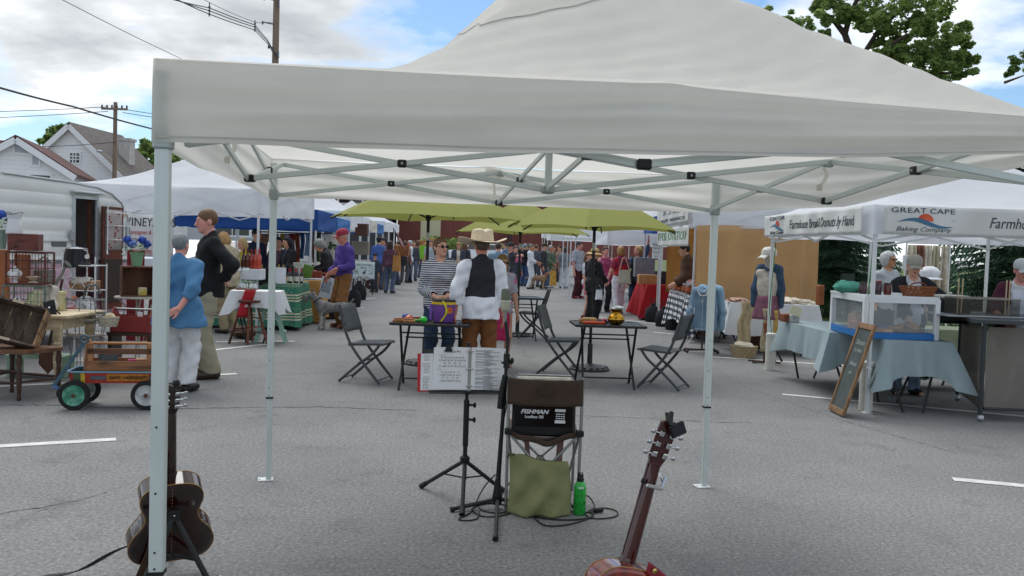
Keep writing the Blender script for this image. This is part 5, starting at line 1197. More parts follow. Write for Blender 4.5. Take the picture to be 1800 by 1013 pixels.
p=G(905,600); umbrella('lime green umbrella farther back, behind the man in the cowboy hat',(p.x+.04,p.y+.9,0),R(35),1.30,1.80,2.40)
# things on the left table (shakers and a purple tub)
def on(tbl,x,y):return tbl.matrix_basis@Vector((x,y,.722))if False else Vector(tbl.location)+Matrix.Rotation(tbl.rotation_euler.z,3,'Z')@Vector((x,y,.722))
WOODT=M('#a9743f',rough=.5,kind='wood',scale=6,stretch=(1,8,8),var=.1)
tu=thing('plastic_tub','round purple tub with yellow rim and strap, filled with toys, on the left table','tub',on(TL,.12,.0));
B=MB(); B.lathe([(0,.004),(.105,.004),(.112,.02),(.128,.20),(.124,.20),(.108,.02),(0,.012)],seg=28); B.build('tub',M('#8a5bb5',rough=.35,var=.1,trans=.25),tu,smooth=50)
B=MB(); B.lathe([(.127,.195),(.137,.195),(.137,.222),(.127,.222)],seg=28); B.build('rim',M('#d9b62f',rough=.4),tu,smooth=50); B=MB(); B.lathe([(0,.222),(.13,.222),(.134,.228),(.13,.245),(0,.25)],seg=28); B.build('lid',M('#1b1c22',rough=.4),tu,smooth=40)
B=MB(); B.grid(lambda u,v:(-.01+.05*math.sin(v*3.2)-u*.022+.02*(1-v),-.142-.01*math.sin(v*5),.235-v*.225),2,14); B.build('strap',M('#d9cf2b',rough=.6),tu,solid=.002)
B=MB(); B.lathe([(0,0),(.036,0),(.036,.003),(0,.003)],(.066,-.108,.135),20,rot=Matrix.Rotation(PI/2,3,'X')@Matrix.Rotation(0,3,'Y')); B.xf(Matrix.Translation((.004,-.008,0))); B.build('sticker',M('#e08a28',rough=.5,kind='patch',col2='#b5401f',scale=45),tu)
B=MB(); B.grid(lambda u,v:(-.125-.03*math.sin(u*PI),-.03+u*.02,.02+v*.17+.006*math.sin(v*40)),4,24); B.build('ribbed_grip',M('#7a55b0',rough=.5),tu)
def shaker(label,loc,rz,c1,c2='#a9743f',ln=.16,r=.035):
 t=thing('maraca',label,'maraca',loc,rz); B=MB(); B.tube([(-ln*.7,0,r*.5),(-ln*.1,0,r*.9),(0,0,r)],[.011,.009,.008],8); B.build('handle',M(c2,rough=.5),t); B=MB(); B.ball((r*.9,0,r),(r*1.25,r,r),14,10); B.build('head',M(c1,rough=.3,coat=.4),t)
shaker('lime green maraca lying on the front edge of the left table',on(TL,-.10,-.22),R(10),'#35c33c','#2fae3b')
shaker('orange handled wooden maraca on the left table',on(TL,-.20,-.16),R(186),'#b9652f'); shaker('red maraca lying among the shakers on the left table',on(TL,-.28,-.05),R(20),'#b42a2f','#a53a2a'); shaker('blue maraca at the back left of the left table',on(TL,-.28,.12),R(170),'#27489a','#26407c')
for i,(x,y,c,l)in enumerate(((-.22,-.24,'#b87a45','pale wooden clapper at the front of the left table'),(-.16,.02,'#9c2f28','red wooden rattle block in the middle of the left table'),(-.34,-.20,'#b87a45','pale wooden rhythm block at the left corner of the left table'),(-.08,.14,'#2c3d8a','blue rhythm block behind the green maraca'))):
 B=MB(); B.box((0,0,.016),(.13,.045,.03),None,0,.008); B.box((0,0,.037),(.11,.03,.012),None,0,.004); tag(B.build('rhythm_block',M(c,rough=.5,kind='wood',scale=5,stretch=(1,6,6)),None,on(TL,x,y),R(8+i*17)),l,'rhythm block')
# things on the right table
sp=thing('brass_spittoon','polished brass spittoon on the right bistro table','spittoon',on(TR,.08,-.10)); B=MB()
B.lathe([(0,.0),(.055,0),(.075,.012),(.098,.045),(.098,.075),(.078,.105),(.052,.122),(.048,.14),(.075,.165),(.08,.172),(.074,.172),(.045,.143),(0,.13)],seg=32); B.build('bowl',M('#b98a2e',rough=.16,metal=1,var=.15,scale=6),sp,smooth=60)
B=MB(); B.lathe([(.0985,.056),(.101,.06),(.0985,.064)],seg=32); B.build('raised_band',M('#d0a24a',rough=.15,metal=1),sp)
for i,(x,a)in enumerate(((0,.2),(.03,.7))):
 B=MB(); B.box((x,.0,.185+i*.014),(.10,.07,.004),Matrix.Rotation(a,3,'Z')@Matrix.Rotation(R(14),3,'X')); tag(B.build('paper_slip',M('#d9dcda',rough=.7),None,on(TR,.08,-.10)),('lower' if i==0 else 'upper')+' folded white paper slip in the mouth of the brass spittoon','paper slip')
t=thing('wooden_box','small open wooden box on the left half of the right table','box',on(TR,-.22,.0),R(5)); B=MB(); B.box((0,0,.022),(.20,.12,.044),None,0,.004); B.build('box',WOODT,t); B=MB(); B.box((.01,0,.052),(.15,.09,.014),None,0,.003); B.build('lid',M('#c9ab72',rough=.6),t)
B=MB(); B.tube([(-.11,0,.018),(.11,.0,.018)],[.018,.018],10); B.ball((-.11,0,.018),.018,8,6); B.ball((.11,0,.018),.018,8,6); tag(B.build('wooden_baton',M('#c0452c',rough=.4),None,on(TR,-.18,-.19),R(2)),'orange red stick lying at the front of the right table','baton')
shaker('round red maraca beside the brass spittoon',on(TR,-.05,-.05),R(70),'#b0213f','#2a2a2c',.12,.03)
B=MB(); B.box((0,0,.004),(.16,.11,.006),None,0,.001); tag(B.build('leaflet',M('#c9ced6',rough=.7),None,on(TR,-.06,.08),R(20)),'white leaflet under the red maraca on the right table','leaflet')
B=MB(); B.tube([(-.07,0,.008),(.07,0,.008),(.08,0,.008)],[.006,.006,.001],8); tag(B.build('pen',M('#2747a0',rough=.3),None,on(TR,-.02,.03),R(-15)),'blue pen lying on the right table','pen')
# camper and antique stall on the left
cR,cL=Vector((-5.72,13.35,0)),Vector((-6.32,11.0,0)); cd=(cL-cR).normalized(); cn=Vector((cd.y,-cd.x,0))*-1
if cn.x<0:cn=-cn
tr=thing('camper_trailer','white and pink vintage camper trailer with ribbed siding and an open door','camper',cR)
def cu(x):
 d=ray(x,440); t=((cR.x)*cn.x+(cR.y)*cn.y)/(d.x*cn.x+d.y*cn.y); return(Vector((d.x*t,d.y*t,0))-cR).dot(cd)
def CP(u,z,o=0.0):q=cd*u+cn*o; q.z=z; return q
LN,HT,WDH=4.4,2.24,2.1
du0,du1,dz0,dz1=cu(166),cu(129),.62,2.03; du0,du1=min(du0,du1),max(du0,du1)
prof=[(.04,.42),(.0,.7),(.0,1.25),(.03,1.55),(.10,1.82),(.24,2.02),(.45,2.14),(.75,2.21),(1.2,HT),(2.4,HT+.03),(LN-.4,2.18),(LN,1.7),(LN+.05,.9),(LN,.42)]
def ptop(u):
 for(a,za),(b,zb)in zip(prof[2:11],prof[3:12]):
  if a<=u<=b:return za+(zb-za)*(u-a)/(b-a)
 return 1.25
CW=M('#e2e4e2',rough=.32,var=.08,scale=2,coat=.3); CPK=M('#c9a9b8',rough=.35,var=.08,scale=2,coat=.3)
def rib(z):return.012*abs(math.sin(PI*(z-.42)/.165))**.6
B=MB(); zs=np.linspace(.42,2.27,112); us=sorted(set([0.0,.01,.03,.06,.10,.16,.24,.34,.45,.6,.75,du0-.03,du0,du1,du1+.03]+list(np.linspace(.9,LN,18))))
idx={}
for j,z in enumerate(zs):
 for i,u in enumerate(us):idx[i,j]=len(B.v); zt_=ptop(u); zz_=min(z,zt_); B.v.append(tuple(CP(u,zz_,rib(zz_))))
for j in range(len(zs)-1):
 for i in range(len(us)-1):
  um,zm=(us[i]+us[i+1])/2,(zs[j]+zs[j+1])/2
  if zm>ptop(um)+.02 or(du0<um<du1 and dz0<zm<dz1):continue
  B.f.append((idx[i,j],idx[i,j+1],idx[i+1,j+1],idx[i+1,j])); B.m.append(0 if zm>1.17 else 1)
n=len(prof); o=len(B.v); B.v+=[tuple(CP(u,z))for u,z in prof]+[tuple(CP(u,z,-WDH))for u,z in prof]
B.f+=[(o+i,o+(i+1)%n,o+n+(i+1)%n,o+n+i)for i in range(n)]; B.m+=[0 if min(prof[i][1],prof[(i+1)%n][1])>1.0 else 1 for i in range(n)]
B.f.append(tuple(o+n+i for i in range(n))); B.m.append(0); B.build('body_shell',[CW,CPK],tr,smooth=30)
B=MB(); B.tube([CP(u,z,.012)for u,z in prof[1:10]],.016,6); B.build('edge_trim',M('#b9bdbf',rough=.4,metal=.4),tr)
B=MB(); B.bar(CP(du1+.05,1.46,.02),CP(3.6,1.46,.02),.02,.035); B.build('trim_strip',M('#e6e9ea',rough=.3),tr); B=MB(); B.bar(CP(du1,1.17,.015),CP(3.9,1.17,.015),.012,.045); B.bar(CP(.01,1.17,.015),CP(du0,1.17,.015),.012,.045); B.build('belt_stripe',M('#6f7478',rough=.4),tr)
B=MB()
for(a,b_)in(((du0-.02,dz0),(du0-.02,dz1+.03)),((du1+.02,dz0),(du1+.02,dz1+.03)),((du0-.04,dz1+.02),(du1+.04,dz1+.02))):B.bar(CP(*a,.02),CP(*b_,.02),.03,.04)
B.build('door_frame',M('#c4cacd',rough=.35,metal=.4),tr); B=MB(); B.box(CP((du0+du1)/2,dz1+.09,.05),((du1-du0)+.16,.09,.03),math.atan2(cd.y,cd.x),0,.008); B.build('drip_rail',M('#c9ced0',rough=.3,metal=.5),tr)
B=MB(); B.bar(CP(du0+.04,dz0,-.06),CP(du0+.04,dz1,-.06),.03,.06); B.add([CP(du0-.3,dz0,-.9),CP(du1+.8,dz0,-.9),CP(du1+.8,dz1,-.9),CP(du0-.3,dz1,-.9)],[(0,1,2,3)]); B.build('inner_panelling',M('#5b3222',rough=.6,kind='wood',scale=3,stretch=(3,3,.4)),tr,smooth=0)
B=MB(); B.grid(lambda u,v:CP(du0+.08+u*(du1-du0+.2),.7+v*.75,-.55+.02*math.sin(u*22)),24,4); B.build('inner_curtain',M('#a9a59a',rough=.9,var=.2,trans=.2),tr,solid=.003)
B=MB(); B.box(CP(du1+.09,1.52,.05),(.07,.05,.14),math.atan2(cd.y,cd.x),0,.01); B.build('porch_light',M('#9da3a6',rough=.4),tr); B=MB(); B.box(CP(du1+.28,1.40,.015),(.26,.012,.06),math.atan2(cd.y,cd.x)); B.build('maker_plate',M('#71777b',rough=.5,metal=.5),tr)
ul=cu(213); B=MB(); B.ball(CP(ul,1.84,.02),(.045,.045,.035),12,8); B.build('marker_lamp',M('#c9852a',rough=.25),tr)
uw0,uw1=sorted((cu(206),cu(223))); B=MB(); B.box(CP((uw0+uw1)/2,1.51,.01),(uw1-uw0,.04,.46),math.atan2(cd.y,cd.x)); wn=B.build('window',M('#cfd4d6',rough=.35,metal=.3),tr); B=MB(); B.box(CP((uw0+uw1)/2,1.51,.032),(uw1-uw0-.08,.01,.38),math.atan2(cd.y,cd.x)); B.build('pane',M('#9aa0a3',rough=.15,var=.2),wn)
for z,u in((.3,1.9),(.3,2.55)):B=MB(); B.lathe([(.0,-.1),(.3,-.1),(.33,-.06),(.33,.06),(.3,.1),(0,.1)],CP(u,.33,-.14),20,rot=Matrix.Rotation(math.atan2(cd.y,cd.x),3,'Z')@Matrix.Rotation(PI/2,3,'X')); B.build('wheel',M('#1d1e20',rough=.8),tr)
l0,l1=sorted((cu(169),cu(205))); dh=.52; DRED=M('#6e3a2c',rough=.45,kind='wood',scale=4,stretch=(1,1,.3),var=.15)
B=MB(); lw=l1-l0; lc=(l0+l1)/2; az=math.atan2(cd.y,cd.x)
B.box(CP(lc,1.22,.09),(lw,.035,1.46),az,0,.006); dr=B.build('door',DRED,tr); B=MB(); B.box(CP(lc,.89,.113),(lw-.05,.012,.62),az); B.build('lower_panel',M('#3c2f2a',rough=.5,var=.2,scale=5),dr)
B=MB(); B.box(CP(lc,1.62,.113),(lw-.10,.012,.58),az); B.build('pane',M('#8f8a87',rough=.2,var=.15),dr); B=MB(); B.grid(lambda u,v:CP(l0+.06+u*(lw-.12),1.34+v*.56,.128+.006*math.sin(u*24)),20,4); ctn=B.build('lace_curtain',M('#b3aaa8',rough=.9,var=.15),dr,solid=.002)
B=MB()
for k in range(13):B.ball(CP(l0+.09+random.random()*(lw-.18),1.37+k*.04,.137),.014,8,6)
B.build('cherry_print',M('#a3262f',rough=.6),ctn)
B=MB(); B.tube([CP(l0+.05,1.27,.12),CP(l0+.05,1.27,.16),CP(l0+.12,1.27,.16)],.012,6); B.ball(CP(l0+.06,1.33,.15),.022,8,6); B.build('handle',CHR,dr)
WWIRE=M('#e1e4e5',rough=.4,var=.03)
hr=thing('wire_rack','white wire shelf rack hanging on the open camper door','rack',cR+CP(l0,1.2,.17)); B=MB(); b0=CP(l0,1.2,.17)
def hp(u,z,o=0):return CP(l0+u,z,.17+o)-b0
for u in(.06,lw-.02):B.tube([hp(u,2.0),hp(u,1.32),hp(u+.03,1.27,.03),hp(u+.07,1.28,.05),hp(u+.06,1.33,.04)],.008,6)
B.build('frame',WWIRE,hr)
for z in(1.86,1.68,1.48):B=MB(); B.rod(hp(.04,z),hp(lw,z),.006); B.tube([hp(.06,z),hp(.06,z,.12),hp(lw-.02,z,.12),hp(lw-.02,z)],.006,6); B.build('shelf',WWIRE,hr)
# long beige table and everything on it
def at_(x,y,D):return A(x,y,D)
def BX(name,label,cat,x0,y0,x1,y1,D,dp,mat,rz=0,bev=.006,group=None,parts=None):
 """a boxy thing seen as the pixel rectangle x0..x1, y0..y1 at depth D"""
 a,b=A(x0,(y0+y1)/2,D),A(x1,(y0+y1)/2,D); zt,zb=A((x0+x1)/2,y0,D).z,A((x0+x1)/2,y1,D).z
 B=MB(); B.box((0,dp/2,(zt-zb)/2),(b.x-a.x,dp,zt-zb),None,0,bev); o=B.build(name,mat,None,((a.x+b.x)/2,D,zb),rz); return tag(o,label,cat,group)
DT=8.75; tb_=thing('farm_table','pale beige wooden table with turned legs, heaped with antiques','table',(-5.0,DT,0)); TZ=.74; xr_=A(112,600,DT).x+5.0
BEI=M('#c9b896',rough=.6,kind='wood',scale=4,stretch=(.5,5,5),col2='#b09c78',var=.12)
B=MB(); B.box((xr_-.75,.35,TZ-.015),(1.6,.8,.035),None,0,.006); B.build('tabletop',BEI,tb_); B=MB(); B.box((xr_-.78,.0,TZ-.09),(1.44,.03,.12)); B.box((xr_-.06,.35,TZ-.09),(.03,.66,.12)); B.build('apron_rail',BEI,tb_)
for x,y in((xr_-.07,.02),(xr_-.07,.68),(xr_-1.45,.02),(xr_-1.45,.68)):B=MB(); B.lathe([(.018,0),(.03,.06),(.026,.10),(.042,.3),(.034,.40),(.042,.42),(.034,.44),(.042,.46),(.034,.48),(.045,.50),(.045,.62)],(x,y,0),14); B.box((x,y,.665),(.085,.085,.13)); B.build('leg',BEI,tb_)
def wire_crate(label,x0,y0,x1,y1,D,col,rz):
 a,b=A(x0,y1,D),A(x1,y1,D); w_=b.x-a.x; h_=A(x0,y0,D).z-a.z; t=thing('wire_crate',label,'crate',((a.x+b.x)/2,D+.14,a.z),rz); m=M(col,rough=.6,metal=.3,var=.3,scale=20); d_=.26
 B=MB()
 for z in(.01,h_):B.tube([(-w_/2,-d_/2,z),(w_/2,-d_/2,z),(w_/2,d_/2,z),(-w_/2,d_/2,z)],.011,6,closed=True)
 for x in(-w_/2,w_/2):
  for y in(-d_/2,d_/2):B.rod((x,y,0),(x,y,h_),.010)
 B.build('frame',m,t); B=MB()
 for k in range(1,6):x=-w_/2+w_*k/6; B.rod((x,-d_/2,0),(x,-d_/2,h_),.004,seg=5); B.rod((x,d_/2,0),(x,d_/2,h_),.004,seg=5)
 for k in range(1,4):z=h_*k/4; B.tube([(-w_/2,-d_/2,z),(w_/2,-d_/2,z),(w_/2,d_/2,z),(-w_/2,d_/2,z)],.004,5,closed=True)
 B.build('wire_mesh',m,t); return t
wire_crate('grey green wire crate at the bottom of the crate stack',3,502,73,556,8.95,'#6f7f77',.12); wire_crate('rusty brown wire crate on top of the grey green one',8,443,72,500,8.95,'#6b3e34',.16)
bx=BX('wooden_box','dark red wooden box with round holes on top of the wire crates','box',15,411,64,441,8.92,.22,M('#6a352a',rough=.45,kind='wood',scale=4,stretch=(1,4,4),var=.15),.25)
B=MB(); B.rod((-.06,-.003,.04),(-.06,-.006,.04),.012); B.build('hole',BLKM,bx)
a=A(25,411,9.0); pt=thing('enamel_pitcher','white enamel pitcher with dark rim standing on the wooden box','pitcher',a); B=MB(); B.lathe([(0,0),(.075,0),(.078,.02),(.06,.14),(.058,.15),(.062,.16),(.072,.205),(.068,.205),(.055,.15),(.055,.14),(.06,.03),(0,.02)],seg=24); B.build('jug',M('#d7dadd',rough=.25,var=.05),pt,smooth=50); B=MB(); B.tube([(.072*math.cos(q)*1.02,.072*math.sin(q),.206+.012*math.cos(q*2))for q in np.linspace(0,2*PI,25)[:-1]],.004,5,closed=True); B.build('rim',M('#4a4d52',rough=.4),pt); B=MB(); B.tube([(-.062,0,.16),(-.115,0,.15),(-.12,0,.08),(-.075,0,.05)],.008,6); B.build('handle',M('#d7dadd',rough=.25),pt)
def hydrangea(label,p,pot,ph,pr,n=5,spread=.11,blue='#3f63c4'):
 t=thing('hydrangea',label,'potted plant',p); B=MB(); B.lathe([(0,0),(pr*.75,0),(pr,ph),(pr*1.06,ph),(pr*1.06,ph-.02),(pr*.9,ph-.02),(0,ph-.02)],seg=20); B.build('pot',M(pot,rough=.45,var=.15),t,smooth=40)
 B=MB()
 for k in range(46):
  a=random.uniform(0,2*PI); r=random.uniform(.02,spread*1.25); z=ph+random.uniform(.0,.10); d=Vector((math.cos(a),math.sin(a),random.uniform(-.3,.5))); s=Vector((-d.y,d.x,0))*.026; q=Vector((d.x*r,d.y*r,z)); e=q+d*.07
  B.add([q,q+d*.035+s,e,q+d*.035-s],[(0,1,2,3)])
 B.build('leaves',M('#4f8a3c',rough=.55,var=.3,trans=.25),t,smooth=0)
 for k in range(n):
  a=2*PI*k/n+.4; c=Vector((math.cos(a)*spread*.7,math.sin(a)*spread*.6,ph+.10+.05*(k%2))); B=MB(); B.ball(c,.03,10,6)
  for j in range(90):d=Vector((random.gauss(0,1),random.gauss(0,1),random.gauss(0,1))).normalized(); q=c+d*random.uniform(.034,.052); s=d.cross(Vector((0,.3,1))).normalized()*.014; u=d.cross(s); B.add([q-s,q-u,q+s,q+u],[(0,1,2,3)])
  B.build('flower_head',M((blue,'#6f8fd0','#3556b8')[k%3],rough=.7,var=.25,scale=40),t,smooth=0)
 return t
hydrangea('blue hydrangeas in a grey green vase at the far left edge',A(2,438,9.1),'#8fa39a',.20,.06,4,.12)
BX('wooden_board','orange brown wooden panel standing behind the wire crates at the left edge','board',-60,438,14,545,9.35,.04,M('#9a5a30',rough=.5,kind='wood',scale=3,stretch=(2,2,.4)),0)
BX('wooden_board','orange brown drawer front seen through the upper wire crate','board',24,447,52,500,9.3,.03,M('#99582f',rough=.5,kind='wood',scale=3,stretch=(2,2,.4)),0)
a=A(26,497,9.0); tu_=thing('white_tureen','white lidded china urn inside the upper wire crate','tureen',a); B=MB(); B.lathe([(0,0),(.03,0),(.02,.03),(.055,.05),(.07,.09),(.06,.11),(.035,.135),(.012,.15),(.012,.165),(0,.175)],seg=20); B.build('urn',M('#dfe1e1',rough=.2),tu_,smooth=50)
a=A(58,497,9.0)
B=MB(); B.lathe([(0,0),(.05,0),(.02,.02),(.05,.05),(.075,.06),(.07,.055),(0,.03)],seg=18); tag(B.build('cake_stand',M('#c9b7a4',rough=.4,var=.3,scale=30),None,a),'small shell coloured footed dish in the upper wire crate','dish')
a=A(30,552,9.0); cp_=thing('silver_jug','small silver coffee jug inside the lower wire crate','jug',a); B=MB(); B.lathe([(0,0),(.04,0),(.055,.05),(.035,.12),(.04,.14),(.02,.165),(0,.18)],seg=18); B.tube([(.04,0,.12),(.08,0,.1),(.05,0,.04)],.005,5); B.build('jug',CHR,cp_,smooth=50)
bk2=BX('wooden_box','small dark brown box on the front edge of the beige table','box',62,543,80,556,8.82,.10,M('#4f382c',rough=.6))
a=A(90,556,8.8); fr=thing('dark_frame','black hinged picture frame leaning back on the beige table','picture frame',a); T_=Matrix.Rotation(R(-18),4,'Y')@Matrix.Rotation(R(-14),4,'X'); B=MB(); B.box((0,0,.08),(.12,.012,.16),None,0,.004); B.xf(T_).build('frame',BLKM,fr); B=MB(); B.rod((0,-.007,.09),(0,-.009,.09),.01); B.xf(T_).build('stud',CHR,fr); B=MB(); B.bar((0,.0,.10),(.06,.09,0),.03,.006); B.build('prop',BLKM,fr)
for i,(x,c,l)in enumerate(((62,'#c9cfa0','pale green plate standing at the back of the beige table, leftmost'),(78,'#d4c7a2','cream plate with a green rim standing at the back of the beige table'),(90,'#d9d4b4','cream plate standing at the back of the beige table, rightmost'))):
 a=A(x,545,9.2); B=MB(); B.lathe([(0,0),(.055,0),(.105,.014),(.105,.018),(.055,.006),(0,.006)],(0,0,.10),24,rot=Matrix.Rotation(R(75),3,'X')@Matrix.Rotation(R(0),3,'Z')); tag(B.build('plate',M(c,rough=.2,var=.12,scale=14),None,a,-.3+.3*i),l,'plate',None)
ys=thing('small_shelf','little pale yellow wooden stool shelf on the beige table','shelf',A(86,545,9.25)); B=MB(); B.box((0,.05,.18),(.26,.14,.025)); B.box((-.10,.05,.085),(.03,.12,.17)); B.box((.10,.05,.085),(.03,.12,.17)); B.build('shelf',M('#d6cf98',rough=.6),ys)
a=A(78,497,9.5); wc=thing('watering_can','galvanised watering can with a dark rose behind the wire crates','watering can',a+Vector((0,0,-.12))); B=MB(); B.lathe([(0,0),(.10,0),(.11,.2),(.105,.2),(.09,.02),(0,.02)],(0,0,.05),20); B.build('can',M('#8d918c',rough=.5,metal=.5,var=.3),wc,smooth=50); B=MB(); B.tube([(.10,0,.08),(.18,0,.20),(.22,0,.30)],[.022,.016,.014],8); B.build('spout',M('#8d918c',rough=.5,metal=.5),wc); B=MB(); B.lathe([(.014,0),(.05,.03),(.05,.04),(0,.045)],(.22,0,.30),14,rot=Matrix.Rotation(R(50),3,'Y')); B.build('rose',M('#3d3f3c',rough=.6),wc); B=MB(); B.tube([(-.08,0,.25),(-.09,0,.34),(0,0,.40),(.08,0,.34),(.09,0,.25)],.012,8); B.build('handle',M('#9b9f9a',rough=.5,metal=.5),wc)
a=A(84,545,9.1); B=MB(); B.grid(lambda u,v:(-.07+u*.16+.02*math.sin(v*9),.02*math.sin(u*12+v*3),.02+v*.25-.05*abs(u-.4)),12,12); tag(B.build('linen_cloth',M('#cfcac0',rough=.95,var=.15),None,a,solid=.006),'bunched cream linen cloth hanging beside the watering can','cloth')
# chair with a tilted crate
DW=M('#4a3126',rough=.5,kind='wood',scale=5,stretch=(1,1,.3),var=.2)
q=G(37,705); chr_=thing('wooden_chair','old dark wooden chair with turned legs carrying a tilted crate','chair',(q.x-.02,q.y,0)); SX=[(.0,.0),(.21,.30),(-.38,.02),(-.30,.42)]
B=MB(); B.prism([(-.46,-.05),(.05,-.06),(.10,-.02),(.25,.30),(.22,.36),(-.36,.46),(-.46,.40)],.035,0,Matrix.Translation((0,0,.435))); B.build('seat',M('#6b4a32',rough=.45,kind='wood',scale=4,stretch=(.6,3,3)),chr_)
for x,y in SX:B=MB(); B.lathe([(.014,0),(.022,.02),(.015,.05),(.017,.07),(.026,.20),(.018,.25),(.024,.27),(.018,.29),(.028,.36),(.02,.40),(.02,.435)],(x,y,0),12); B.build('leg',DW,chr_)
for(i,j,z)in((0,2,.16),(0,1,.17),(1,3,.19),(2,3,.20),(0,2,.27)):B=MB(); a,b_=SX[i],SX[j]; m=((a[0]+b_[0])/2,(a[1]+b_[1])/2,z); B.tube([(*a,z),m,(*b_,z)],[.009,.014,.009],8); B.build('stretcher',DW,chr_)
cr=thing('wooden_crate','weathered grey wooden crate tipped open towards the viewer on the chair','crate',(q.x-.20,q.y+.10,.475)); CRW=M('#6f5f52',rough=.85,kind='wood',scale=4,stretch=(4,4,.5),col2='#4a3f38',var=.25); CRL=M('#a98562',rough=.75,kind='wood',scale=4,stretch=(2,2,2),var=.2)
T_=Matrix.Translation((0,0,.05))@Matrix.Rotation(R(10),4,'Y')@Matrix.Rotation(R(-22),4,'X')@Matrix.Rotation(R(16),4,'Z'); B=MB(); cw,chh,cdp=.50,.36,.26
for k in range(3):B.box((-cw/3+k*cw/3,cdp/2,.19),(cw/3-.006,.016,chh));
B.xf(T_).build('base_board',CRW,cr);
for z,nm in((.01,'side'),(.37,'side')):B=MB(); B.box((0,0,z),(cw,cdp,.018)); B.box((0,-cdp/2-.003,z+(.0)),(.10,.006,.024),None,1); B.xf(T_).build(nm,[CRW,M('#b9a890')],cr)
for x in(-cw/2,cw/2):
 for k in range(3):B=MB(); B.box((x,0,.07+k*.12),(.014,cdp,.112)); B.xf(T_).build('slat',CRL,cr)
# white wire shelf with its load
D=9.9; a=A(138,560,D); ws=thing('wire_shelf','white scrolled wire plant shelf in front of the pink camper','shelf',(a.x,D,0)); x0,x1=A(110,500,D).x-a.x,A(167,500,D).x-a.x; zs_=[A(138,y,D).z for y in(636,556,511,467)]
for x in(x0,x1):
 for y in(0,.28):B=MB(); B.rod((x,y,0),(x,y,zs_[3]+(.02 if y else.10)),.008); B.build('post',WWIRE,ws)
for z in zs_:
 B=MB(); B.tube([(x0,0,z),(x1,0,z),(x1,.28,z),(x0,.28,z)],.007,6,closed=True)
 for k in range(1,8):B.rod((x0+(x1-x0)*k/8,0,z),(x0+(x1-x0)*k/8,.28,z),.0035,seg=5)
 B.build('shelf',WWIRE,ws)
for z0,z1 in((zs_[1],zs_[2]),(zs_[2],zs_[3])):
 for c in(.25,.75):
  for sg in(-1,1):
   B=MB(); xc=x0+(x1-x0)*c; h_=z1-z0; B.tube([(xc+sg*(.005+.06*math.sin(PI*k/16)*(1 if k<9 else-.2)),0,z0+h_*(.05+.9*k/16))for k in range(17)],.004,5); B.build('scroll',WWIRE,ws)
a=A(134,470,D+.12); pot=thing('enamel_pot','large black enamel canning pot on top of the white wire shelf','pot',a); B=MB(); B.lathe([(0,0),(.15,0),(.155,.01),(.115,.20),(.118,.205),(.11,.215),(.05,.225),(.02,.228),(0,.235)],seg=28); B.build('pot',M('#2a3036',rough=.25,coat=.5,var=.1),pot,smooth=45); B=MB(); B.tube([(-.115,0,.19),(-.155,0,.20),(-.15,0,.17)],.006,6); B.tube([(.10,-.05,.20),(.15,-.06,.19),(.16,-.06,.14)],.006,6); B.build('handle',M('#c9c7c0',rough=.5),pot)
B=MB(); B.rod((.155,-.07,.125),(.155,-.078,.125),.026,seg=16); B.xf(Matrix.Translation(a)); tag(B.build('price_tag',M('#e3e1d8',rough=.7)),'round white price tag hanging from the black enamel pot','tag')
cb=BX('wooden_crate','long wooden tray of lace on the middle tier of the white wire shelf','crate',121,494,163,509,D+.05,.2,CRL); a=A(142,494,D+.1); B=MB(); B.ball((0,0,0),(.11,.07,.045),16,8,wob=.25); tag(B.build('lace_bundle',M('#d9d4c9',rough=.95,var=.25,scale=40),None,a),'bundle of white lace heaped on the wooden tray','lace')
B=MB(); B.lathe([(0,0),(.08,0),(.12,.015),(.12,.02),(0,.006)],(0,0,.11),24,rot=Matrix.Rotation(R(80),3,'X')); tag(B.build('plate',M('#c9cdd0',rough=.15,metal=.5),None,A(151,556,D+.1)),'grey metal platter standing on the lower tier of the white wire shelf','plate')
B=MB(); B.ball((0,0,.03),(.12,.07,.04),14,8,wob=.3); tag(B.build('linen_cloth',M('#d6d3cd',rough=.95,kind='patch',col2='#b9666a',scale=9),None,A(124,548,D-.1)),'folded white and red cloth on the wire cart','cloth')
B=MB(); B.ball((0,0,.02),(.035,.03,.03),10,8); tag(B.build('toy_fruit',M('#d9752c',rough=.4,kind='patch',col2='#c9302c',scale=20),None,A(131,528,D-.1)),'orange and red trinket on the folded cloth','trinket')
D=9.4; a=A(148,690,D); wt=thing('wire_cart','grey wire cart with round hoops loaded with linens and trays','cart',(a.x,D,0)); WG=M('#7f8486',rough=.45,metal=.6)
for z,r_ in((.12,.17),(.45,.2),(.62,.22),(.70,.23),(.86,.2)):B=MB(); B.tube([(r_*math.cos(k*PI/12),r_*.6*math.sin(k*PI/12),z)for k in range(24)],.006,6,closed=True); B.build('hoop',WG,wt)
for k in range(8):B=MB(); c,s=math.cos(k*PI/4),math.sin(k*PI/4); B.tube([(.17*c,.10*s,.02),(.15*c,.09*s,.3),(.22*c,.13*s,.62),(.2*c,.12*s,.88)],.005,5); B.build('upright',WG,wt)
B=MB(); B.tube([(-.02,0,.86),(.02,-.02,1.0),(.12,-.02,1.02),(.17,-.02,.93)],.012,8); B.build('handle',M('#5b6064',rough=.4,metal=.5),wt)
for z,c,l in((.47,'#cfcbc2','oval white tray on the lowest hoop of the wire cart'),(.635,'#d6d3c9','stack of pale trays on the middle hoop of the wire cart'),(.715,'#bfb7a6','cream oval tray on the upper hoop of the wire cart')):B=MB(); B.lathe([(0,0),(.19,0),(.225,.02),(.225,.028),(0,.01)],(0,0,z),24,sy=.6); tag(B.build('tray',M(c,rough=.4,var=.2,scale=12),None,(a.x,D,0)),l,'tray')
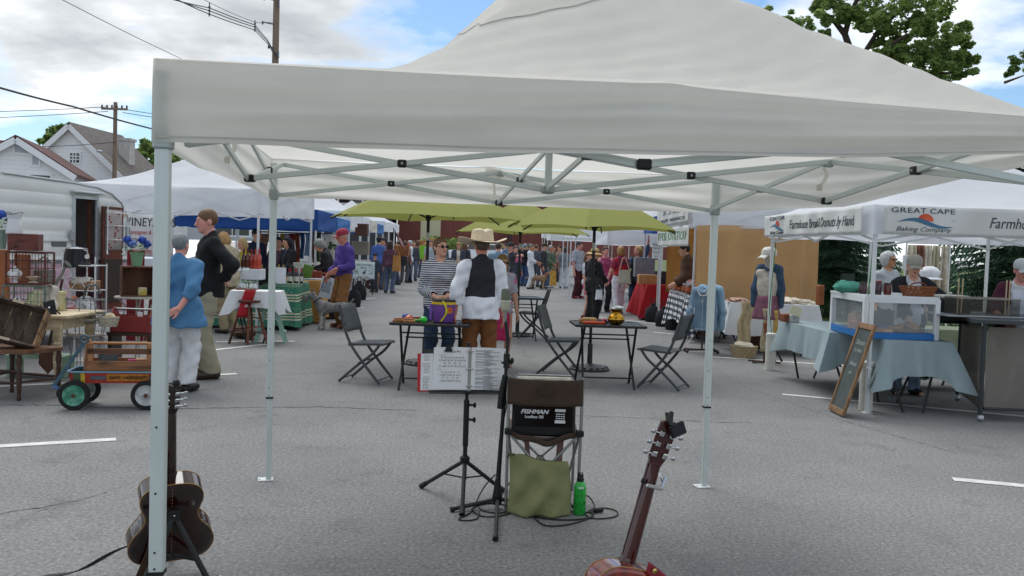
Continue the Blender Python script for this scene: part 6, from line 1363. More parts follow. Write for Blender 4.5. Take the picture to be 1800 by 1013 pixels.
bsk=thing('white_basket','small white wicker basket beside the red tool tray','basket',A(190,574,9.3)); B=MB(); B.lathe([(0,0),(.09,0),(.115,.09),(.118,.10),(.11,.10),(.09,.02),(0,.02)],seg=24,sy=.7); B.build('basket',M('#d8cfb8',rough=.8,var=.4,scale=60,bump=.8,bscale=120),bsk); B=MB(); B.ball((.02,0,.10),(.06,.04,.04),10,6,wob=.2); B.build('yarn_handle',M('#d8c9a2',rough=.95),bsk)
# red tool tray, round table with crate and hydrangea
D=9.7; a=A(235,583,D); REDM=M('#8d3230',rough=.4,var=.12); tt_=thing('tool_tray','red metal tool tray with a steel bar handle and price tag','tool tray',(a.x,D,a.z)); hw_=(A(268,583,D).x-A(200,583,D).x)/2
B=MB(); B.box((0,-.10,.09),(2*hw_,.012,.17)); B.box((0,.12,.09),(2*hw_,.012,.17)); B.box((0,0,.01),(2*hw_,.22,.012)); B.build('tray',REDM,tt_)
for sg in(-1,1):B=MB(); B.prism([(-.11,0),(.11,0),(.11,.17),(.02,.27),(-.02,.27),(-.11,.17)],.012,0,Matrix(((0,0,1,sg*hw_),(1,0,0,0),(0,1,0,0),(0,0,0,1)))); B.build('end_plate',REDM,tt_)
B=MB(); B.rod((-hw_,0,.245),(hw_,0,.245),.012); B.build('handle_bar',STEEL,tt_); B=MB(); B.box((.08,-.03,.19),(.055,.003,.06),.2); B.build('price_tag',M('#e6e6e3',rough=.7),tt_)
lt=thing('low_bench','low dark bench carrying the red tool tray','bench',(a.x,D,0)); B=MB(); B.box((0,.02,a.z-.02),(2*hw_+.06,.3,.035)); B.build('bench_top',DW,lt)
for x in(-hw_,hw_):B=MB(); B.box((x,.02,(a.z-.04)/2),(.04,.26,a.z-.04)); B.build('leg',DW,lt)
D=10.6; a=A(243,521,D); rt=thing('garden_table','small round iron table holding the lettered crate and blue hydrangea','table',(a.x,D,0)); IR=M('#b7b5a8',rough=.5,var=.2)
B=MB(); B.lathe([(0,0),(.26,0),(.265,-.008),(.265,-.02),(0,-.02)],(0,0,a.z),28); B.build('tabletop',IR,rt)
for k in range(4):c,s=math.cos(k*PI/2+.5),math.sin(k*PI/2+.5); B=MB(); B.tube([(.22*c,.22*s,a.z-.02),(.14*c,.14*s,a.z-.12),(.19*c,.19*s,a.z-.35),(.12*c,.12*s,.25),(.24*c,.24*s,0)],.011,6); B.build('leg',IR,rt)
hc_=thing('wooden_crate','brown wooden crate lettered HERSHEY standing on end on the round table','crate',(a.x-.02,D,a.z),R(28)); HZ=.36; CB=M('#6e4c38',rough=.7,kind='wood',scale=4,stretch=(3,3,.5),var=.2)
B=MB(); B.box((-.17,0,HZ/2),(.016,.22,HZ)); B.box((.17,0,HZ/2),(.016,.22,HZ)); B.box((0,.105,HZ/2),(.33,.012,HZ)); B.box((0,0,.008),(.33,.22,.016)); B.box((0,0,HZ-.008),(.33,.22,.016)); B.build('crate',CB,hc_);
text('lettering','HERSHEY',.058,M('#33231b',rough=.8),hc_,frame_mx((-.179,.0,HZ*.5),(0,0,-1),(0,-1,0)),.0006,'CENTER',0,1.15,1.0,.001)
B=MB(); B.box((.06,-.04,.055),(.10,.07,.11),None,0,.012); B.xf(Matrix.Translation(hc_.location)@Matrix.Rotation(R(28),4,'Z')); tn=tag(B.build('floral_tin',M('#d9cfa8',rough=.4,kind='patch',col2='#c9b03a',scale=18)),'cream tin with yellow flowers inside the lettered crate','tin')
hydrangea('blue hydrangea in a green pot on top of the lettered crate',Vector((a.x-.03,D+.02,a.z+HZ)),'#7fae86',.16,.075,6,.16)
BX('cloth_screen','dark red cloth panel under and behind the round table','panel',222,441,252,600,D+.5,.03,M('#7a1f28',rough=.8,var=.15));
ea=thing('wooden_easel','reddish wooden easel leg standing right of the hydrangea','easel',A(262,600,11.3)); B=MB(); B.bar((-.05,0,0),(.06,.1,1.15),.03,.03); B.bar((.16,0,0),(.08,.1,1.15),.03,.03); B.bar((-.02,.03,.5),(.13,.05,.5),.025,.025); B.build('frame',M('#7a4030',rough=.6),ea)
# wagon
wq=G(130,721); WA=R(11); wg=thing('coaster_wagon','rusty red and yellow toy wagon lettered DAVY CROCKETT with green hub','wagon',(wq.x,wq.y,0),WA)
r_=.132
for i,(x,y,hc2)in enumerate(((0,0,'#6fae97'),(.0,.36,'#8f9694'),(.60,0,'#c9cccb'),(.60,.36,'#b9bcbb'))):
 RX=Matrix.Rotation(PI/2,3,'X'); B=MB(); B.lathe([(r_*.70,-.024),(r_*.96,-.024),(r_,-.012),(r_,.012),(r_*.96,.024),(r_*.70,.024),(r_*.70,-.024)],(x,y,r_),32,rot=RX); wl=B.build('wheel',M('#1b1c1e',rough=.75,var=.15),wg)
 B=MB(); B.lathe([(0,.030),(.022,.028),(.03,.012),(r_*.55,.010),(r_*.69,.022),(r_*.71,.024),(r_*.71,-.02),(0,-.02)],(x,y,r_),28,rot=RX); B.build('hub_cap',M(hc2,rough=.4,kind='patch',col2=('#2f7d63' if i==0 else '#a5a9a8'),scale=14),wl,smooth=50); B=MB(); B.lathe([(0,.040),(.018,.036),(.018,.02)],(x,y,r_),10,rot=RX); B.build('axle_nut',M('#5a3b30',rough=.7),wl)
for x in(0,.60):B=MB(); B.rod((x,0,r_),(x,.36,r_),.009); B.bar((x,.08,r_),(x+(.03 if x else 0),.08,.24),.03,.012); B.bar((x,.28,r_),(x+(.03 if x else 0),.28,.24),.03,.012); B.build('axle',M('#2c3338',rough=.5),wg)
B=MB(); zb,zt=.235,.335; x0,x1,y0,y1=-.07,.73,.0,.37
def rr(x0,x1,y0,y1,r,n=5):
 o=[]
 for cx,cy,a0 in((x1-r,y0+r,-PI/2),(x1-r,y1-r,0),(x0+r,y1-r,PI/2),(x0+r,y0+r,PI)):o+=[(cx+r*math.cos(a0+PI/2*k/n),cy+r*math.sin(a0+PI/2*k/n))for k in range(n+1)]
 return o
lo_,hi_,li_=rr(x0+.02,x1-.02,y0+.02,y1-.02,.06),rr(x0,x1,y0,y1,.07),rr(x0+.012,x1-.012,y0+.012,y1-.012,.06); n=len(lo_)
B.v=[(x,y,zb)for x,y in lo_]+[(x,y,zt)for x,y in hi_]+[(x,y,zt)for x,y in li_]+[(x,y,zb+.012)for x,y in lo_]
for k in range(3):B.f+=[(k*n+i,k*n+(i+1)%n,(k+1)*n+(i+1)%n,(k+1)*n+i)for i in range(n)]
B.f+=[tuple(range(n))[::-1],tuple(3*n+i for i in range(n))]; B.m=[0]*n+[1]*(2*n)+[1,1]; B.build('tray',[M('#a8352a',rough=.5,var=.25,scale=12),M('#3c4f5e',rough=.5,var=.2)],wg)
B=MB(); B.tube([(x,y,zt)for x,y in hi_],.008,6,closed=True); B.build('rolled_rim',M('#6f98ad',rough=.4,var=.2),wg)
def flat(x0,x1,z0,z1,o):return[(x0,.02-(z0-zb)/(zt-zb)*.02-o,z0),(x1,.02-(z0-zb)/(zt-zb)*.02-o,z0),(x1,.02-(z1-zb)/(zt-zb)*.02-o,z1),(x0,.02-(z1-zb)/(zt-zb)*.02-o,z1)]
for nm,xa,xb,za,zb2,c,o in(('green_patch',-.012,.05,.238,.328,'#3f5a3f',.003),('yellow_patch',.05,.085,.238,.328,'#c9a832',.003),('arrow_stripe',.13,.26,.27,.298,'#4f6470',.004),('arrow_stripe',.62,.70,.27,.298,'#4f6470',.004),('name_panel',.265,.615,.255,.318,'#c27d2e',.004)):
 B=MB(); B.add(flat(xa,xb,za,zb2,o),[(0,1,2,3)]); B.build(nm,M(c,rough=.5,var=.25,scale=30),wg,smooth=0,solid=.001)
DKT=M('#3a1f14',rough=.7); mxw=frame_mx((.335,.0,.287),(1,0,0),(0,-.2,1)); text('lettering','DAVY',.042,DKT,wg,mxw,.0008,'CENTER',0,.86,1.0,.001); text('lettering','CROCKETT',.042,DKT,wg,frame_mx((.525,.0,.287),(1,0,0),(0,-.2,1)),.0008,'CENTER',0,.80,1.0,.001)
B=MB(); B.tube([(.408,-.0,.278),(.42,-.001,.294),(.432,-.002,.290),(.445,-.0,.276)],.004,5); B.build('rifle_emblem',DKT,wg)
B=MB(); B.bar((0,.18,r_+.02),(-.14,.02,.19),.05,.012); B.bar((-.14,.02,.19),(-.17,.0,.215),.05,.03); B.build('draw_bar',M('#4a6f9a',rough=.5),wg)
B=MB(); B.bar((-.17,.0,.21),(.085,-.02,.60),.028,.018,up=(0,1,0)); B.tube([(.085+.034*math.cos(k*PI/8),-.02,.63+.034*math.sin(k*PI/8))for k in range(16)],.009,8,closed=True); B.build('handle',M('#41606f',rough=.5,var=.25,scale=15),wg)
TL_=M('#8f6342',rough=.7,kind='wood',scale=4,stretch=(.6,4,4),var=.2); tx=thing('tool_carrier','handmade wooden tool carrier with round bar handle sitting in the wagon','tool carrier',(wq.x,wq.y,0),WA)
B=MB(); B.box((.36,.05,.385),(.56,.018,.085)); B.build('side_board',TL_,tx); B=MB(); B.box((.36,.30,.385),(.56,.018,.085)); B.build('side_board',TL_,tx); B=MB(); B.box((.36,.17,.345),(.56,.24,.014)); B.build('base_board',TL_,tx)
for x in(.075,.645):B=MB(); B.prism([(-.14,0),(.14,0),(.14,.10),(.05,.26),(-.05,.26),(-.14,.10)],.018,0,Matrix(((0,0,1,x-.009),(1,0,0,.175),(0,1,0,.34),(0,0,0,1)))); B.box((x+(.03 if x<.4 else-.03),.06,.46),(.06,.016,.25)); B.build('end_board',M('#a8764d',rough=.65,kind='wood',scale=4,stretch=(4,4,.6)),tx)
B=MB(); B.rod((.09,.17,.575),(.64,.17,.575),.013); B.build('bar_handle',M('#a9764a',rough=.55),tx); B=MB(); B.box((.36,.06,.515),(.54,.016,.05)); B.build('rail',M('#6f4a36',rough=.7,kind='wood',scale=4,stretch=(.6,4,4)),tx)
for i,(x,y,c,l,s)in enumerate(((.24,.16,'#5f666b','grey slatted washboard standing inside the tool carrier',(.16,.03,.14)),(.54,.2,'#a77a55','small stencilled wooden cigar box inside the tool carrier',(.16,.10,.08)),(.44,.14,'#c2307a','bright pink bundle inside the tool carrier',(.06,.05,.08)))):
 B=MB(); B.box((0,0,s[2]/2),s,None,0,.006); B.box((0,-s[1]/2-.002,s[2]*.5),(s[0]*.8,.004,s[2]*.6),None,0); tag(B.build(('washboard','cigar_box','cloth_bundle')[i],M(c,rough=.6,var=.3,scale=20),None,Vector((wq.x,wq.y,0))+Matrix.Rotation(WA,3,'Z')@Vector((x,y,.354)),WA+.15*i),l,('washboard','box','bundle')[i])
D=9.6; gb=thing('low_bench','low green painted bench with folded towels under the table','bench',A(72,690,D)*1); gb.location.z=0; B=MB(); B.box((0,0,.22),(.62,.3,.03)); B.build('bench_top',M('#8fb39a',rough=.5),gb)
for x in(-.28,.28):B=MB(); B.box((x,0,.10),(.03,.28,.21)); B.build('leg',M('#8fb39a',rough=.5),gb)
for k,(x,z,c)in enumerate(((.0,.26,'#d9d3d0'),(.08,.30,'#cbb9b4'),(-.15,.26,'#bfb7b2'))):B=MB(); B.box((x,-.02,z),(.26,.2,.05),.1*k,0,.02); p_=Vector(gb.location); tag(B.build('towel',M(c,rough=.95,var=.2,scale=20),None,p_),('folded white towel lying flat on the green bench','folded pinkish towel on top of the white one','folded grey towel at the left end of the green bench')[k],'towel')
sh=thing('shovel','short rusty shovel leaning behind the beige table legs','shovel',A(84,650,9.4)); B=MB(); B.rod((0,0,.2),(.02,.25,.95),.014); B.build('shaft',DW,sh); B=MB(); B.prism([(-.09,.25),(.09,.25),(.10,.06),(0,-.05),(-.10,.06)],.008,0,Matrix(((1,0,0,0),(0,0,.3,0),(0,1,0,0),(0,0,0,1)))); B.build('blade',M('#6e4f3c',rough=.7,metal=.4,var=.3),sh)
# vineyard banner
banner('white vineyard banner hanging behind the woman in blue',A(221,420,14.6).xy,A(305,420,14.3).xy,A(250,451,14.5).z,A(250,377,14.5).z,[('t','VINEYARDS',.50,.55,.20,.95,0,M('#22282c',rough=.6),1.0),('t','Champagnes & Dessert',.40,.39,.105,.78,.25,M('#a3343f',rough=.6),1.0),('t','Since 1976',.10,.26,.085,.85,.2,M('#33373b',rough=.6),1.0),('t','Hudson Valley',.27,.09,.125,.70,.1,M('#a3343f',rough=.6),1.0)],mat=M('#c6c6c6',rough=.6,var=.05))
# stall tables and goods, left side of the aisle
def cloth_table(label,name,p,wd,dp,h,drop,mat,rz=0,cat='table',flare=.06,tlabel=None,seedv=1.0,uvk=1,legs=True,hem=0):
 t=thing('folding_table',label,'table',p,rz); w2,d2=wd/2,dp/2
 B=MB(); B.box((0,0,h-.015),(wd-.02,dp-.02,.025)); B.build('tabletop',M('#d0d0cc',rough=.6),t)
 if legs:
  for sg in(-1,1):
   B=MB(); x=sg*(w2-.18); B.tube([(x,-d2+.08,h-.03),(x+sg*.04,-d2+.12,.35),(x-sg*.06,-d2+.05,.0)],.014,8); B.tube([(x,d2-.08,h-.03),(x+sg*.04,d2-.12,.35),(x-sg*.06,d2-.05,.0)],.014,8); B.rod((x,-d2+.1,.35),(x,d2-.1,.35),.011); B.build('leg',M('#2b2d30',rough=.5),t)
 def per(u):
  L_=2*(wd+dp); s=(u%1)*L_
  for ln,a,d in((wd,(-w2,-d2),(1,0)),(dp,(w2,-d2),(0,1)),(wd,(w2,d2),(-1,0)),(dp,(-w2,d2),(0,-1))):
   if s<=ln:return a[0]+d[0]*s,a[1]+d[1]*s
   s-=ln
  return-w2,-d2
 def f(u,v):
  x,y=per(u); r=math.hypot(x,y); nx,ny=x/w2,y/d2; cn_=min(abs(nx),abs(ny))**6
  if v<.3:k=v/.3; return(x*k,y*k,h+.003+.002*math.sin(9*x+7*y))
  k=(v-.3)/.7; dr=drop*(1+hem*cn_*.5+.03*math.sin(9*u*6.28/2+seedv)); wv=(math.sin(u*2*PI*9+seedv)+.6*math.sin(u*2*PI*17+2*seedv))*.022*k; o=flare*k*(.4+cn_*1.6)+wv+.004
  ox=(1 if nx>.98 else-1 if nx<-.98 else 0); oy=(1 if ny>.98 else-1 if ny<-.98 else 0); return(x+ox*o,y+oy*o,max(.012,h+.003-dr*k))
 B=MB(); B.grid(f,144,20,wrap=True)
 if B.uv:
  for i in B.uv:x,y,z=B.v[i]; B.uv[i]=((x+y*.9)*uvk,(h-z)*uvk if z<h-.002 else y*uvk)
 c=B.build('tablecloth',mat,None,p,rz,smooth=60); return t,tag(c,tlabel or('cloth over '+label),'tablecloth')
WCL=M('#dfe1e3',rough=.9,var=.06,bump=.2,bscale=60); GRC=M('#3d7f66',rough=.9,kind='runner',var=.06); GOLD=M('#b98848',rough=.85,var=.12,bump=.25,bscale=60)
p=G(425,612); T1=Vector((p.x-.02,p.y+.8,0)); cloth_table('white clothed table of glass vials beside the wooden stool','',T1,.72,.5,.78,.24,WCL,R(8),tlabel='white cloth with pink edge on the vial table',seedv=2,hem=1)
B=MB(); B.grid(lambda u,v:(-.20+u*.16+.10*(v-.5)*-1.2,-.295-.012*math.sin(5*u),.80-v*.40),4,10); B.xf(Matrix.Translation(T1)@Matrix.Rotation(R(8),4,'Z')); tag(B.build('table_runner',M('#b3222f',rough=.8,var=.1),solid=.004),'red runner with white script hanging over the vial table','runner')
bx=BX('wooden_box','reddish wooden tray full of small glass vials','tray',414,508,446,517,T1.y-.05,.25,M('#7d4632',rough=.5,kind='wood',scale=4))
B=MB()
for k in range(26):x,y=random.uniform(-.14,.14),random.uniform(.03,.22); B.lathe([(0,0),(.015,0),(.015,.05),(.008,.06),(.008,.07),(0,.072)],(x,y,.085),8)
vi=tag(B.build('glass_vials',M('#cfd6d6',rough=.1,var=.2,spec=.8),None,bx.location),'rows of small clear glass vials standing in the wooden tray','vials'); vi['kind']='stuff'
cs=thing('tiered_stand','two tier glass cake stand of sample cups behind the vials','stand',A(423,505,T1.y+.25)); B=MB(); B.lathe([(0,0),(.07,0),(.012,.02),(.012,.24),(.02,.24),(.15,.25),(.15,.26),(0,.26)],seg=20); B.build('stand',M('#c9d3cf',rough=.1,spec=.8),cs,smooth=50)
for k in range(9):a=2*PI*k/9; B=MB(); B.lathe([(.018,0),(.024,.035),(.02,.035),(0,.006)],(.11*math.cos(a),.11*math.sin(a),.262),8); B.build('cup',M('#dfe6e6',rough=.15),cs)
q=G(432,606); STW=M('#6b3b28',rough=.45,kind='wood',scale=5,stretch=(1,1,.4),var=.15); so_=thing('wooden_stool','worn reddish brown wooden stool with splayed legs','stool',(q.x,q.y+.16,0)); B=MB(); B.lathe([(0,.615),(.16,.615),(.17,.625),(.17,.645),(.15,.652),(0,.648)],seg=28); B.build('seat',STW,so_)
fl=[(-.26,-.12),(.05,-.24),(.28,-.02),(-.02,.24)]
for x,y in fl:B=MB(); B.tube([(x,y,0),(x*.36,y*.36,.62)],[.02,.017],8); B.build('leg',STW,so_)
for i,z in((0,.2),(1,.26),(2,.16),(3,.22),(0,.4),(2,.38)):a,b_=fl[i],fl[(i+1)%4]; k=1-.64*z/.62; B=MB(); B.rod((a[0]*k,a[1]*k,z),(b_[0]*k,b_[1]*k,z),.010); B.build('rung',STW,so_)
MINT=M('#9cc4b4',rough=.5,var=.12); q=G(470,604); st_=thing('step_stool','mint green painted wooden step stool beside the brown stool','step stool',(q.x,q.y+.2,0),R(10)); B=MB(); B.box((-.02,0,.50),(.30,.24,.025),None,0,.004); B.build('top_step',MINT,st_)
for sg in(-1,1):
 for y in(-.09,.09):B=MB(); B.bar((sg*.08-.02,y,.49),(sg*.22,y,.0),.05,.022,up=(0,1,0)); B.build('leg',MINT,st_)
B=MB(); B.box((.17,-.0,.17),(.10,.2,.022)); B.box((-.20,0,.17),(.06,.2,.022)); B.build('lower_step',MINT,st_)
p=A(430,560,13.9); B=MB(); B.ball((0,0,.10),(.24,.14,.10),16,8,wob=.12); tag(B.build('leather_bag',M('#5a4335',rough=.6,var=.25),None,(p.x,p.y,0)),'slumped brown leather bag on the ground under the vial table','bag')
W1=Vector((-4.10,15.92,0)); _,gc=cloth_table('wine table under a green print cloth','',(W1.x,W1.y,0),.72,1.25,.80,.74,GRC,R(4),tlabel='green floral print tablecloth with cream bands on the wine table',seedv=1,uvk=1.0)
W2=Vector((-5.1,15.7,0)); cloth_table('second wine table with the display box','',W2,1.3,.7,.80,.74,GRC,R(2),tlabel='green floral print tablecloth under the bottle display box',seedv=4)
WINEG=[('#16241a','#b9a14a'),('#241014','#d6d2c6'),('#1a1014','#c9c9c9')]
def bottle(label,p,body='#1a2418',foil='#b9a14a',lab='#d9d4c4',h=.31,group='wine bottles on display',r=.038):
 t=thing('wine_bottle',label,'bottle',p,0,group); B=MB(); B.lathe([(0,0),(r,0),(r,h*.58),(r*.8,h*.66),(r*.4,h*.76),(r*.36,h*.8)],seg=14); B.build('glass',M(body,rough=.1,coat=.6),t,smooth=50); B=MB(); B.lathe([(r*.4,h*.76),(r*.42,h),(0,h)],seg=12); B.build('foil',M(foil,rough=.3,metal=.4),t); B=MB(); B.lathe([(r*1.01,h*.14),(r*1.01,h*.46)],seg=14); B.build('label',M(lab,rough=.7),t); return t
bp=bottle('dark wine bottle with gold foil at the front left of the green table',W1+Vector((-.25,-.45,.805)))
k=0
for x,y in[(480+i*8,482)for i in range(3)]:
 p=A(x+2,y,15.9); copy_thing(bp,(p.x,p.y,.805),label=('left','middle','right')[k]+' gold foiled champagne bottle of the back three on the green table')if k<3 else None; k+=1
for i in range(6):p=A(500+i*5.5,484,15.55+.02*i); bottle('red topped wine bottle in the tight front row on the green table',(p.x,p.y+.1*(i%2),.805),'#1a0d10','#a3242c','#dcd8cf',.26,'red topped bottles in the front row',.03)
BX('display_box','white display box carrying the tall fruit wine bottles','box',416,473,458,492,14.75,.3,M('#dfe3e6',rough=.6))
for i,(x,c)in enumerate(((428,'#4a2a1a'),(435,'#5b2f1c'),(442,'#8f2a20'),(449,'#b5402a'),(455,'#c24a38'))):p=A(x,473,14.85); bottle(('leftmost brown','second brown','dark red','orange red','rightmost bright red')[i]+' fruit wine bottle on the white display box',p,c,c,c,.33,None,.04)
lp=thing('laptop','black laptop screen seen from behind on the wine table','laptop',(A(466,486,15.3).x,15.3,.805),R(25)); B=MB(); B.box((0,0,.012),(.34,.24,.018),None,0,.004); B.build('keyboard_base',BLKM,lp); B=MB(); B.box((0,-.05,.125),(.34,.012,.24),Matrix.Rotation(R(-24),3,'Y')@Matrix.Rotation(R(18),3,'X'),0,.004); B.build('lid',BLKM,lp)
a=A(490,485,15.3); pf=thing('paper_stand','white price sheet in an upright stand on the wine table','price sheet',(a.x,a.y,.805),R(8)); B=MB(); B.box((0,0,.14),(.24,.006,.28),Matrix.Rotation(R(-10),3,'X')); B.build('sheet',M('#dfe3e8',rough=.6),pf); B=MB(); B.box((0,.04,.006),(.24,.1,.01)); B.build('foot',M('#c9ced2',rough=.2),pf)
W3=Vector((-4.16,17.75,0)); cloth_table('gift table under a gold satin cloth','',W3,.95,1.9,.80,.76,GOLD,R(4),tlabel='gold brown satin tablecloth on the gift table',seedv=3)
for i,(x,y,D,s,c,l)in enumerate(((523,489,17.4,(.16,.12,.32),'#b9c1b6','pale green gift box standing on the gold table'),(512,489,17.3,(.09,.09,.26),'#2a2226','dark carton beside the pale green gift box'),(540,487,17.5,(.20,.05,.28),'#5f8a3c','leaning green book on the gold table'),(536,470,18.0,(.14,.05,.22),'#d98a94','pink card standing at the back of the gold table'),(556,482,17.7,(.22,.18,.16),'#8a4334','red wicker hamper on the gold table'),(530,494,17.1,(.30,.2,.03),'#8fa3ad','stack of blue grey leaflets at the front of the gold table'),(556,494,17.2,(.30,.2,.03),'#c9ccd0','white leaflets at the right of the gold table'),(578,490,18.3,(.22,.2,.1),'#a33a3a','red trinket box at the far end of the gold table'),(568,470,18.5,(.3,.2,.2),'#c7a27c','beige gift basket at the back of the gold table'),(548,468,18.5,(.26,.2,.26),'#6f4436','brown gift basket at the back left of the gold table'))):
 a=A(x,y,D); B=MB(); B.box((0,0,s[2]/2),s,Matrix.Rotation(.15*math.sin(i*2),3,'Z')@Matrix.Rotation(.25 if 'leaning' in l else 0,3,'Y'),0,.006); B.box((0,-s[1]/2-.002,s[2]*.55),(s[0]*.7,.004,s[2]*.45)); tag(B.build(('gift_box','carton','book','greeting_card','hamper','leaflets','leaflets','trinket_box','gift_basket','gift_basket')[i],M(c,rough=.6,var=.25,scale=14),None,(a.x,a.y,max(.805,.805))),l,'goods')
a=A(574,506,16.72); B=MB(); B.box((0,0,0),(.24,.006,.40),Matrix.Rotation(R(10),3,'Y')); B.box((0,-.005,.02),(.16,.004,.22),Matrix.Rotation(R(10),3,'Y'),1); tag(B.build('paper_bag',[M('#d5d8dc',rough=.6),M('#aab4bd',rough=.6,var=.4,scale=20)],None,a),'white printed bag hanging on the corner of the gold table','bag')
D=20.6; ra=thing('garment_rail','black rail hung with coloured scarves under the blue canopy','rail',(A(540,436,D).x,D,0)); xa,xb,zr=A(455,415,D).x-ra.location.x,A(606,415,D).x-ra.location.x,A(530,410,D).z
B=MB(); B.rod((xa,0,zr),(xb,0,zr),.015)
for x in(xa,xb):B.rod((x,0,0),(x,0,zr),.015)
B.build('rail',BLKM,ra)
for i,(x,wdp,y1,c,l)in enumerate(((462,22,452,'#a8805c','striped brown blanket'),(486,8,448,'#c9b9a0','beige scarf'),(497,10,436,'#c9a840','yellow shawl'),(505,7,462,'#d9d2c4','long cream scarf'),(515,10,468,'#a8222f','long red scarf'),(524,9,468,'#a85532','rust orange scarf'),(532,8,455,'#3f6288','denim blue scarf'),(543,14,450,'#9fb4c9','pale blue shirt'),(554,7,462,'#7f5a4a','brown scarf'),(560,6,460,'#4f5b3c','olive scarf'),(600,8,452,'#2a2340','dark purple scarf'))):
 B=MB(); a=A(x,411,D); w_=wdp*D/FPX; hh=a.z-A(x,y1,D).z
 B.grid(lambda u,v:(a.x+(u-.5)*w_*(1-.25*math.sin(v*3))+.015*math.sin(v*5+i),D-.03+.02*math.sin(u*16+i),a.z-v*hh),12,12); tag(B.build('scarf' if 'scarf' in l else 'shawl',M(c,rough=.9,var=.3,scale=4,stretch=(1,1,6)if 'striped' in l else None),solid=.01),l+' hanging on the scarf rail under the blue canopy','scarf')
a=A(585,412,20.2); B=MB(); B.grid(lambda u,v:(a.x+(u-.5)*(.36 if v>.25 else.36+.14*(1-v*4)),a.y+.015*math.sin(u*9),a.z-v*.46),14,12); tsh=tag(B.build('printed_shirt',M('#cfcabb',rough=.9,var=.08),solid=.01),'cream shirt with a dark green tractor print hanging at the stall corner','shirt'); B=MB(); B.rod((a.x-.05,a.y-.03,a.z-.30),(a.x-.05,a.y-.04,a.z-.30),.05,seg=16); B.rod((a.x+.07,a.y-.03,a.z-.32),(a.x+.07,a.y-.04,a.z-.32),.03,seg=14); B.box((a.x+.02,a.y-.035,a.z-.25),(.16,.01,.05)); B.box((a.x-.04,a.y-.035,a.z-.20),(.06,.01,.06)); B.build('tractor_print',M('#3f5238',rough=.8),tsh)
D=26.5; a,b_=A(619,465,D),A(659,459,D); zt_,zb_=A(655,461,D).z,A(655,491,D).z
sg_=banner('white farm share sign board with a black llama silhouette',a.xy,b_.xy,zb_,zt_,[('t','Bull Cows Farm',.36,.42,.085,.85,0,M('#2f5a4a',rough=.6),1.0),('t','Share',.33,.33,.085,.85,0,M('#2f5a4a',rough=.6),1.0),('t','Sign Up',.12,.26,.055,.8,0,INK,1.0),('t','Weekly',.12,.21,.055,.8,0,INK,1.0),('t','Produce',.12,.16,.055,.8,0,INK,1.0),('t','Here Today',.34,.06,.08,.85,.2,M('#b3505c',rough=.6),1.0)],mat=M('#d9e6e2',rough=.5,var=.03),name='sign_board',cat='sign',wav=.0)
dx=(b_-a); dx.z=0; ln_=dx.length; dx.normalize(); B=MB()
for k in range(12):q=dx*(.52+.05*(k%3))+Vector((0,-.008,.16+.055*(k//2%5)+.02*(k%2))); B.box(q,(.025,.004,.018),Matrix.Rotation(.6,3,'Y'))
B.build('leaf_pattern',M('#22302c',rough=.7),sg_); B=MB(); q=dx*.36+Vector((0,-.01,.20)); B.box(q,(.07,.004,.035)); B.box(q+Vector((.035,0,.04)),(.016,.004,.07)); B.box(q+Vector((.045,0,.075)),(.03,.004,.016))
for x in(-.03,-.015,.018,.032):B.box(q+Vector((x,0,-.04)),(.008,.004,.05))
B.build('llama_silhouette',BLKM,sg_); B=MB(); B.bar((.05,.02,0),(.05,.02,-zb_+.02),.03,.03); B.bar(dx*(ln_-.05)+Vector((0,.02,0)),dx*(ln_-.05)+Vector((0,.02,-zb_+.02)),.03,.03); B.build('leg',BLKM,sg_)
q=G(685,507); bk_=thing('white_bucket','white plastic bucket with a printed badge on the aisle','bucket',(q.x,q.y,0)); B=MB(); B.lathe([(0,0),(.13,0),(.155,.34),(.165,.34),(.165,.37),(.15,.37),(.12,.02),(0,.02)],seg=24); B.build('bucket',M('#cfd4d6',rough=.4),bk_,smooth=40); B=MB(); B.tube([(.06*math.cos(k*PI/8),-.148-.006,.2+.045*math.sin(k*PI/8))for k in range(16)],.006,5,closed=True); B.build('badge',M('#4a4f52',rough=.6),bk_)
pl_=thing('herb_plant','bushy bright green plant growing in the white bucket','plant',(q.x,q.y,.33)); B=MB()
for k in range(9):leaves(B,(random.uniform(-.14,.14),random.uniform(-.1,.1),random.uniform(.08,.42)),.16,60,.05)
B.build('foliage',[M('#6f9a45',rough=.6,var=.2,trans=.3),M('#88b050',rough=.6,var=.2,trans=.3),M('#4f7f38',rough=.6,var=.2,trans=.3)],pl_,smooth=0)
q=G(668,506); B=MB(); B.box((0,0,.62),(.28,.02,1.24),Matrix.Rotation(R(-7),3,'X')@Matrix.Rotation(R(-4),3,'Y')); tag(B.build('cardboard_sheet',M('#a9805c',rough=.9),None,(q.x,q.y,.0)),'brown cardboard sheet leaning behind the white bucket','cardboard')
D=29; a=A(692,402,D); fg=thing('national_flag','small striped red and white flag with blue canton on a canopy pole','flag',a); B=MB(); B.rod((-.02,0,-.6),(.0,0,.03),.012); B.build('staff',BLKM,fg)
B=MB()
for k in range(7):B.grid(lambda u,v,k=k:(.0+u*.30+.12*(k+v)/7,.03*math.sin(u*9),.0-(k+v)/7*.30-u*.42),8,2,m=k%2)
B.build('stripes',[M('#a82c38',rough=.8),M('#dcd9d6',rough=.8)],fg,solid=.004); B=MB(); B.grid(lambda u,v:(u*.12+.06*v,-.012+.03*math.sin(u*4),-v*.16-u*.17),4,4); B.build('canton',M('#2c3a66',rough=.8),fg,solid=.004)
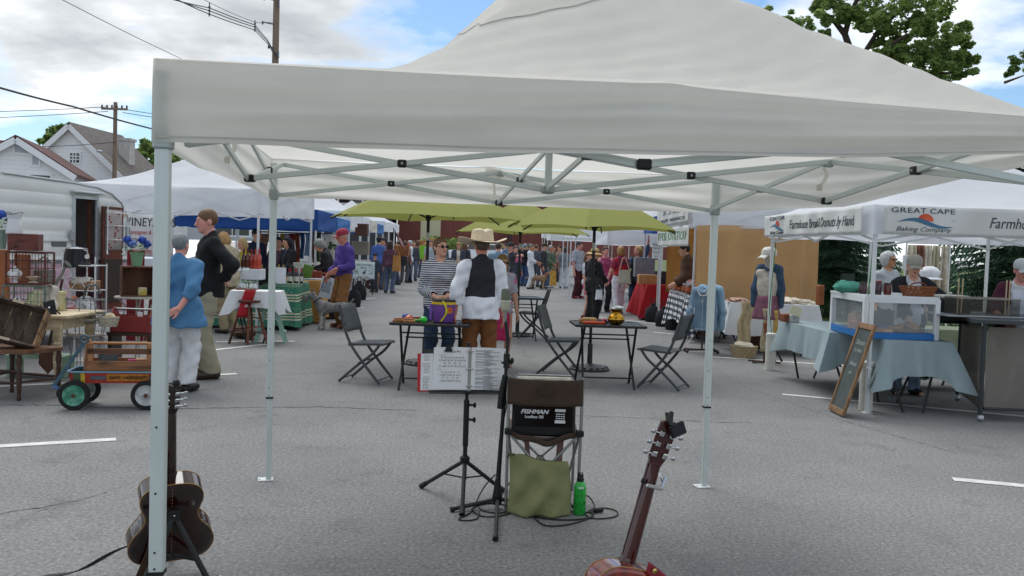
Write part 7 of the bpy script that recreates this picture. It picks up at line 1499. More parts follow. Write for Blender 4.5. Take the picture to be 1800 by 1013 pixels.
q=G(650,509); ht_=thing('wheel_cultivator','rusty iron wheel plough standing by the farm sign','wheel plough',(q.x,q.y,0)); B=MB(); B.tube([(.15*math.cos(k*PI/10),0,.17+.15*math.sin(k*PI/10))for k in range(20)],.018,6,closed=True); B.lathe([(0,-.01),(.14,-.008),(.14,.008),(0,.01)],(0,0,.17),20,rot=Matrix.Rotation(PI/2,3,'X')); B.build('wheel',M('#4a2f28',rough=.8,var=.3),ht_); B=MB(); B.rod((0,-.03,.17),(0,.03,.17),.025); B.build('hub',M('#d0cdc6',rough=.5),ht_); B=MB(); B.rod((0,.02,.17),(-.4,.1,.45),.02); B.rod((-.2,.06,.3),(-.28,.0,0),.02); B.rod((.0,.02,.17),(.26,.05,.34),.012); B.build('beam',M('#2f2a2a',rough=.8),ht_)
def sandbag(label,x,y,w_=.2,h=.3):
 q=G(x,y); t=thing('weight_bag',label,'weight bag',(q.x,q.y,0),0,'black weight bags on canopy feet'); B=MB(); B.lathe([(0,.004),(w_*.5,.0),(w_*.58,h*.3),(w_*.5,h*.7),(w_*.2,h*.85),(w_*.16,h),(0,h)],seg=16,sy=.8); B.build('bag',M('#1c1c20',rough=.8,var=.2,bump=.4,bscale=20),t,smooth=50); B=MB(); B.tube([(-.05,0,h*.9),(-.04,0,h*1.2),(.04,0,h*1.2),(.05,0,h*.9)],.01,6); B.build('strap',BLKM,t)
sandbag('black weight bag on the canopy foot beside the farm sign',631,527,.36,.52); sandbag('black weight bag behind the man in purple',622,540,.3,.5)
for i,(x,y,D,s,c,nm,l)in enumerate(((706,450,31,(.5,.4,.35),'#9a6238','wooden_crate','brown wooden crate on a far left stall'),(636,415,26.4,(.36,.3,.36),'#5c4038','lantern_shelf','dark lantern shelf hanging above the farm sign'),(634,448,26.8,(.5,.3,.4),'#8a8276','woven_rug','folded grey brown woven rugs above the farm sign'),(765,430,46,(1.0,.1,1.0),'#c08a58','wooden_board','tall tan wooden board behind the striped woman, left half'),(752,433,47,(.9,.1,1.0),'#b07c4c','wooden_board','tall tan wooden board behind the striped woman, right half'))):
 a=A(x,y,D); z0=a.z if i<3 else 0; h=s[2]if i<3 else a.z+.3; B=MB(); B.box((0,0,h/2),(s[0],s[1],h),None,0,.01)
 for k in range(4):B.box((0,-s[1]/2-.006,h*(.15+.23*k)),(s[0]*.92,.012,h*.03))
 tag(B.build(nm,M(c,rough=.8,var=.12,scale=3),None,(a.x,D,z0)),l,nm.split('_')[-1])
# right side of the aisle
PX=lambda D:3.13+(D-15.5)*.0175
MESH=M('#d6ae7a',rough=.8,var=.12,scale=2,alpha=.74,trans=.25); MESH2=M('#c08a48',rough=.8,var=.15,scale=2,trans=.3)
ms2=thing('mesh_wall','large orange tan mesh wall hanging on the near side of the pickle stall','mesh wall',(3.16,15.42,0)); xe=A(1440,500,15.3).x-3.16
B=MB(); B.grid(lambda u,v:(u*xe,-.02*math.sin(u*7)-.015*math.sin(u*19+v*4),.34+v*1.70+.02*math.sin(u*5)),40,12); B.build('mesh_cloth',MESH,ms2,solid=.004)
for z in(.34,):B=MB(); B.grid(lambda u,v:(u*xe,-.012-.02*math.sin(u*7),z-.03+v*.06+.02*math.sin(u*5)),40,2); B.build('hem',M('#a8713a',rough=.8),ms2,solid=.006)
ms3=thing('mesh_wall','lighter tan mesh wall at the far side of the pickle stall, above the jars','mesh wall',(3.3,19.45,0)); B=MB(); B.grid(lambda u,v:(.05+u*2.9,.03*math.sin(u*9),.7+v*1.4),30,8); B.build('mesh_cloth',MESH2,ms3,solid=.004)
GRN=M('#3f9a48',rough=.5,kind='patch',col2='#2f7a3a',scale=9); PKL=M('#5f6f2f',rough=.5)
def pk(x,z):
 def f(t,P):
  B=MB()
  for dx,dz,r in((-.05,.0,.055),(.05,.03,.055),(0,-.05,.05)):B.add([P(x+dx+1.6*r*math.cos(q),z+dz+r*math.sin(q)*1.2,.004)for q in np.linspace(0,2*PI,13)[:-1]],[tuple(range(12))])
  B.build('pickle_emblem',PKL,t,smooth=0)
 return('f',f)
banner('white banner lettered PICKLE ON A STICK in green on the pickle stall',(PX(19.4)-.08,19.4),(PX(15.6)-.08,15.6),1.68,2.05,[('t','PICKLE ON A STICK',1.9,.19,.23,1.42,0,GRN,1.0),pk(.28,.2),pk(3.5,.2)],wav=.015)
banner('white banner of the pickle stall with a web address, above the green lettered one',(PX(19.4)-.10,19.4),(PX(15.6)-.10,15.6),2.10,2.50,[('t',"DICK'S PICKLES",1.9,.27,.20,1.7,0,M('#22262e',rough=.6),1.0),('t','MANVILLE, NEW YORK   YOURPICKLEINADAMLOVE.COM',1.9,.09,.095,1.15,0,INK,1.0)],wav=.02)
a=A(1148,440,19.9); ps=thing('paper_sign','small white paper sign PICKLE ON A STICK taped to the far canopy leg','sign',(a.x-.02,19.3,a.z)); B=MB(); B.box((0,0,0),(.19,.006,.36)); B.build('sheet',PAPER,ps)
for k,s in enumerate(('PICKLE','ON A','STICK','$2')):text('lettering',s,.055,INKP,ps,frame_mx((0,-.005,.12-.085*k),(1,0,0),(0,0,1)),.0005)
GH=M('#dddde0',kind='gingham',rough=.9,var=.04)
cloth_table('gingham covered table carrying the row of jars','',(PX(17.6)+.42,17.3,0),.75,1.6,.80,.55,GH,0,tlabel='black and white gingham cloth under the row of jars',seedv=1,hem=.6,uvk=.62)
cloth_table('near gingham table of the pickle stall','',(PX(16)+.40,15.95,0),.7,.8,.78,.55,GH,0,tlabel='black and white gingham cloth on the nearest pickle table',seedv=3,hem=.6,uvk=.62)
def jar(label,p,c='#7a3f22'):
 t=thing('pickle_jar',label,'jar',p,0,'jars along the gingham table'); B=MB(); B.lathe([(0,0),(.06,0),(.062,.02),(.062,.13),(.05,.15),(.05,.155)],seg=14); B.build('jar',M(c,rough=.15,coat=.5,var=.3,scale=30),t,smooth=40); B=MB(); B.lathe([(.053,.15),(.055,.155),(.055,.175),(0,.178)],seg=14); B.build('lid',M('#d2d4d6',rough=.3,metal=.5),t); B=MB(); B.lathe([(.063,.04),(.063,.11)],seg=14); B.build('label',M('#b8623a',rough=.7),t); return t
j0=jar('reddish brown glass jar with pale lid in the row on the gingham cloth',(PX(16.6)+.16,16.62,.805))
for k in range(1,8):copy_thing(j0,(PX(16.6)+.16+.02*(k%2),16.62+k*.2,.805))
for k in range(4):copy_thing(j0,(PX(16.6)+.38,16.7+k*.3,.805),label='reddish jar standing in the second row behind the front jars',group='second row of jars')
B=MB(); B.ball((0,0,.02),(.12,.3,.05),12,8,wob=.3); tag(B.build('plastic_bundle',M('#d7d9dc',rough=.3,kind='patch',col2='#c23a3a',scale=14),None,(PX(17)+.3,17.1,.98)),'heap of clear plastic packets lying on the jars','packets')
rb=thing('red_box','dark red box lettered 22 on the nearest gingham table','box',(PX(16)+.3,15.85,.785)); B=MB(); B.box((0,0,.09),(.30,.24,.18),None,0,.008); B.build('box',M('#8a2530',rough=.5),rb); text('lettering','22',.11,M('#d9d3c8',rough=.7),rb,frame_mx((-.02,-.123,.09),(1,0,0),(0,0,1)),.0006)
cloth_table('folding table under the bright red cloth','',(3.55,21.3,0),.9,1.7,.80,.78,M('#b01c26',rough=.9,var=.1,bump=.2,bscale=50),0,tlabel='bright red tablecloth reaching the ground behind the pickle stall',flare=.12,seedv=5)
for i,(x,y,D,s,c,l)in enumerate(((1140,497,20.9,(.5,.3,.22),'#b98a58','brown cardboard box on the red clothed table'),(1160,505,21.4,(.3,.3,.3),'#3a3c42','dark goods box behind the red clothed table'),(1132,470,22.6,(.5,.3,.5),'#8d9296','grey shelf of goods behind the red clothed table'))):
 a=A(x,y,D); B=MB(); B.box((0,0,s[2]/2),s,None,0,.01); B.box((0,-s[1]/2-.003,s[2]/2),(s[0]*.3,.006,s[2]*.4)); tag(B.build(('cardboard_box','goods_box','goods_shelf')[i],M(c,rough=.8,var=.2),None,(a.x,D,.805 if i<2 else a.z-.25)),l,'box')
for x,y,l in((1147,566,'black weight bag at the foot of the far pickle canopy leg'),(1166,574,'black weight bag under the gingham table, middle'),(1184,580,'black weight bag under the gingham table, nearest')):sandbag(l,x,y,.32,.42)
bch=thing('wooden_bench','orange brown wooden bench under the gingham table','bench',(3.6,17.6,0)); B=MB(); B.box((0,0,.42),(.35,1.4,.05)); B.build('bench_top',M('#a8683a',rough=.6,kind='wood',scale=3,stretch=(4,.5,4)),bch); B=MB(); B.box((0,-.55,.2),(.3,.05,.4)); B.build('leg',M('#8a5730',rough=.6),bch)
DEN=M('#7d98ac',rough=.9,var=.25,scale=7,bump=.3,bscale=200); DEN2=M('#3b5068',rough=.9,var=.25,scale=7,bump=.3,bscale=200)
D=14.0; a=A(1236,500,D); dk=thing('garment_rack','low dark garment rack on castors for the pale denim jackets','rack',(a.x,D,0)); B=MB()
B.rod((0,-.1,.06),(0,-.1,1.02),.014); B.rod((-.24,-.15,.05),(.24,.05,.05),.014); B.rod((-.24,.05,.05),(.24,-.15,.05),.014); B.rod((-.16,0,1.0),(.2,0,1.0),.01)
for x,y in((-.24,-.15),(.24,.05),(-.24,.05),(.24,-.15)):B.ball((x,y,.03),.028,8,6)
B.build('frame',M('#3a2c2c',rough=.5),dk)
def jacket(name,label,p,mat,rz=0,H=.66,W=.20,wear=None,cat='jacket'):
 F=Field((-.45,-.22,-.05),(.45,.22,H+.12),.014); F.ell((0,0,H*.52),(W*.95,.10,H*.5),.05); F.cap((-W*.72,0,H*.92),(W*.72,0,H*.92),.07,.07,.06); F.cap((0,0,.05),(0,0,.1),W*.85,W*.85,.06)
 for sg in(-1,1):F.cap((sg*W*.82,0,H*.88),(sg*(W*1.22),-.03,H*.45),.066,.056,.04); F.cap((sg*W*1.22,-.03,H*.45),(sg*W*1.2,-.06,H*.10),.056,.046,.03)
 F.fn(lambda x,y,z:np.maximum(.02-z,np.abs(y)-.125),F_lo(F),F_hi(F)); F.ell((0,-.03,H*1.02),(.065,.09,.07),op='cut'); g=np.meshgrid(*F.ax,indexing='ij',sparse=True); F.D+=(.006*np.sin(24*g[0]+9*g[2])*np.sin(19*g[2]+3)+.004*np.sin(60*g[0])).astype(np.float32)
 o=soft_obj(name,F,mat); o.location=p; o.rotation_euler.z=rz; tag(o,label,cat)
 B=MB(); B.tube([(-.075,-.10,H*.97),(-.03,-.135,H*.90),(.03,-.135,H*.90),(.075,-.10,H*.97)],.022,8); B.build('collar',mat,o)
 B=MB(); B.box((0,-.128,H*.45),(.012,.006,H*.8)); B.box((0,-.122,.05),(W*1.5,.02,.012)); B.build('button_placket',M('#a9bccb',rough=.8),o); return o
z0=A(1236,584,D).z
jk=jacket('denim_jacket','pale blue denim jacket with a white lace collar on the low rack',(a.x-.03,D-.16,z0+.02),DEN,R(-12),.68,.15); B=MB(); B.tube([(-.085,-.11,.66),(-.04,-.15,.57),(.04,-.15,.57),(.085,-.11,.66)],.013,6); B.build('lace_collar',M('#cfd5d2',rough=.9),jk); B=MB(); B.box((.09,-.125,.44),(.06,.02,.07)); B.box((-.01,-.135,.48),(.015,.012,.05)); B.build('lace_patch',M('#d5d0c0',rough=.9),jk)
jacket('denim_jacket','bleached denim jacket hanging behind the lace collared one',(a.x+.13,D+.05,z0),M('#8fb0c4',rough=.9,var=.25,scale=7,bump=.3,bscale=200),R(-30),.74,.18); B=MB(); B.box((0,0,0),(.09,.004,.14),R(-12)); tag(B.build('price_tag',PAPER,None,(a.x-.20,D-.2,z0+.36)),'white price tag pinned to the sleeve of the pale denim jacket','tag')
D=12.9; a=A(1345,600,D); df=thing('dress_form','dress form in a lace blouse and mauve skirt beside the bakery canopy leg','mannequin',(a.x,D,0)); zc=A(1345,480,D).z
F=Field((-.3,-.25,.5),(.3,.25,1.75),.014); F.ell((0,0,1.12),(.16,.11,.24),.05); F.ell((0,0,.86),(.15,.12,.16),.06); F.cap((-.12,0,1.30),(.12,0,1.30),.06,.06,.05); F.cap((0,0,1.34),(0,0,1.45),.05,.045,.03); F.ell((0,-.01,1.54),(.075,.09,.115),.03); soft_obj('torso',F,M('#c9c0b0',rough=.8,var=.2,scale=20),df)
B=MB(); B.rod((0,0,0),(0,0,.8),.02); B.rod((-.2,-.12,.02),(.2,.12,.02),.014); B.rod((-.2,.12,.02),(.2,-.12,.02),.014); B.build('stand',DW,df)
B=MB(); B.grid(lambda u,v:((.15+.05*v+.02*math.sin(u*2*PI*8)*v)*math.cos(2*PI*u),(.12+.05*v)*math.sin(2*PI*u),.98-v*.34),64,8,wrap=True); B.build('skirt',M('#8a5a6c',rough=.9,var=.25,scale=14),df,solid=.004)
B=MB(); B.grid(lambda u,v:(-.10+u*.11+.02*math.sin(v*6),-.15-.02*v+.01*math.sin(u*20),.80-v*.62),8,14); B.grid(lambda u,v:(.06+u*.07,-.14-.02*v,.78-v*.42),6,10,m=1); B.build('lace_apron',[M('#cbbd9c',rough=.95,var=.3,scale=30),M('#c9a55c',rough=.95,var=.3,scale=30)],df,solid=.006)
jacket('denim_jacket','dark blue denim jacket draped on the dress form in the white cap',(a.x+.02,D+.03,.78),DEN2,R(-18),.64,.155)
B=MB(); B.lathe([(.10,0),(.105,.03),(.095,.08),(.06,.115),(0,.125)],(0,0,1.56),20,sy=1.15); B.grid(lambda u,v:(-.07+u*.14,-.10-.09*v,1.575-.05*v-(u-.5)**2*.08),8,4); B.xf(Matrix.Translation((a.x,D,0))@Matrix.Rotation(R(-55),4,'Z')); tag(B.build('cap',M('#d6d3c9',rough=.9,bump=.2,bscale=60),solid=.004),'cream baseball cap on the head of the dress form','cap')
cloth_table('lace and clothing table','',(4.15,14.3,0),1.35,.75,.80,.50,WCL,R(-4),tlabel='white cloth on the lace table beside the dress form',seedv=6)
for i,(x,y,c,s,l)in enumerate(((-.55,-.1,'#c9a595',(.16,.2,.05),'pinkish lace shawl on the left end of the lace table'),(-.1,.0,'#d2c4b0',(.2,.2,.05),'beige folded lace in the middle of the lace table'),(.30,-.05,'#ddd3c2',(.3,.25,.08),'cream lace heap on the right half of the lace table'),(.5,-.25,'#d9d0bd',(.16,.12,.06),'cream crochet pieces at the front right of the lace table'))):
 B=MB(); B.ball((0,0,.02),s,18,10,wob=.28); tag(B.build('lace_pile',M(c,rough=.95,var=.35,scale=30),None,(4.15+x,14.3+y,.80),smooth=20),l,'lace')
B=MB(); B.grid(lambda u,v:(-.09+u*.2-.06*v+.02*math.sin(v*9),-.42-.02*math.sin(u*12),.84-v*.66),10,16); tag(B.build('cream_dress',M('#c4b490',rough=.95,var=.25,scale=14),None,(3.62,14.1,0),solid=.01),'cream crochet dress hanging from the left end of the lace table','dress')
wbk=thing('wicker_hamper','pale wicker hamper on the ground by the dress form','basket',(3.55,13.5,0)); B=MB(); B.lathe([(0,0),(.17,0),(.20,.16),(.21,.18),(.19,.18),(.16,.02),(0,.02)],seg=24); B.build('basket',M('#b7a27c',rough=.9,var=.4,scale=50,bump=.8,bscale=90),wbk); B=MB(); B.ball((0,0,.17),(.16,.14,.07),12,8,wob=.25); B.build('linen',M('#cfc6b2',rough=.95,var=.2),wbk)
for i,(x,z,c,l)in enumerate(((.1,.12,'#5b3b2a','dark suitcase under the lace table, left'),(.6,.10,'#4a342a','dark wooden trunk under the lace table, right'))):B=MB(); B.box((0,0,z),(.5,.4,2*z),None,0,.02); B.box((0,-.205,z),(.46,.012,.03)); tag(B.build('trunk',M(c,rough=.7,var=.3),None,(4.1+x,15.0,0)),l,'trunk')
# bread stall
CX,CY=gA.x-.12,gA.y+.22; TCL=M('#9fb0b3',rough=.85,var=.1,scale=4,bump=.25,bscale=50,trans=.1)
cloth_table('grey green clothed table along the aisle side of the bread stall','',(CX+.36,CY+1.50,0),.68,1.62,.73,.34,TCL,R(2),tlabel='grey green cloth on the aisle side bread table',seedv=2,hem=.5,flare=.08)
cloth_table('grey green clothed table under the front of the display case','',(CX+.66,CY+.22,0),.68,.72,.735,.36,TCL,R(0),tlabel='grey green cloth hanging in a point on the front bread table',seedv=7,hem=.8,flare=.08)
dc=thing('display_case','white framed glass display case with blue base strip on the bread table','display case',(CX+.15,CY-.02,.742)); WF=M('#dcdfe0',rough=.4,var=.04); GL=glass('#dfe8ea',a=.16); cw_,cd_,chh=.73,.98,.42
P4=[(0,0),(cw_,0),(cw_-.02,cd_),(.02,cd_)]
for x,y in P4:B=MB(); B.box((x,y,chh/2),(.05,.05,chh),None,0,.003); B.build('post',WF,dc)
for i in range(4):
 a,b_=P4[i],P4[(i+1)%4]; v=Vector((b_[0]-a[0],b_[1]-a[1],0)).normalized()*.026
 B=MB(); B.bar(Vector((*a,chh-.02))+v,Vector((*b_,chh-.02))-v,.045,.06); B.build('top_rail',WF,dc)
 B=MB(); B.bar(Vector((*a,.032))+v,Vector((*b_,.032))-v,.052,.064); B.build('blue_strip',M('#1f6fb5',rough=.45),dc)
 if i in(0,3):B=MB(); B.bar(Vector((*a,.22))+v,Vector((*b_,.22))-v,.006,.30); B.build('glass_pane',GL,dc,smooth=0)
B=MB(); B.box((cw_/2,cd_/2,chh+.012),(cw_+.03,cd_+.03,.02)); B.build('case_top',WF,dc); B=MB(); B.box((cw_/2,cd_/2,.008),(cw_-.05,cd_-.05,.012)); B.build('case_floor',M('#8d9496',rough=.6),dc)
B=MB(); B.bar((.05,.06,.20),(.42,.30,.20),.006,.16); B.build('inner_divider',M('#4f5558',rough=.3),dc)
O=Vector(dc.location); CRUST=M('#b0702f',rough=.7,kind='patch',col2='#d2a262',scale=9,var=.2); WICK=M('#9a6233',rough=.7,var=.4,scale=50,bump=.9,bscale=80)
def basket(label,p,rx,ry,h,mat,handle=True):
 t=thing('wicker_basket',label,'basket',p); B=MB()
 for k in range(5):z=h*k/4; f_=.78+.22*k/4; B.tube([(rx*f_*math.cos(q),ry*f_*math.sin(q),z+.006)for q in np.linspace(0,2*PI,29)[:-1]],.007,6,closed=True)
 for k in range(22):q=2*PI*k/22; q2=q+.35; B.tube([(rx*.78*math.cos(q),ry*.78*math.sin(q),0),(rx*math.cos(q2),ry*math.sin(q2),h)],.006,5); B.tube([(rx*.78*math.cos(q2),ry*.78*math.sin(q2),0),(rx*math.cos(q),ry*math.sin(q),h)],.006,5)
 B.lathe([(0,0),(.78,0),(.78,.006),(0,.006)],seg=24,sx=rx,sy=ry); B.build('weave',mat,t)
 if handle:B=MB(); B.tube([(rx*.45*math.cos(q),-.0,h+.05*math.sin(q))for q in np.linspace(0,PI,12)],.008,6); B.build('handle',mat,t)
 return t
bk1=basket('round basket of loaves inside the display case',O+Vector((.50,.22,.016)),.20,.14,.07,WICK,False)
for k in range(7):B=MB(); B.ball((random.uniform(-.11,.11),random.uniform(-.06,.06),.075+.02*(k%3)),(.075,.045,.035),14,8,rot=Matrix.Rotation(k*.9,3,'Z')); tag(B.build('bread_roll',CRUST,None,bk1.location),'golden crusted roll in the basket inside the display case','bread','rolls in the display case')
B=MB(); B.ball((0,0,.045),(.14,.09,.045),18,10,wob=.04); tag(B.build('round_loaf',CRUST,None,O+Vector((.22,.14,.016))),'flat golden loaf left of the bread basket in the display case','bread')
B=MB(); B.grid(lambda u,v:(-.1+u*.2,.1+.02*math.sin(u*9),.05+v*.14*(1-abs(u-.5))),8,6); tag(B.build('bread_paper',M('#dcdad3',rough=.6),None,O+Vector((.5,.25,.016)),solid=.002),'crumpled white paper behind the rolls in the display case','paper')
for i,(x,y,s,c,l)in enumerate(((.18,.62,(.2,.16,.2),'#a9835c','brown paper bag in the left half of the display case'),(.10,.40,(.16,.14,.14),'#8f5a4a','reddish wrapped loaf in the left half of the display case'))):B=MB(); B.box((0,0,s[2]/2),s,.2,0,.02); B.box((0,0,s[2]+.01),(s[0]*.8,s[1]*.6,.03),.2,0,.01); tag(B.build('bread_bag',M(c,rough=.7,var=.2),None,O+Vector((x,y,.016))),l,'bag')
ztop=O.z+chh+.024
basket('open lattice wicker bread basket on top of the display case',O+Vector((.60,.16,chh+.024)),.19,.12,.09,M('#8f5226',rough=.55,var=.3,scale=40))
B=MB(); B.ball((0,0,.05),(.17,.12,.07),18,10,wob=.10); B.ball((-.08,0,.09),(.06,.05,.04),10,6,wob=.2); tag(B.build('cloth_bundle',M('#4f9a86',rough=.85,var=.15,bump=.3,bscale=30),None,O+Vector((.06,.62,chh+.024))),'knotted sea green cloth bundle on top of the display case','bundle')
B=MB(); B.ball((0,0,.05),(.10,.07,.06),14,8,wob=.2); tag(B.build('plastic_bag',M('#d9d5d2',rough=.2,kind='patch',col2='#b98a78',scale=12),None,O+Vector((.20,.45,chh+.024))),'clear plastic bag of pastry beside the green bundle','bag')
for i,(x,y,c,l)in enumerate(((.08,.30,'#3a1a22','dark purple jam jar on the case top, leftmost'),(.22,.26,'#32141c','taller dark jam jar, second from the left on the case top'),(.34,.30,'#6a2a1c','red brown jam jar right of the canopy leg on the case top'),(.28,.42,'#4a1c20','dark red jam jar behind the others on the case top'))):
 j=thing('jam_jar',l,'jar',O+Vector((x,y,chh+.024)),0,'jam jars on the display case'); h=.10 if i!=1 else.12; B=MB(); B.lathe([(0,0),(.038,0),(.04,.01),(.04,h),(.036,h+.008)],seg=16); B.build('jar',M(c,rough=.12,coat=.5),j,smooth=40); B=MB(); B.lathe([(.04,h+.004),(.04,h+.022),(0,h+.024)],seg=16); B.build('lid',M('#8a2f2c' if i%2 else '#3a3433',rough=.4),j)
cbx=BX('chalk_sign','small framed chalk menu board behind the display case','sign',1478,484,1503,506,CY+2.6,.03,BLKM); B=MB(); B.box((0,-.004,.11),(.17,.004,.15)); B.build('slate',M('#3a4642',rough=.8,var=.3,scale=20),cbx)
for i,(x,y,s,c,l)in enumerate(((1442,505,(.08,.1,.28),'#94562c','tall orange wooden crate behind the display case'),(1384,566,(.16,.12,.10),'#8a4f34','small brown basket at the far end of the aisle bread table'),(1396,562,(.10,.10,.10),'#a9adab','steel tin at the far end of the aisle bread table'))):
 D_=(CY+3.4,CY+2.05,CY+1.95)[i]; p=A(x,y,D_); B=MB(); B.box((0,0,s[2]/2),s,.2,0,.01); B.box((0,-s[1]/2,s[2]*.7),(s[0]*.4,.02,s[2]*.14),.2); tag(B.build(('wooden_crate','small_basket','steel_tin')[i],M(c,rough=.6,var=.2,scale=9),None,(p.x,D_,.735 if i else p.z-.25)),l,('crate','basket','tin')[i])
p=A(1399,547,CY+1.9); B=MB(); B.box((0,0,.08),(.14,.006,.11),Matrix.Rotation(.3,3,'Y')); B.rod((0,.004,-.1),(0,.004,.04),.004); tag(B.build('price_card',M('#d9d2ae',rough=.7),None,(p.x,p.y,.80)),'cream price card on a stick at the end of the aisle bread table','card')
cb0,cb1=Vector((3.27,9.02,0)),Vector((3.27,8.62,0)); tp=Vector((3.54,9.02,.90)); hgt=(tp-(cb0+cb1)/2); mxc=frame_mx(cb0,cb1-cb0,Vector((tp.x,tp.y,tp.z))-cb0); wch,hch=.40,.94
kb=thing('chalkboard','wood framed chalkboard leaning against the bakery canopy leg','chalkboard',cb0); mk=mxc.copy(); mk.translation=Vector((0,0,.012)); FRW=M('#8a6a4a',rough=.7,kind='wood',scale=5,stretch=(4,4,1),var=.3)
B=MB(); B.box((wch/2,hch/2,0),(wch-.04,hch-.04,.014)); B.xf(mk).build('slate',M('#4c5553',rough=.8,var=.25,scale=6),kb)
for c_,s_ in(((wch/2,.03,.004),(wch,.06,.03)),((wch/2,hch-.03,.004),(wch,.06,.03)),((.02,hch/2,.004),(.04,hch-.122,.028)),((wch-.02,hch/2,.004),(.04,hch-.122,.028))):B=MB(); B.box(c_,s_,None,0,.005); B.xf(mk).build('frame_rail',FRW,kb)
CHK=M('#a9b5b3',rough=.9)
for s,y,z in(('Donuts',.74,.07),('by Hand',.66,.055),('Breads',.52,.06),('Jam',.43,.05)):text('lettering',s,z,CHK,kb,mk@Matrix.Translation((wch/2,y,.009)),.0004,'CENTER',.3)
PVC=M('#d3d2c6',rough=.5,var=.1)
def pvc(label,x,y,h=.50,rr_=.068):
 q=G(x,y); t=thing('pipe_weight',label,'canopy weight',(q.x,q.y,0),0,'white pipe canopy weights'); B=MB(); B.lathe([(0,.002),(rr_,.002),(rr_,h)],seg=22); B.build('pipe',PVC,t,smooth=40); B=MB(); B.lathe([(rr_+.006,h-.04),(rr_+.006,h),(rr_*.6,h+.012),(0,h+.014)],seg=22); B.build('cap',PVC,t); B=MB(); B.tube([(0,0,h),(.0,.03,h+.10),(-.03,.05,h+.35),(.02,.05,1.75)],.012,6,flat=.4); B.build('green_strap',M('#2f7a3a',rough=.7),t)
pvc('white pipe weight tied to the far leg of the bread canopy',1353,651); pvc('white pipe weight behind the chalkboard, tied to the near bread canopy leg',1521,722)
B=MB(); B.box((.12,0,.30),(.06,.05,.62),Matrix.Rotation(R(-14),3,'Y')@Matrix.Rotation(R(8),3,'X')); B.tube([(0.1,.02,.02),(.22,.05,.25),(.34,.06,.04)],.016,6,1); q=G(1335,640); tag(B.build('easel',[M('#8a4f30',rough=.6),BLKM],None,q),'low reddish wooden easel behind the far pipe weight','easel')
for i,(x,y,s)in enumerate(((1570,668,.45),(1668,668,.4))):q=G(x,y); B=MB(); B.ball((0,.3,.10),(s*.5,.2,.11),16,8,wob=.1); tag(B.build('red_bag',M('#7f1a24',rough=.8,var=.2),None,(q.x,q.y,0)),('dark red duffel bag on the ground under the front bread table','dark red bag between the bread table and the bar')[i],'bag')
cloth_table('back serving table of the bread stall','',(CX+1.55,CY+1.75,0),1.3,.6,.74,.5,M('#b7bf9c',rough=.85,var=.1),0,tlabel='pale green cloth on the back serving table',seedv=9)
q1,q2=G(1722,741),G(1682,704); bar=thing('bar_counter','dark bar counter with grey mesh panels and castors at the right edge','bar',(q1.x,q1.y,0)); e2=Vector((q2.x-q1.x,q2.y-q1.y,0)); e3=Vector((1.15,-.06,0)); BZ=.97
DKG=M('#3c4043',rough=.35,metal=.3)
for e in(Vector(),e2,e3):B=MB(); B.rod(e+Vector((0,0,.07)),e+Vector((0,0,BZ)),.022); lg=B.build('post',DKG,bar); B=MB(); B.ball(e+Vector((0,-.01,.035)),.034,10,8); B.build('castor',M('#b5b8ba',rough=.3,metal=.6),lg)
BM=M('#837d74',rough=.7,var=.2,scale=2,alpha=.80)
for e in(e2,e3):d_=e.normalized()*.03; B=MB(); B.add([d_+Vector((0,0,.14)),e-d_+Vector((0,0,.14)),e-d_+Vector((0,0,BZ-.04)),d_+Vector((0,0,BZ-.04))],[(0,1,2,3)]); B.build('mesh_panel',BM,bar,smooth=0,solid=.004); B=MB(); B.rod(d_+Vector((0,0,.13)),e-d_+Vector((0,0,.13)),.014); B.build('bottom_rail',DKG,bar)
B=MB(); n_=Vector((-.13,-.12,0)); top=[e2+Vector((-.14,.05,0)),n_+Vector((-.02,.1,0)),n_+Vector((.06,.0,0)),e3+Vector((.1,-.12,0)),e3+Vector((.1,.42,0)),e2+Vector((.5,.05,0))]; B.prism([(p.x,p.y)for p in top],.035,0,Matrix.Translation((0,0,BZ))); B.build('countertop',M('#3c4246',rough=.25,var=.1),bar,smooth=20)
bo_=Vector((q1.x,q1.y,BZ+.036)); SMK=M('#4a4640',rough=.15,alpha=.25)
for i,(x,y,w_,d2,l)in enumerate(((.22,.50,.62,.30,'smoked plastic topping bin standing on the bar counter'),)):
 t=thing('plastic_bin',l,'bin',bo_+Vector((x,y,.012))); B=MB()
 for c_,s_ in(((0,-d2/2,.085),(w_,.006,.17)),((0,d2/2,.085),(w_,.006,.17)),((-w_/2,0,.085),(.006,d2,.17)),((w_/2,0,.085),(.006,d2,.17)),((0,0,.003),(w_,d2,.006))):B.box(c_,s_)
 B.build('bin',SMK,t,smooth=0); B=MB(); B.tube([(-w_/2,-d2/2,.17),(w_/2,-d2/2,.17),(w_/2,d2/2,.17),(-w_/2,d2/2,.17)],.009,6,closed=True); B.build('rim',M('#8a857b',rough=.4),t)
for i,(x,y)in enumerate(((-.02,.52),(.02,.52),(.44,.46),(.475,.46))):B=MB(); B.bar((0,0,0),(.004,0,.36),.012,.004); B.ball((0,0,.01),.01,8,4); tag(B.build('tongs',M('#c9b28c',rough=.5),None,bo_+Vector((x,y,.02))),'long thin wooden stick standing in the smoked topping bin','stick','sticks in the topping bin')
tr_=thing('serving_tray','grey serving tray under the smoked topping bin','tray',bo_+Vector((.15,.42,0))); B=MB(); B.box((0,0,.005),(.86,.5,.008),None,0,.003); B.tube([(-.43,-.25,.012),(.43,-.25,.012),(.43,.25,.012),(-.43,.25,.012)],.006,6,closed=True); B.build('tray',M('#a3a8ab',rough=.3),tr_)
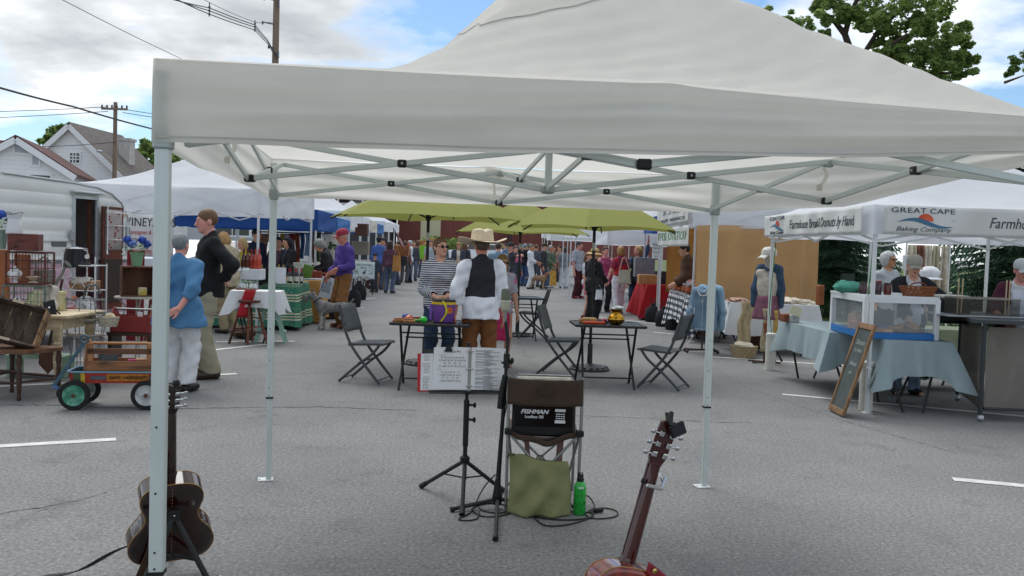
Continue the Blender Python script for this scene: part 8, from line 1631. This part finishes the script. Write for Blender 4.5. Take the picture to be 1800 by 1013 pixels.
fy=thing('electric_fryer','black electric fryer with a steel lid behind the bar counter','fryer',bo_+Vector((.12,.98,-.12))); B=MB(); B.box((0,0,.14),(.34,.28,.27),None,0,.02); B.build('body',M('#191b1e',rough=.3),fy); B=MB(); B.box((0,0,.29),(.33,.27,.035),None,0,.012); B.ball((0,0,.325),(.03,.02,.015),10,6); B.build('lid',M('#c9c5b8',rough=.3),fy)
B=MB(); B.lathe([(0,0),(.10,0),(.12,.02),(0,.012)],seg=20); B.ball((0,0,.03),(.08,.06,.03),12,6,wob=.15); tag(B.build('dough_plate',M('#cfc0a0',rough=.6),None,bo_+Vector((.72,.35,0))),'plate of pale dough at the right end of the bar','plate')
D=13.6; a=A(1628,440,D); gr=thing('garment_rail','white garment rail with cream vintage clothes behind the bread stall','rail',(a.x,D,0)); zr=A(1628,428,D).z; B=MB(); B.rod((-.3,0,zr),(.36,0,zr),.012); B.rod((-.3,0,0),(-.3,0,zr),.014); B.rod((.36,0,0),(.36,0,zr),.014); B.build('rail',WWIRE,gr)
for i,(x,w_,h,c,l)in enumerate(((-.22,.16,.9,'#cfc6b0','cream blouse hanging leftmost on the white rail'),(-.10,.14,1.0,'#8a5a48','brown and cream patterned dress on the white rail'),(.02,.16,1.15,'#d3cbb8','long cream dress in the middle of the white rail'),(.15,.15,1.2,'#c4b99f','beige dress right of the middle on the white rail'),(.28,.17,.7,'#d6cdb9','cream jacket with lapels rightmost on the white rail'))):
 B=MB(); B.grid(lambda u,v:(a.x+x+(u-.5)*w_*(.7+.5*v),D-.02+.04*math.sin(u*11+i)*(.4+v),zr-.03-v*h),12,12); tag(B.build('garment',M(c,rough=.95,var=.3 if i!=1 else.5,scale=9 if i!=1 else 30),solid=.02),l,'garment')
B=MB(); B.ball((0,0,.0),(.15,.12,.10),16,10,wob=.06); B.lathe([(.13,-.06),(.19,-.09),(.185,-.095),(.12,-.07)],seg=20); tag(B.build('bonnet',M('#dfe1e4',rough=.9,var=.08),None,A(1634,480,D-.3)),'white cotton bonnet hanging in front of the white rail','hat')
nf=BX('notice_frame','white framed notice lettered NEW behind the girl in the cap','frame',1588,449,1613,475,D-.1,.03,M('#d9dde0',rough=.4)); text('lettering','NEW',.06,INK,nf,frame_mx((.02,-.003,.12),(1,0,0),(0,0,1)),.0006)
# people and dogs
def at_depth(x,D):p=A(x,436,D); return Vector((p.x,D,0))
def ppl(label,px,py,H,face,sex='f',D=None,**k):
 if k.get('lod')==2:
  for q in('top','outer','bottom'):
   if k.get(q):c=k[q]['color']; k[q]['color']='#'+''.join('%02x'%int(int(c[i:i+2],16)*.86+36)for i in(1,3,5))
 return person(label,at_depth(px,D)if D else G(px,py),H,face,sex,**k)
T=lambda c,**k:dict(color=c,**k)
HIPS=dict(hands={'R':(-.14,-.22,1.02),'L':(.14,-.22,1.02)})
ppl('older woman in a blue tunic and white trousers with hands clasped behind her back',313,688,1.57,172,wide=1.32,lod=0,top=T('#4c7ea8',sleeve=.74,hem=.74,flare=.07,loose=.018,wrinkle=.005),bottom=T('#dfe0e2',loose=1.45,to=.1,ankle=1.5),hair=('short','#84898b'),skin='pink',hands={'R':(-.15,.29,.95),'L':(.02,.30,.89)},poles={'R':(-1,.3,0),'L':(1,.3,0)},fdir={'R':(1,.1,-.5),'L':(-.3,.1,-1)},palm={'R':(0,1,0),'L':(0,1,.2)},shoes='#1d1c1c')
ppl('tall man in a black shirt and khaki trousers with one hand on his hip',364,664,1.85,-62,'m',lod=0,top=T('#131419',hem=.86,o=.02,neck=.062),bottom=T('#a39d86',loose=1.45),hair=('short','#6f5236'),skin='pink',head=(0,8),hands={'R':(-.14,-.26,1.04),'L':(.10,.13,1.04)},poles={'L':(1,.6,0)},fdir={'L':(-.6,.5,-.3)},palm={'L':(0,-1,0)},shoes='#3a2a22')
ppl('woman with sunglasses in a navy and white striped sweater smiling',774,0,1.63,22,D=10.5,lod=0,top=T('#dcdde1',stripes='#171a26',hem=.84,v=.10,o=.02,sleeve=.88),bottom=T('#2c3f58',loose=1.2),hair=('pony','#6f5135'),shades=True,head=(12,-2),hands={'R':(-.10,-.20,1.02),'L':(.04,-.22,1.03)},fdir={'R':(1,-.3,-.1),'L':(-1,-.2,0)},palm={'R':(0,0,-1),'L':(0,0,-1)},shoes='#26282c')
ppl('man in a cream cowboy hat, white shirt, dark vest and brown trousers seen from behind',848,0,1.66,188,'m',D=9.75,wide=1.08,lod=0,top=T('#e2e4ea',hem=.80,sleeve=.80,loose=.02,o=.016,flare=.02,neck=.058),outer=T('#2b2a31',hem=.92,sleeve=0,o=.026,name='vest',neck=.06),bottom=T('#7d4f2a',loose=1.35),hair=('short','#5a4838'),hat=('western','#d3c3a6','#3b2c22'),skin='ruddy',hands={'L':(.30,.02,.86)},poles={'L':(.9,.7,0)},head=(10,4))
ppl('girl with long blonde hair and blue sunglasses behind the man in the hat',884,0,1.45,12,D=11.6,lod=1,top=T('#b9c2cf',patch='#d97a9a',sleeve=.4,hem=.84),bottom=T('#d0306a',skirt=True,to=.42,name='skirt'),hair=('long','#9a7a4c'),shades=True,head=(10,6))
mp,mJ,mW,_=ppl('older man in a maroon cap and purple sweater holding a dog leash',602,577,1.77,-52,'m',lod=0,belly=.03,top=T('#4b3a86',hem=.92,o=.022,neck=.064),bottom=T('#8a5d34',loose=1.45),hair=('short','#b9b4ae'),hat=('cap','#9a2d40'),skin='ruddy',head=(-8,14),hands={'R':(-.22,-.20,.95),'L':(.18,-.24,1.06)},fdir={'L':(-.2,-.6,-.5),'R':(0,-.4,-1)},shoes='#6e3a2e')
ppl('blonde woman in sunglasses and a beige jacket leaning over the vials',404,0,1.66,-120,D=14.6,lean=10,head=(0,14),top=T('#5b5348'),outer=T('#b3a78e',hem=.80,open=.03),bottom=T('#9c8f6e'),hair=('bob','#b08a58'),shades=True,hands={'R':(-.16,-.30,1.0),'L':(.16,-.30,1.0)})
ppl('older blonde woman in a mustard top behind the tall bottles',428,0,1.56,-50,D=17.0,head=(10,12),top=T('#a9922c',sleeve=.9),bottom=T('#3a3a40'),hair=('bob','#c9ae78'))
ppl('man in a navy top standing behind the wine table',450,0,1.76,60,'m',D=18.6,top=T('#20283e'),bottom=T('#2a2c33'),hair=('short','#201a18'))
ppl('woman with long black hair in dark clothes tending the wine table',508,0,1.62,-50,D=18.1,head=(0,12),top=T('#2f4258',sleeve=.9),outer=T('#1b1c24',open=.04,hem=.85),bottom=T('#22242c'),hair=('long','#17131a'),hands={'R':(-.15,-.32,1.02),'L':(.15,-.3,1.02)})
ppl('seller half hidden behind the wine bottles in a maroon top',489,0,1.60,20,D=18.9,lod=2,top=T('#4a2a34'),bottom=T('#2a2c33'),hair=('short','#2a2422'))
ppl('grey haired woman in black bending over the gold table',588,0,1.66,-86,D=18.0,lean=24,head=(0,18),top=T('#1d1c22',hem=.84),bottom=T('#23232a'),hair=('curly','#8b8d8c'),hands={'R':(-.12,-.52,1.02),'L':(.12,-.36,1.0)})
far=dict(lod=2)
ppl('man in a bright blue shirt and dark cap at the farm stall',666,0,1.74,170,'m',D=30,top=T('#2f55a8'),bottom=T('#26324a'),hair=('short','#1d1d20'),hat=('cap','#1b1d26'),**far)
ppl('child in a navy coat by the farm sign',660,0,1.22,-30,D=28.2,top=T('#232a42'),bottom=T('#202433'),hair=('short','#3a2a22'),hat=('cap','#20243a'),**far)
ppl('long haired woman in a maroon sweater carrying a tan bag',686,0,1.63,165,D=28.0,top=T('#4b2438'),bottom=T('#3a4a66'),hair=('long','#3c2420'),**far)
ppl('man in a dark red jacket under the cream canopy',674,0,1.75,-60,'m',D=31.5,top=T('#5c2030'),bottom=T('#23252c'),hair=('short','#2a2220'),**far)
ppl('older man in a white shirt with a black shoulder bag',719,497,1.70,-70,'m',lod=1,top=T('#d9dde4',hem=.84,loose=.015),bottom=T('#1c2438'),hair=('short','#c2c4c6'),skin='ruddy',hands={'R':(-.16,-.34,1.05),'L':(.16,-.34,1.05)})
ppl('person in khaki trousers with a lime green backpack',742,481,1.72,160,'m',top=T('#274a9a',sleeve=.4),bottom=T('#b09a72',to=.35,ankle=1.6),hair=('short','#8a5a38'),**far)
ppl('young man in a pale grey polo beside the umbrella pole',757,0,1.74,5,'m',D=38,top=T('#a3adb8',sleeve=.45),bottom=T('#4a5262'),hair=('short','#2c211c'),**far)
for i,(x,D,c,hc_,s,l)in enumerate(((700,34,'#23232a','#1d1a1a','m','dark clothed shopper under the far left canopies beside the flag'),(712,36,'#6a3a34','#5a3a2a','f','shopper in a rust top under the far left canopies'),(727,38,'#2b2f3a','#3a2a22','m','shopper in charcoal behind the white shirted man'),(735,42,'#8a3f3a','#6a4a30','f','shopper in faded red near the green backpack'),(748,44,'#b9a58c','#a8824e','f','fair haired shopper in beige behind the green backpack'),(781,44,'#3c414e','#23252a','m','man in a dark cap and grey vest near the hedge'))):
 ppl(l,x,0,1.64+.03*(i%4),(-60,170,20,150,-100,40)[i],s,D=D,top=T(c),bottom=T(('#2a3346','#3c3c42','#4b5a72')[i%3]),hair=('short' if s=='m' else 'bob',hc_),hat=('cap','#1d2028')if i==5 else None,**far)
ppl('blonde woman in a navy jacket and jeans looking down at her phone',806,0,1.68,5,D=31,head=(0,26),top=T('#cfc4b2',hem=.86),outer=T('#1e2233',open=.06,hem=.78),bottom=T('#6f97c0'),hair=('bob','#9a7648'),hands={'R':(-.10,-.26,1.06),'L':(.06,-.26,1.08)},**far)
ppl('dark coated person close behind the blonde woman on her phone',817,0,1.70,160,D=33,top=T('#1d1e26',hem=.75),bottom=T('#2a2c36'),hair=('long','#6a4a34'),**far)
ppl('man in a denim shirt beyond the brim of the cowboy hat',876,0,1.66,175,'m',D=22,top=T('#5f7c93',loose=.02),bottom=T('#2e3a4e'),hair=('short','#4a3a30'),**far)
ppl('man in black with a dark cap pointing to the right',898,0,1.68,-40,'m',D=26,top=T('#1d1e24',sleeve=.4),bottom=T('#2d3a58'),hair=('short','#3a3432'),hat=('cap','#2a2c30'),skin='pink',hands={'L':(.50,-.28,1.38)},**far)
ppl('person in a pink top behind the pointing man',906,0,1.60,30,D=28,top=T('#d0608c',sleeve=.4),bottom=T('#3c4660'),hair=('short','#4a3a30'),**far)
ppl('woman in black with maroon trousers and a dark shoulder bag',908,502,1.62,150,lod=1,wide=1.1,top=T('#1a1a20',hem=.78,loose=.02),bottom=T('#7d2440',to=.25),hair=('bob','#5a3226'))
ppl('grey haired man in black standing behind the man in white',921,503,1.72,140,'m',lod=1,top=T('#17181e'),bottom=T('#3a527c'),hair=('short','#8f9294'))
wp,wJ,wW,_=ppl('man dressed all in white holding a red leash',931,508,1.70,75,'m',lod=1,top=T('#dde1ea',hem=.90,sleeve=.85,loose=.015),bottom=T('#e2e4ea',loose=1.35),hair=('short','#7a736a'),skin='tan',hands={'R':(-.14,-.34,1.05),'L':(.18,-.26,1.0)},shoes='#1b1f33')
ppl('man in an olive jacket and jeans carrying a yellow bag',965,506,1.68,60,'m',lod=1,wide=1.08,top=T('#5f6f5a',hem=.80,loose=.025,o=.024),bottom=T('#4a6a88'),hair=('short','#a9a6a0'),skin='ruddy',hands={'R':(-.2,-.28,1.0)},shoes='#d0d2d4')
ppl('man in a black jacket and dark beret behind the olive jacket',957,0,1.74,70,'m',D=34.5,top=T('#191a20',hem=.8),bottom=T('#2e3340'),hair=('short','#3a2c26'),hat=('cap','#40302a'),**far)
ppl('person in a grey top and white trousers seen from behind',990,507,1.64,165,lod=1,top=T('#7f8890',sleeve=.5),bottom=T('#d9dbe0',loose=1.3),hair=('bob','#4a3a30'))
ppl('man in a grey short sleeved shirt and maroon trousers',1014,525,1.80,48,'m',lod=1,top=T('#b0b4bf',sleeve=.45,hem=.86,loose=.02),bottom=T('#4a1c26',loose=1.15),hair=('short','#4a4a4c'),skin='pink',head=(20,0),shoes='#7a2030')
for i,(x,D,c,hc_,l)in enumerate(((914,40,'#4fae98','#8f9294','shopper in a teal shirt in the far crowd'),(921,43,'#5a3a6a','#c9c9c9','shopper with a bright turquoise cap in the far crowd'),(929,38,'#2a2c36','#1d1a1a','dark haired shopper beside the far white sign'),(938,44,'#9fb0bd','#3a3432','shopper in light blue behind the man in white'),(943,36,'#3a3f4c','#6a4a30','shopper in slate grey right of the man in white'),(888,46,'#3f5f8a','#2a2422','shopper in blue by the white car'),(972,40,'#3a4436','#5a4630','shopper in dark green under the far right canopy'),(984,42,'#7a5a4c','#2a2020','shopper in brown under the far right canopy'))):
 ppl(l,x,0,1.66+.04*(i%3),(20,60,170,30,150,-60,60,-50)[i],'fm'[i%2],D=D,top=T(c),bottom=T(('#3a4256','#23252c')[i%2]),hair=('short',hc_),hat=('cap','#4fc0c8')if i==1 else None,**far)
ppl('woman in black with a straw hat holding a white bag',1040,567,1.56,130,lod=0,wide=1.08,top=T('#15151b',hem=.74,loose=.02,wrinkle=.006),outer=T('#202026',sleeve=0,hem=.80,name='vest'),bottom=T('#101116',loose=1.5),hair=('short','#3a2c26'),hat=('bucket','#c9a872','#5a3a30'),head=(-30,4),hands={'L':(.20,-.30,1.0),'R':(-.2,-.26,1.0)})
ppl('barelegged person in flip flops half hidden behind the woman in black',1031,560,1.50,60,lod=1,top=T('#c9ccd2',sleeve=.4),bottom=T('#d6708c',to=.62,name='shorts'),hair=('pony','#7a5638'),shoes='#5a1c22')
ppl('smiling woman in a sleeveless magenta top with a shirt round her waist',1060,549,1.64,15,lod=1,top=T('#9a4468',sleeve=0,hem=.80),outer=T('#a8486e',sleeve=0,hem=.80,name='tied_shirt',neck=.30),bottom=T('#25262c'),hair=('short','#3f2c24'),skin='pink')
ppl('woman in a red striped top and white trousers with a cream shoulder bag',1087,553,1.66,200,lod=1,top=T('#c02a30',patch='#6a2a48',sleeve=.4,hem=.9),bottom=T('#dfe0e4',to=.22,loose=1.25),hair=('bob','#a9804c'),skin='pink',hands={'L':(.36,.0,.86)},feet={'L':(.10,.12,0),'R':(-.10,-.12,0)},shoes='#8a5a42')
ppl('blonde woman in denim with a black vest reaching up to the canopy',1117,549,1.68,-20,lod=1,top=T('#44617e',sleeve=.80,hem=.80,v=.08),outer=T('#14151c',sleeve=0,hem=.72,open=.05,name='vest',flare=.05),bottom=T('#2c3f58',to=.16),hair=('curly','#b9965c'),skin='pink',head=(-35,-4),hands={'L':(.30,-.12,1.92),'R':(-.22,-.2,.98)},poles={'L':(1,.2,0)},shoes='#8a3f42')
ppl('man in a brown corduroy jacket behind the jars of the pickle stall',1216,0,1.74,-100,'m',D=17.4,lod=1,lean=10,top=T('#1c1c20'),outer=T('#553a2a',hem=.80,loose=.03,o=.034),bottom=T('#2a2c33'),hair=('short','#2c2420'),hands={'R':(-.2,-.3,.96),'L':(.2,-.3,.96)})
ppl('person in dark clothes seen through the orange mesh wall',1292,0,1.70,0,'m',D=16.6,lod=2,top=T('#6a5a50'),bottom=T('#3a3a40'),hair=('short','#3a2e28'))
ppl('grey haired woman with sunglasses and a lanyard behind the bread stall',1562,0,1.66,20,D=13.1,lod=1,top=T('#aab0b4',sleeve=.8,v=.10),bottom=T('#4a4c52'),hair=('curly','#c2c4c4'),shades=True,skin='tan',head=(14,0))
ppl('girl in a grey cap and white apron leaning over the bread case',1604,0,1.60,-6,D=10.3,lod=0,lean=7,top=T('#c9ccd2',sleeve=.3),outer=T('#1a1a22',open=.09,hem=.86,sleeve=.85,o=.030),apron='#d3d8e2',bottom=T('#8aa0b8',loose=1.1),hair=('pony','#8a6a4a'),hat=('cap','#a8a49a'),head=(-8,8),hands={'R':(-.10,-.38,.92),'L':(.24,.06,1.04)},poles={'L':(1,.5,.2),'R':(-.6,.4,0)},shoes='#17181b')
ppl('baker in a maroon cardigan and white apron cut by the right edge',1790,0,1.60,-10,D=9.9,lod=0,lean=12,wide=1.1,top=T('#d9dde4',sleeve=.3),outer=T('#4f1c34',open=.12,hem=.84,sleeve=.6),apron='#d3d8e2',bottom=T('#8a93a0',loose=1.2),hair=('short','#8a7a68'),hat=('cap','#c9d0d2'),skin='pink',hands={'R':(-.22,-.36,1.02),'L':(.1,-.4,1.0)},shoes='#b9bcc0')
def carried(name,label,p,s,c,strap=None,wob=.05,c2=None):
 t=thing(name,label,'bag',p); B=MB(); B.grid(lambda u,v:(s[0]*math.cos(2*PI*u)*(1-.18*v)*(abs(math.cos(2*PI*u))**-.3 if abs(math.cos(2*PI*u))>.3 else 1.4)*.8,s[1]*math.sin(2*PI*u)*(1-.5*v),-s[2]+v*2*s[2]+.01*math.sin(u*19)),24,8,wrap=True); B.add([(s[0]*.9*math.cos(2*PI*k/12),s[1]*math.sin(2*PI*k/12),-s[2])for k in range(12)],[tuple(range(12))[::-1]]); B.build('bag',M(c,rough=.6,var=.15,bump=.2,bscale=30)if not c2 else M(c,rough=.7,kind='patch',col2=c2,scale=12),t,smooth=60)
 if strap:B=MB(); B.tube([(-s[0]*.6,0,s[2]*.9),*strap,(s[0]*.6,0,s[2]*.9)],.012,6); B.build('strap',M(c,rough=.6),t)
carried('shoulder_bag','cream leather tote hanging from the shoulder of the woman in red stripes',at_depth(1091,19.95)+Vector((.12,.1,.98)),(.19,.07,.15),'#b3ab98',[(-.06,-.02,.40),(-.02,-.02,.44),(.02,-.02,.40)])
carried('plastic_bag','white carrier bag held by the woman in the straw hat',at_depth(1056,18.8)+Vector((.0,0,.62)),(.10,.06,.10),'#d6d8dc',[(0,0,.2)]); carried('handbag','black handbag held in front by the woman in the straw hat',at_depth(1055,18.85)+Vector((.0,0,.86)),(.10,.07,.13),'#17171b',[(0,0,.24)])
carried('shoulder_bag','black shoulder bag on the hip of the older man in white shirt',at_depth(711,30.2)+Vector((0,-.1,.98)),(.16,.08,.15),'#1a1a1e',[(.15,.0,.5)])
carried('tote_bag','tan tote bag carried by the woman in maroon',at_depth(698,27.6)+Vector((0,0,.95)),(.17,.08,.24),'#b98242',[(0,0,.5)])
carried('backpack','lime green backpack worn by the person in khaki trousers',at_depth(744,40.0)+Vector((0,0,1.22)),(.24,.14,.30),'#86c832')
carried('shoulder_bag','navy leather shoulder bag of the woman in maroon trousers',at_depth(911,27.9)+Vector((0,0,.95)),(.18,.1,.14),'#242c3e',[(0,0,.42)]); carried('shopping_bag','yellow shopping bag held by the man in the olive jacket',at_depth(974,26.8)+Vector((0,0,.68)),(.13,.08,.22),'#d0a848',[(0,0,.34)],c2='#b98430')
def dog(label,pos,rz,sc,cm,cl,beard,leash_c,bob=True):
 F=Field((-.62,-.2,-.01),(.66,.2,.80),.013); F.ell((.16,0,.42),(.17,.105,.135),.06); F.ell((-.14,0,.43),(.20,.09,.10),.08); F.ell((-.26,0,.43),(.11,.095,.11),.06)
 F.cap((.24,0,.48),(.36,0,.60),.075,.062,.05); F.ell((.41,0,.64),(.085,.065,.065),.04); F.cap((.45,0,.625),(.56,0,.60),.045,.035 if not bob else.045,.03)
 if bob:F.ell((.53,0,.565),(.055,.045,.06),.03)
 for sg in(-1,1):
  F.cap((.20,sg*.06,.38),(.19,sg*.065,.20),.05,.034,.03); F.cap((.19,sg*.065,.20),(.20,sg*.065,.03),.034,.032 if not bob else.042,.02); F.cap((.20,sg*.065,.025),(.25,sg*.065,.02),.028,.024,.02)
  F.cap((-.27,sg*.06,.40),(-.20,sg*.07,.25),.075,.045,.04); F.cap((-.20,sg*.07,.25),(-.33,sg*.07,.15),.042,.028,.02); F.cap((-.33,sg*.07,.15),(-.30,sg*.07,.03),.028,.032,.02); F.cap((-.30,sg*.07,.025),(-.25,sg*.07,.02),.028,.024,.02)
  if bob:F.cap((.38,sg*.045,.68),(.40,sg*.055,.765),.026,.010,.02)
  else:F.cap((.38,sg*.06,.68),(.37,sg*.085,.60),.022,.016,.02)
 F.cap((-.35,0,.50),(-.41,0,.60)if bob else(-.52,0,.40),.028,.018,.03); F.fn(lambda x,y,z:.003-z,F_lo(F),F_hi(F)); g=np.meshgrid(*F.ax,indexing='ij',sparse=True)
 if bob:F.D+=(.006*np.sin(55*g[0]+20*g[2])*np.sin(50*g[2]+9*g[1])).astype(np.float32)
 A1,A2,A3=(np.array(lin(c))for c in(cm,cl,beard))
 def cf(v):
  c=np.tile(A1,(len(v),1)); n=.5+.5*np.sin(31*v[:,0]+17*v[:,2])[:,None]*np.sin(41*v[:,1]+23*v[:,2])[:,None]; c=c*(.8+.4*n); m=(v[:,2]<.26); c[m]=A2*(.85+.3*n[m]); m=v[:,0]>.48; c[m]=A3; m=v[:,0]>.585; c[m]=(.02,.02,.02); return c
 o=soft_obj('dog',F,M((.4,.4,.4),rough=.95,var=.3,scale=30,attr='tint',bump=.8,bscale=130,name='fur'),None,sc,cf); o.location=pos; o.rotation_euler.z=rz; tag(o,label,'dog')
 B=MB(); d=Vector((.12,0,.12)).normalized(); n1=Vector((0,1,0)); n2=d.cross(n1); B.tube([(Vector((.31,0,.555))+(n1*math.cos(k*PI/8)+n2*math.sin(k*PI/8))*.076)*sc for k in range(16)],.011*sc,6,closed=True); B.build('collar',M(leash_c,rough=.6),o)
 B=MB()
 for sg in(-1,1):B.ball(Vector((.465,sg*.040,.665))*sc,.012*sc,8,6)
 B.build('eyes',M('#0d0a09',rough=.15),o); return o
q=G(596,577); dg=dog('grey schnauzer standing in profile beside the man in purple',(q.x-.06,q.y-.35,0),R(172),.92,'#8a8885','#b8b3aa','#96938e','#2a1d1c'); neck=Matrix.Rotation(R(172),3,'Z')@Vector((.30,0,.60))+dg.location
def leash(label,a,b_,c):B=MB(); B.tube([a,a.lerp(b_,.4)-Vector((0,0,.06)),a.lerp(b_,.75)-Vector((0,0,.05)),b_],.010,6); tag(B.build('leash',M(c,rough=.7)),label,'leash')
hL=mW(mJ['R']['h']+np.array((0,-.06,-.05))); leash('dark red leather leash from the schnauzer to the man in purple',neck,hL,'#5a2326'); leash('loose leash end hanging between the hands of the man in purple',hL,mW(mJ['L']['h']+np.array((0,-.06,-.03))),'#6a4634')
q=G(946,509); d2=dog('tan and white short haired dog on a red leash in the far aisle',(q.x,q.y+.2,0),R(8),.98,'#a98764','#c2a684','#d9cfc4','#a82a44',False); leash('red leash from the tan dog to the man in white',Matrix.Rotation(R(8),3,'Z')@Vector((.30,0,.58))+d2.location,wW(wJ['L']['h']+np.array((0,-.06,-.04))),'#a82a44')
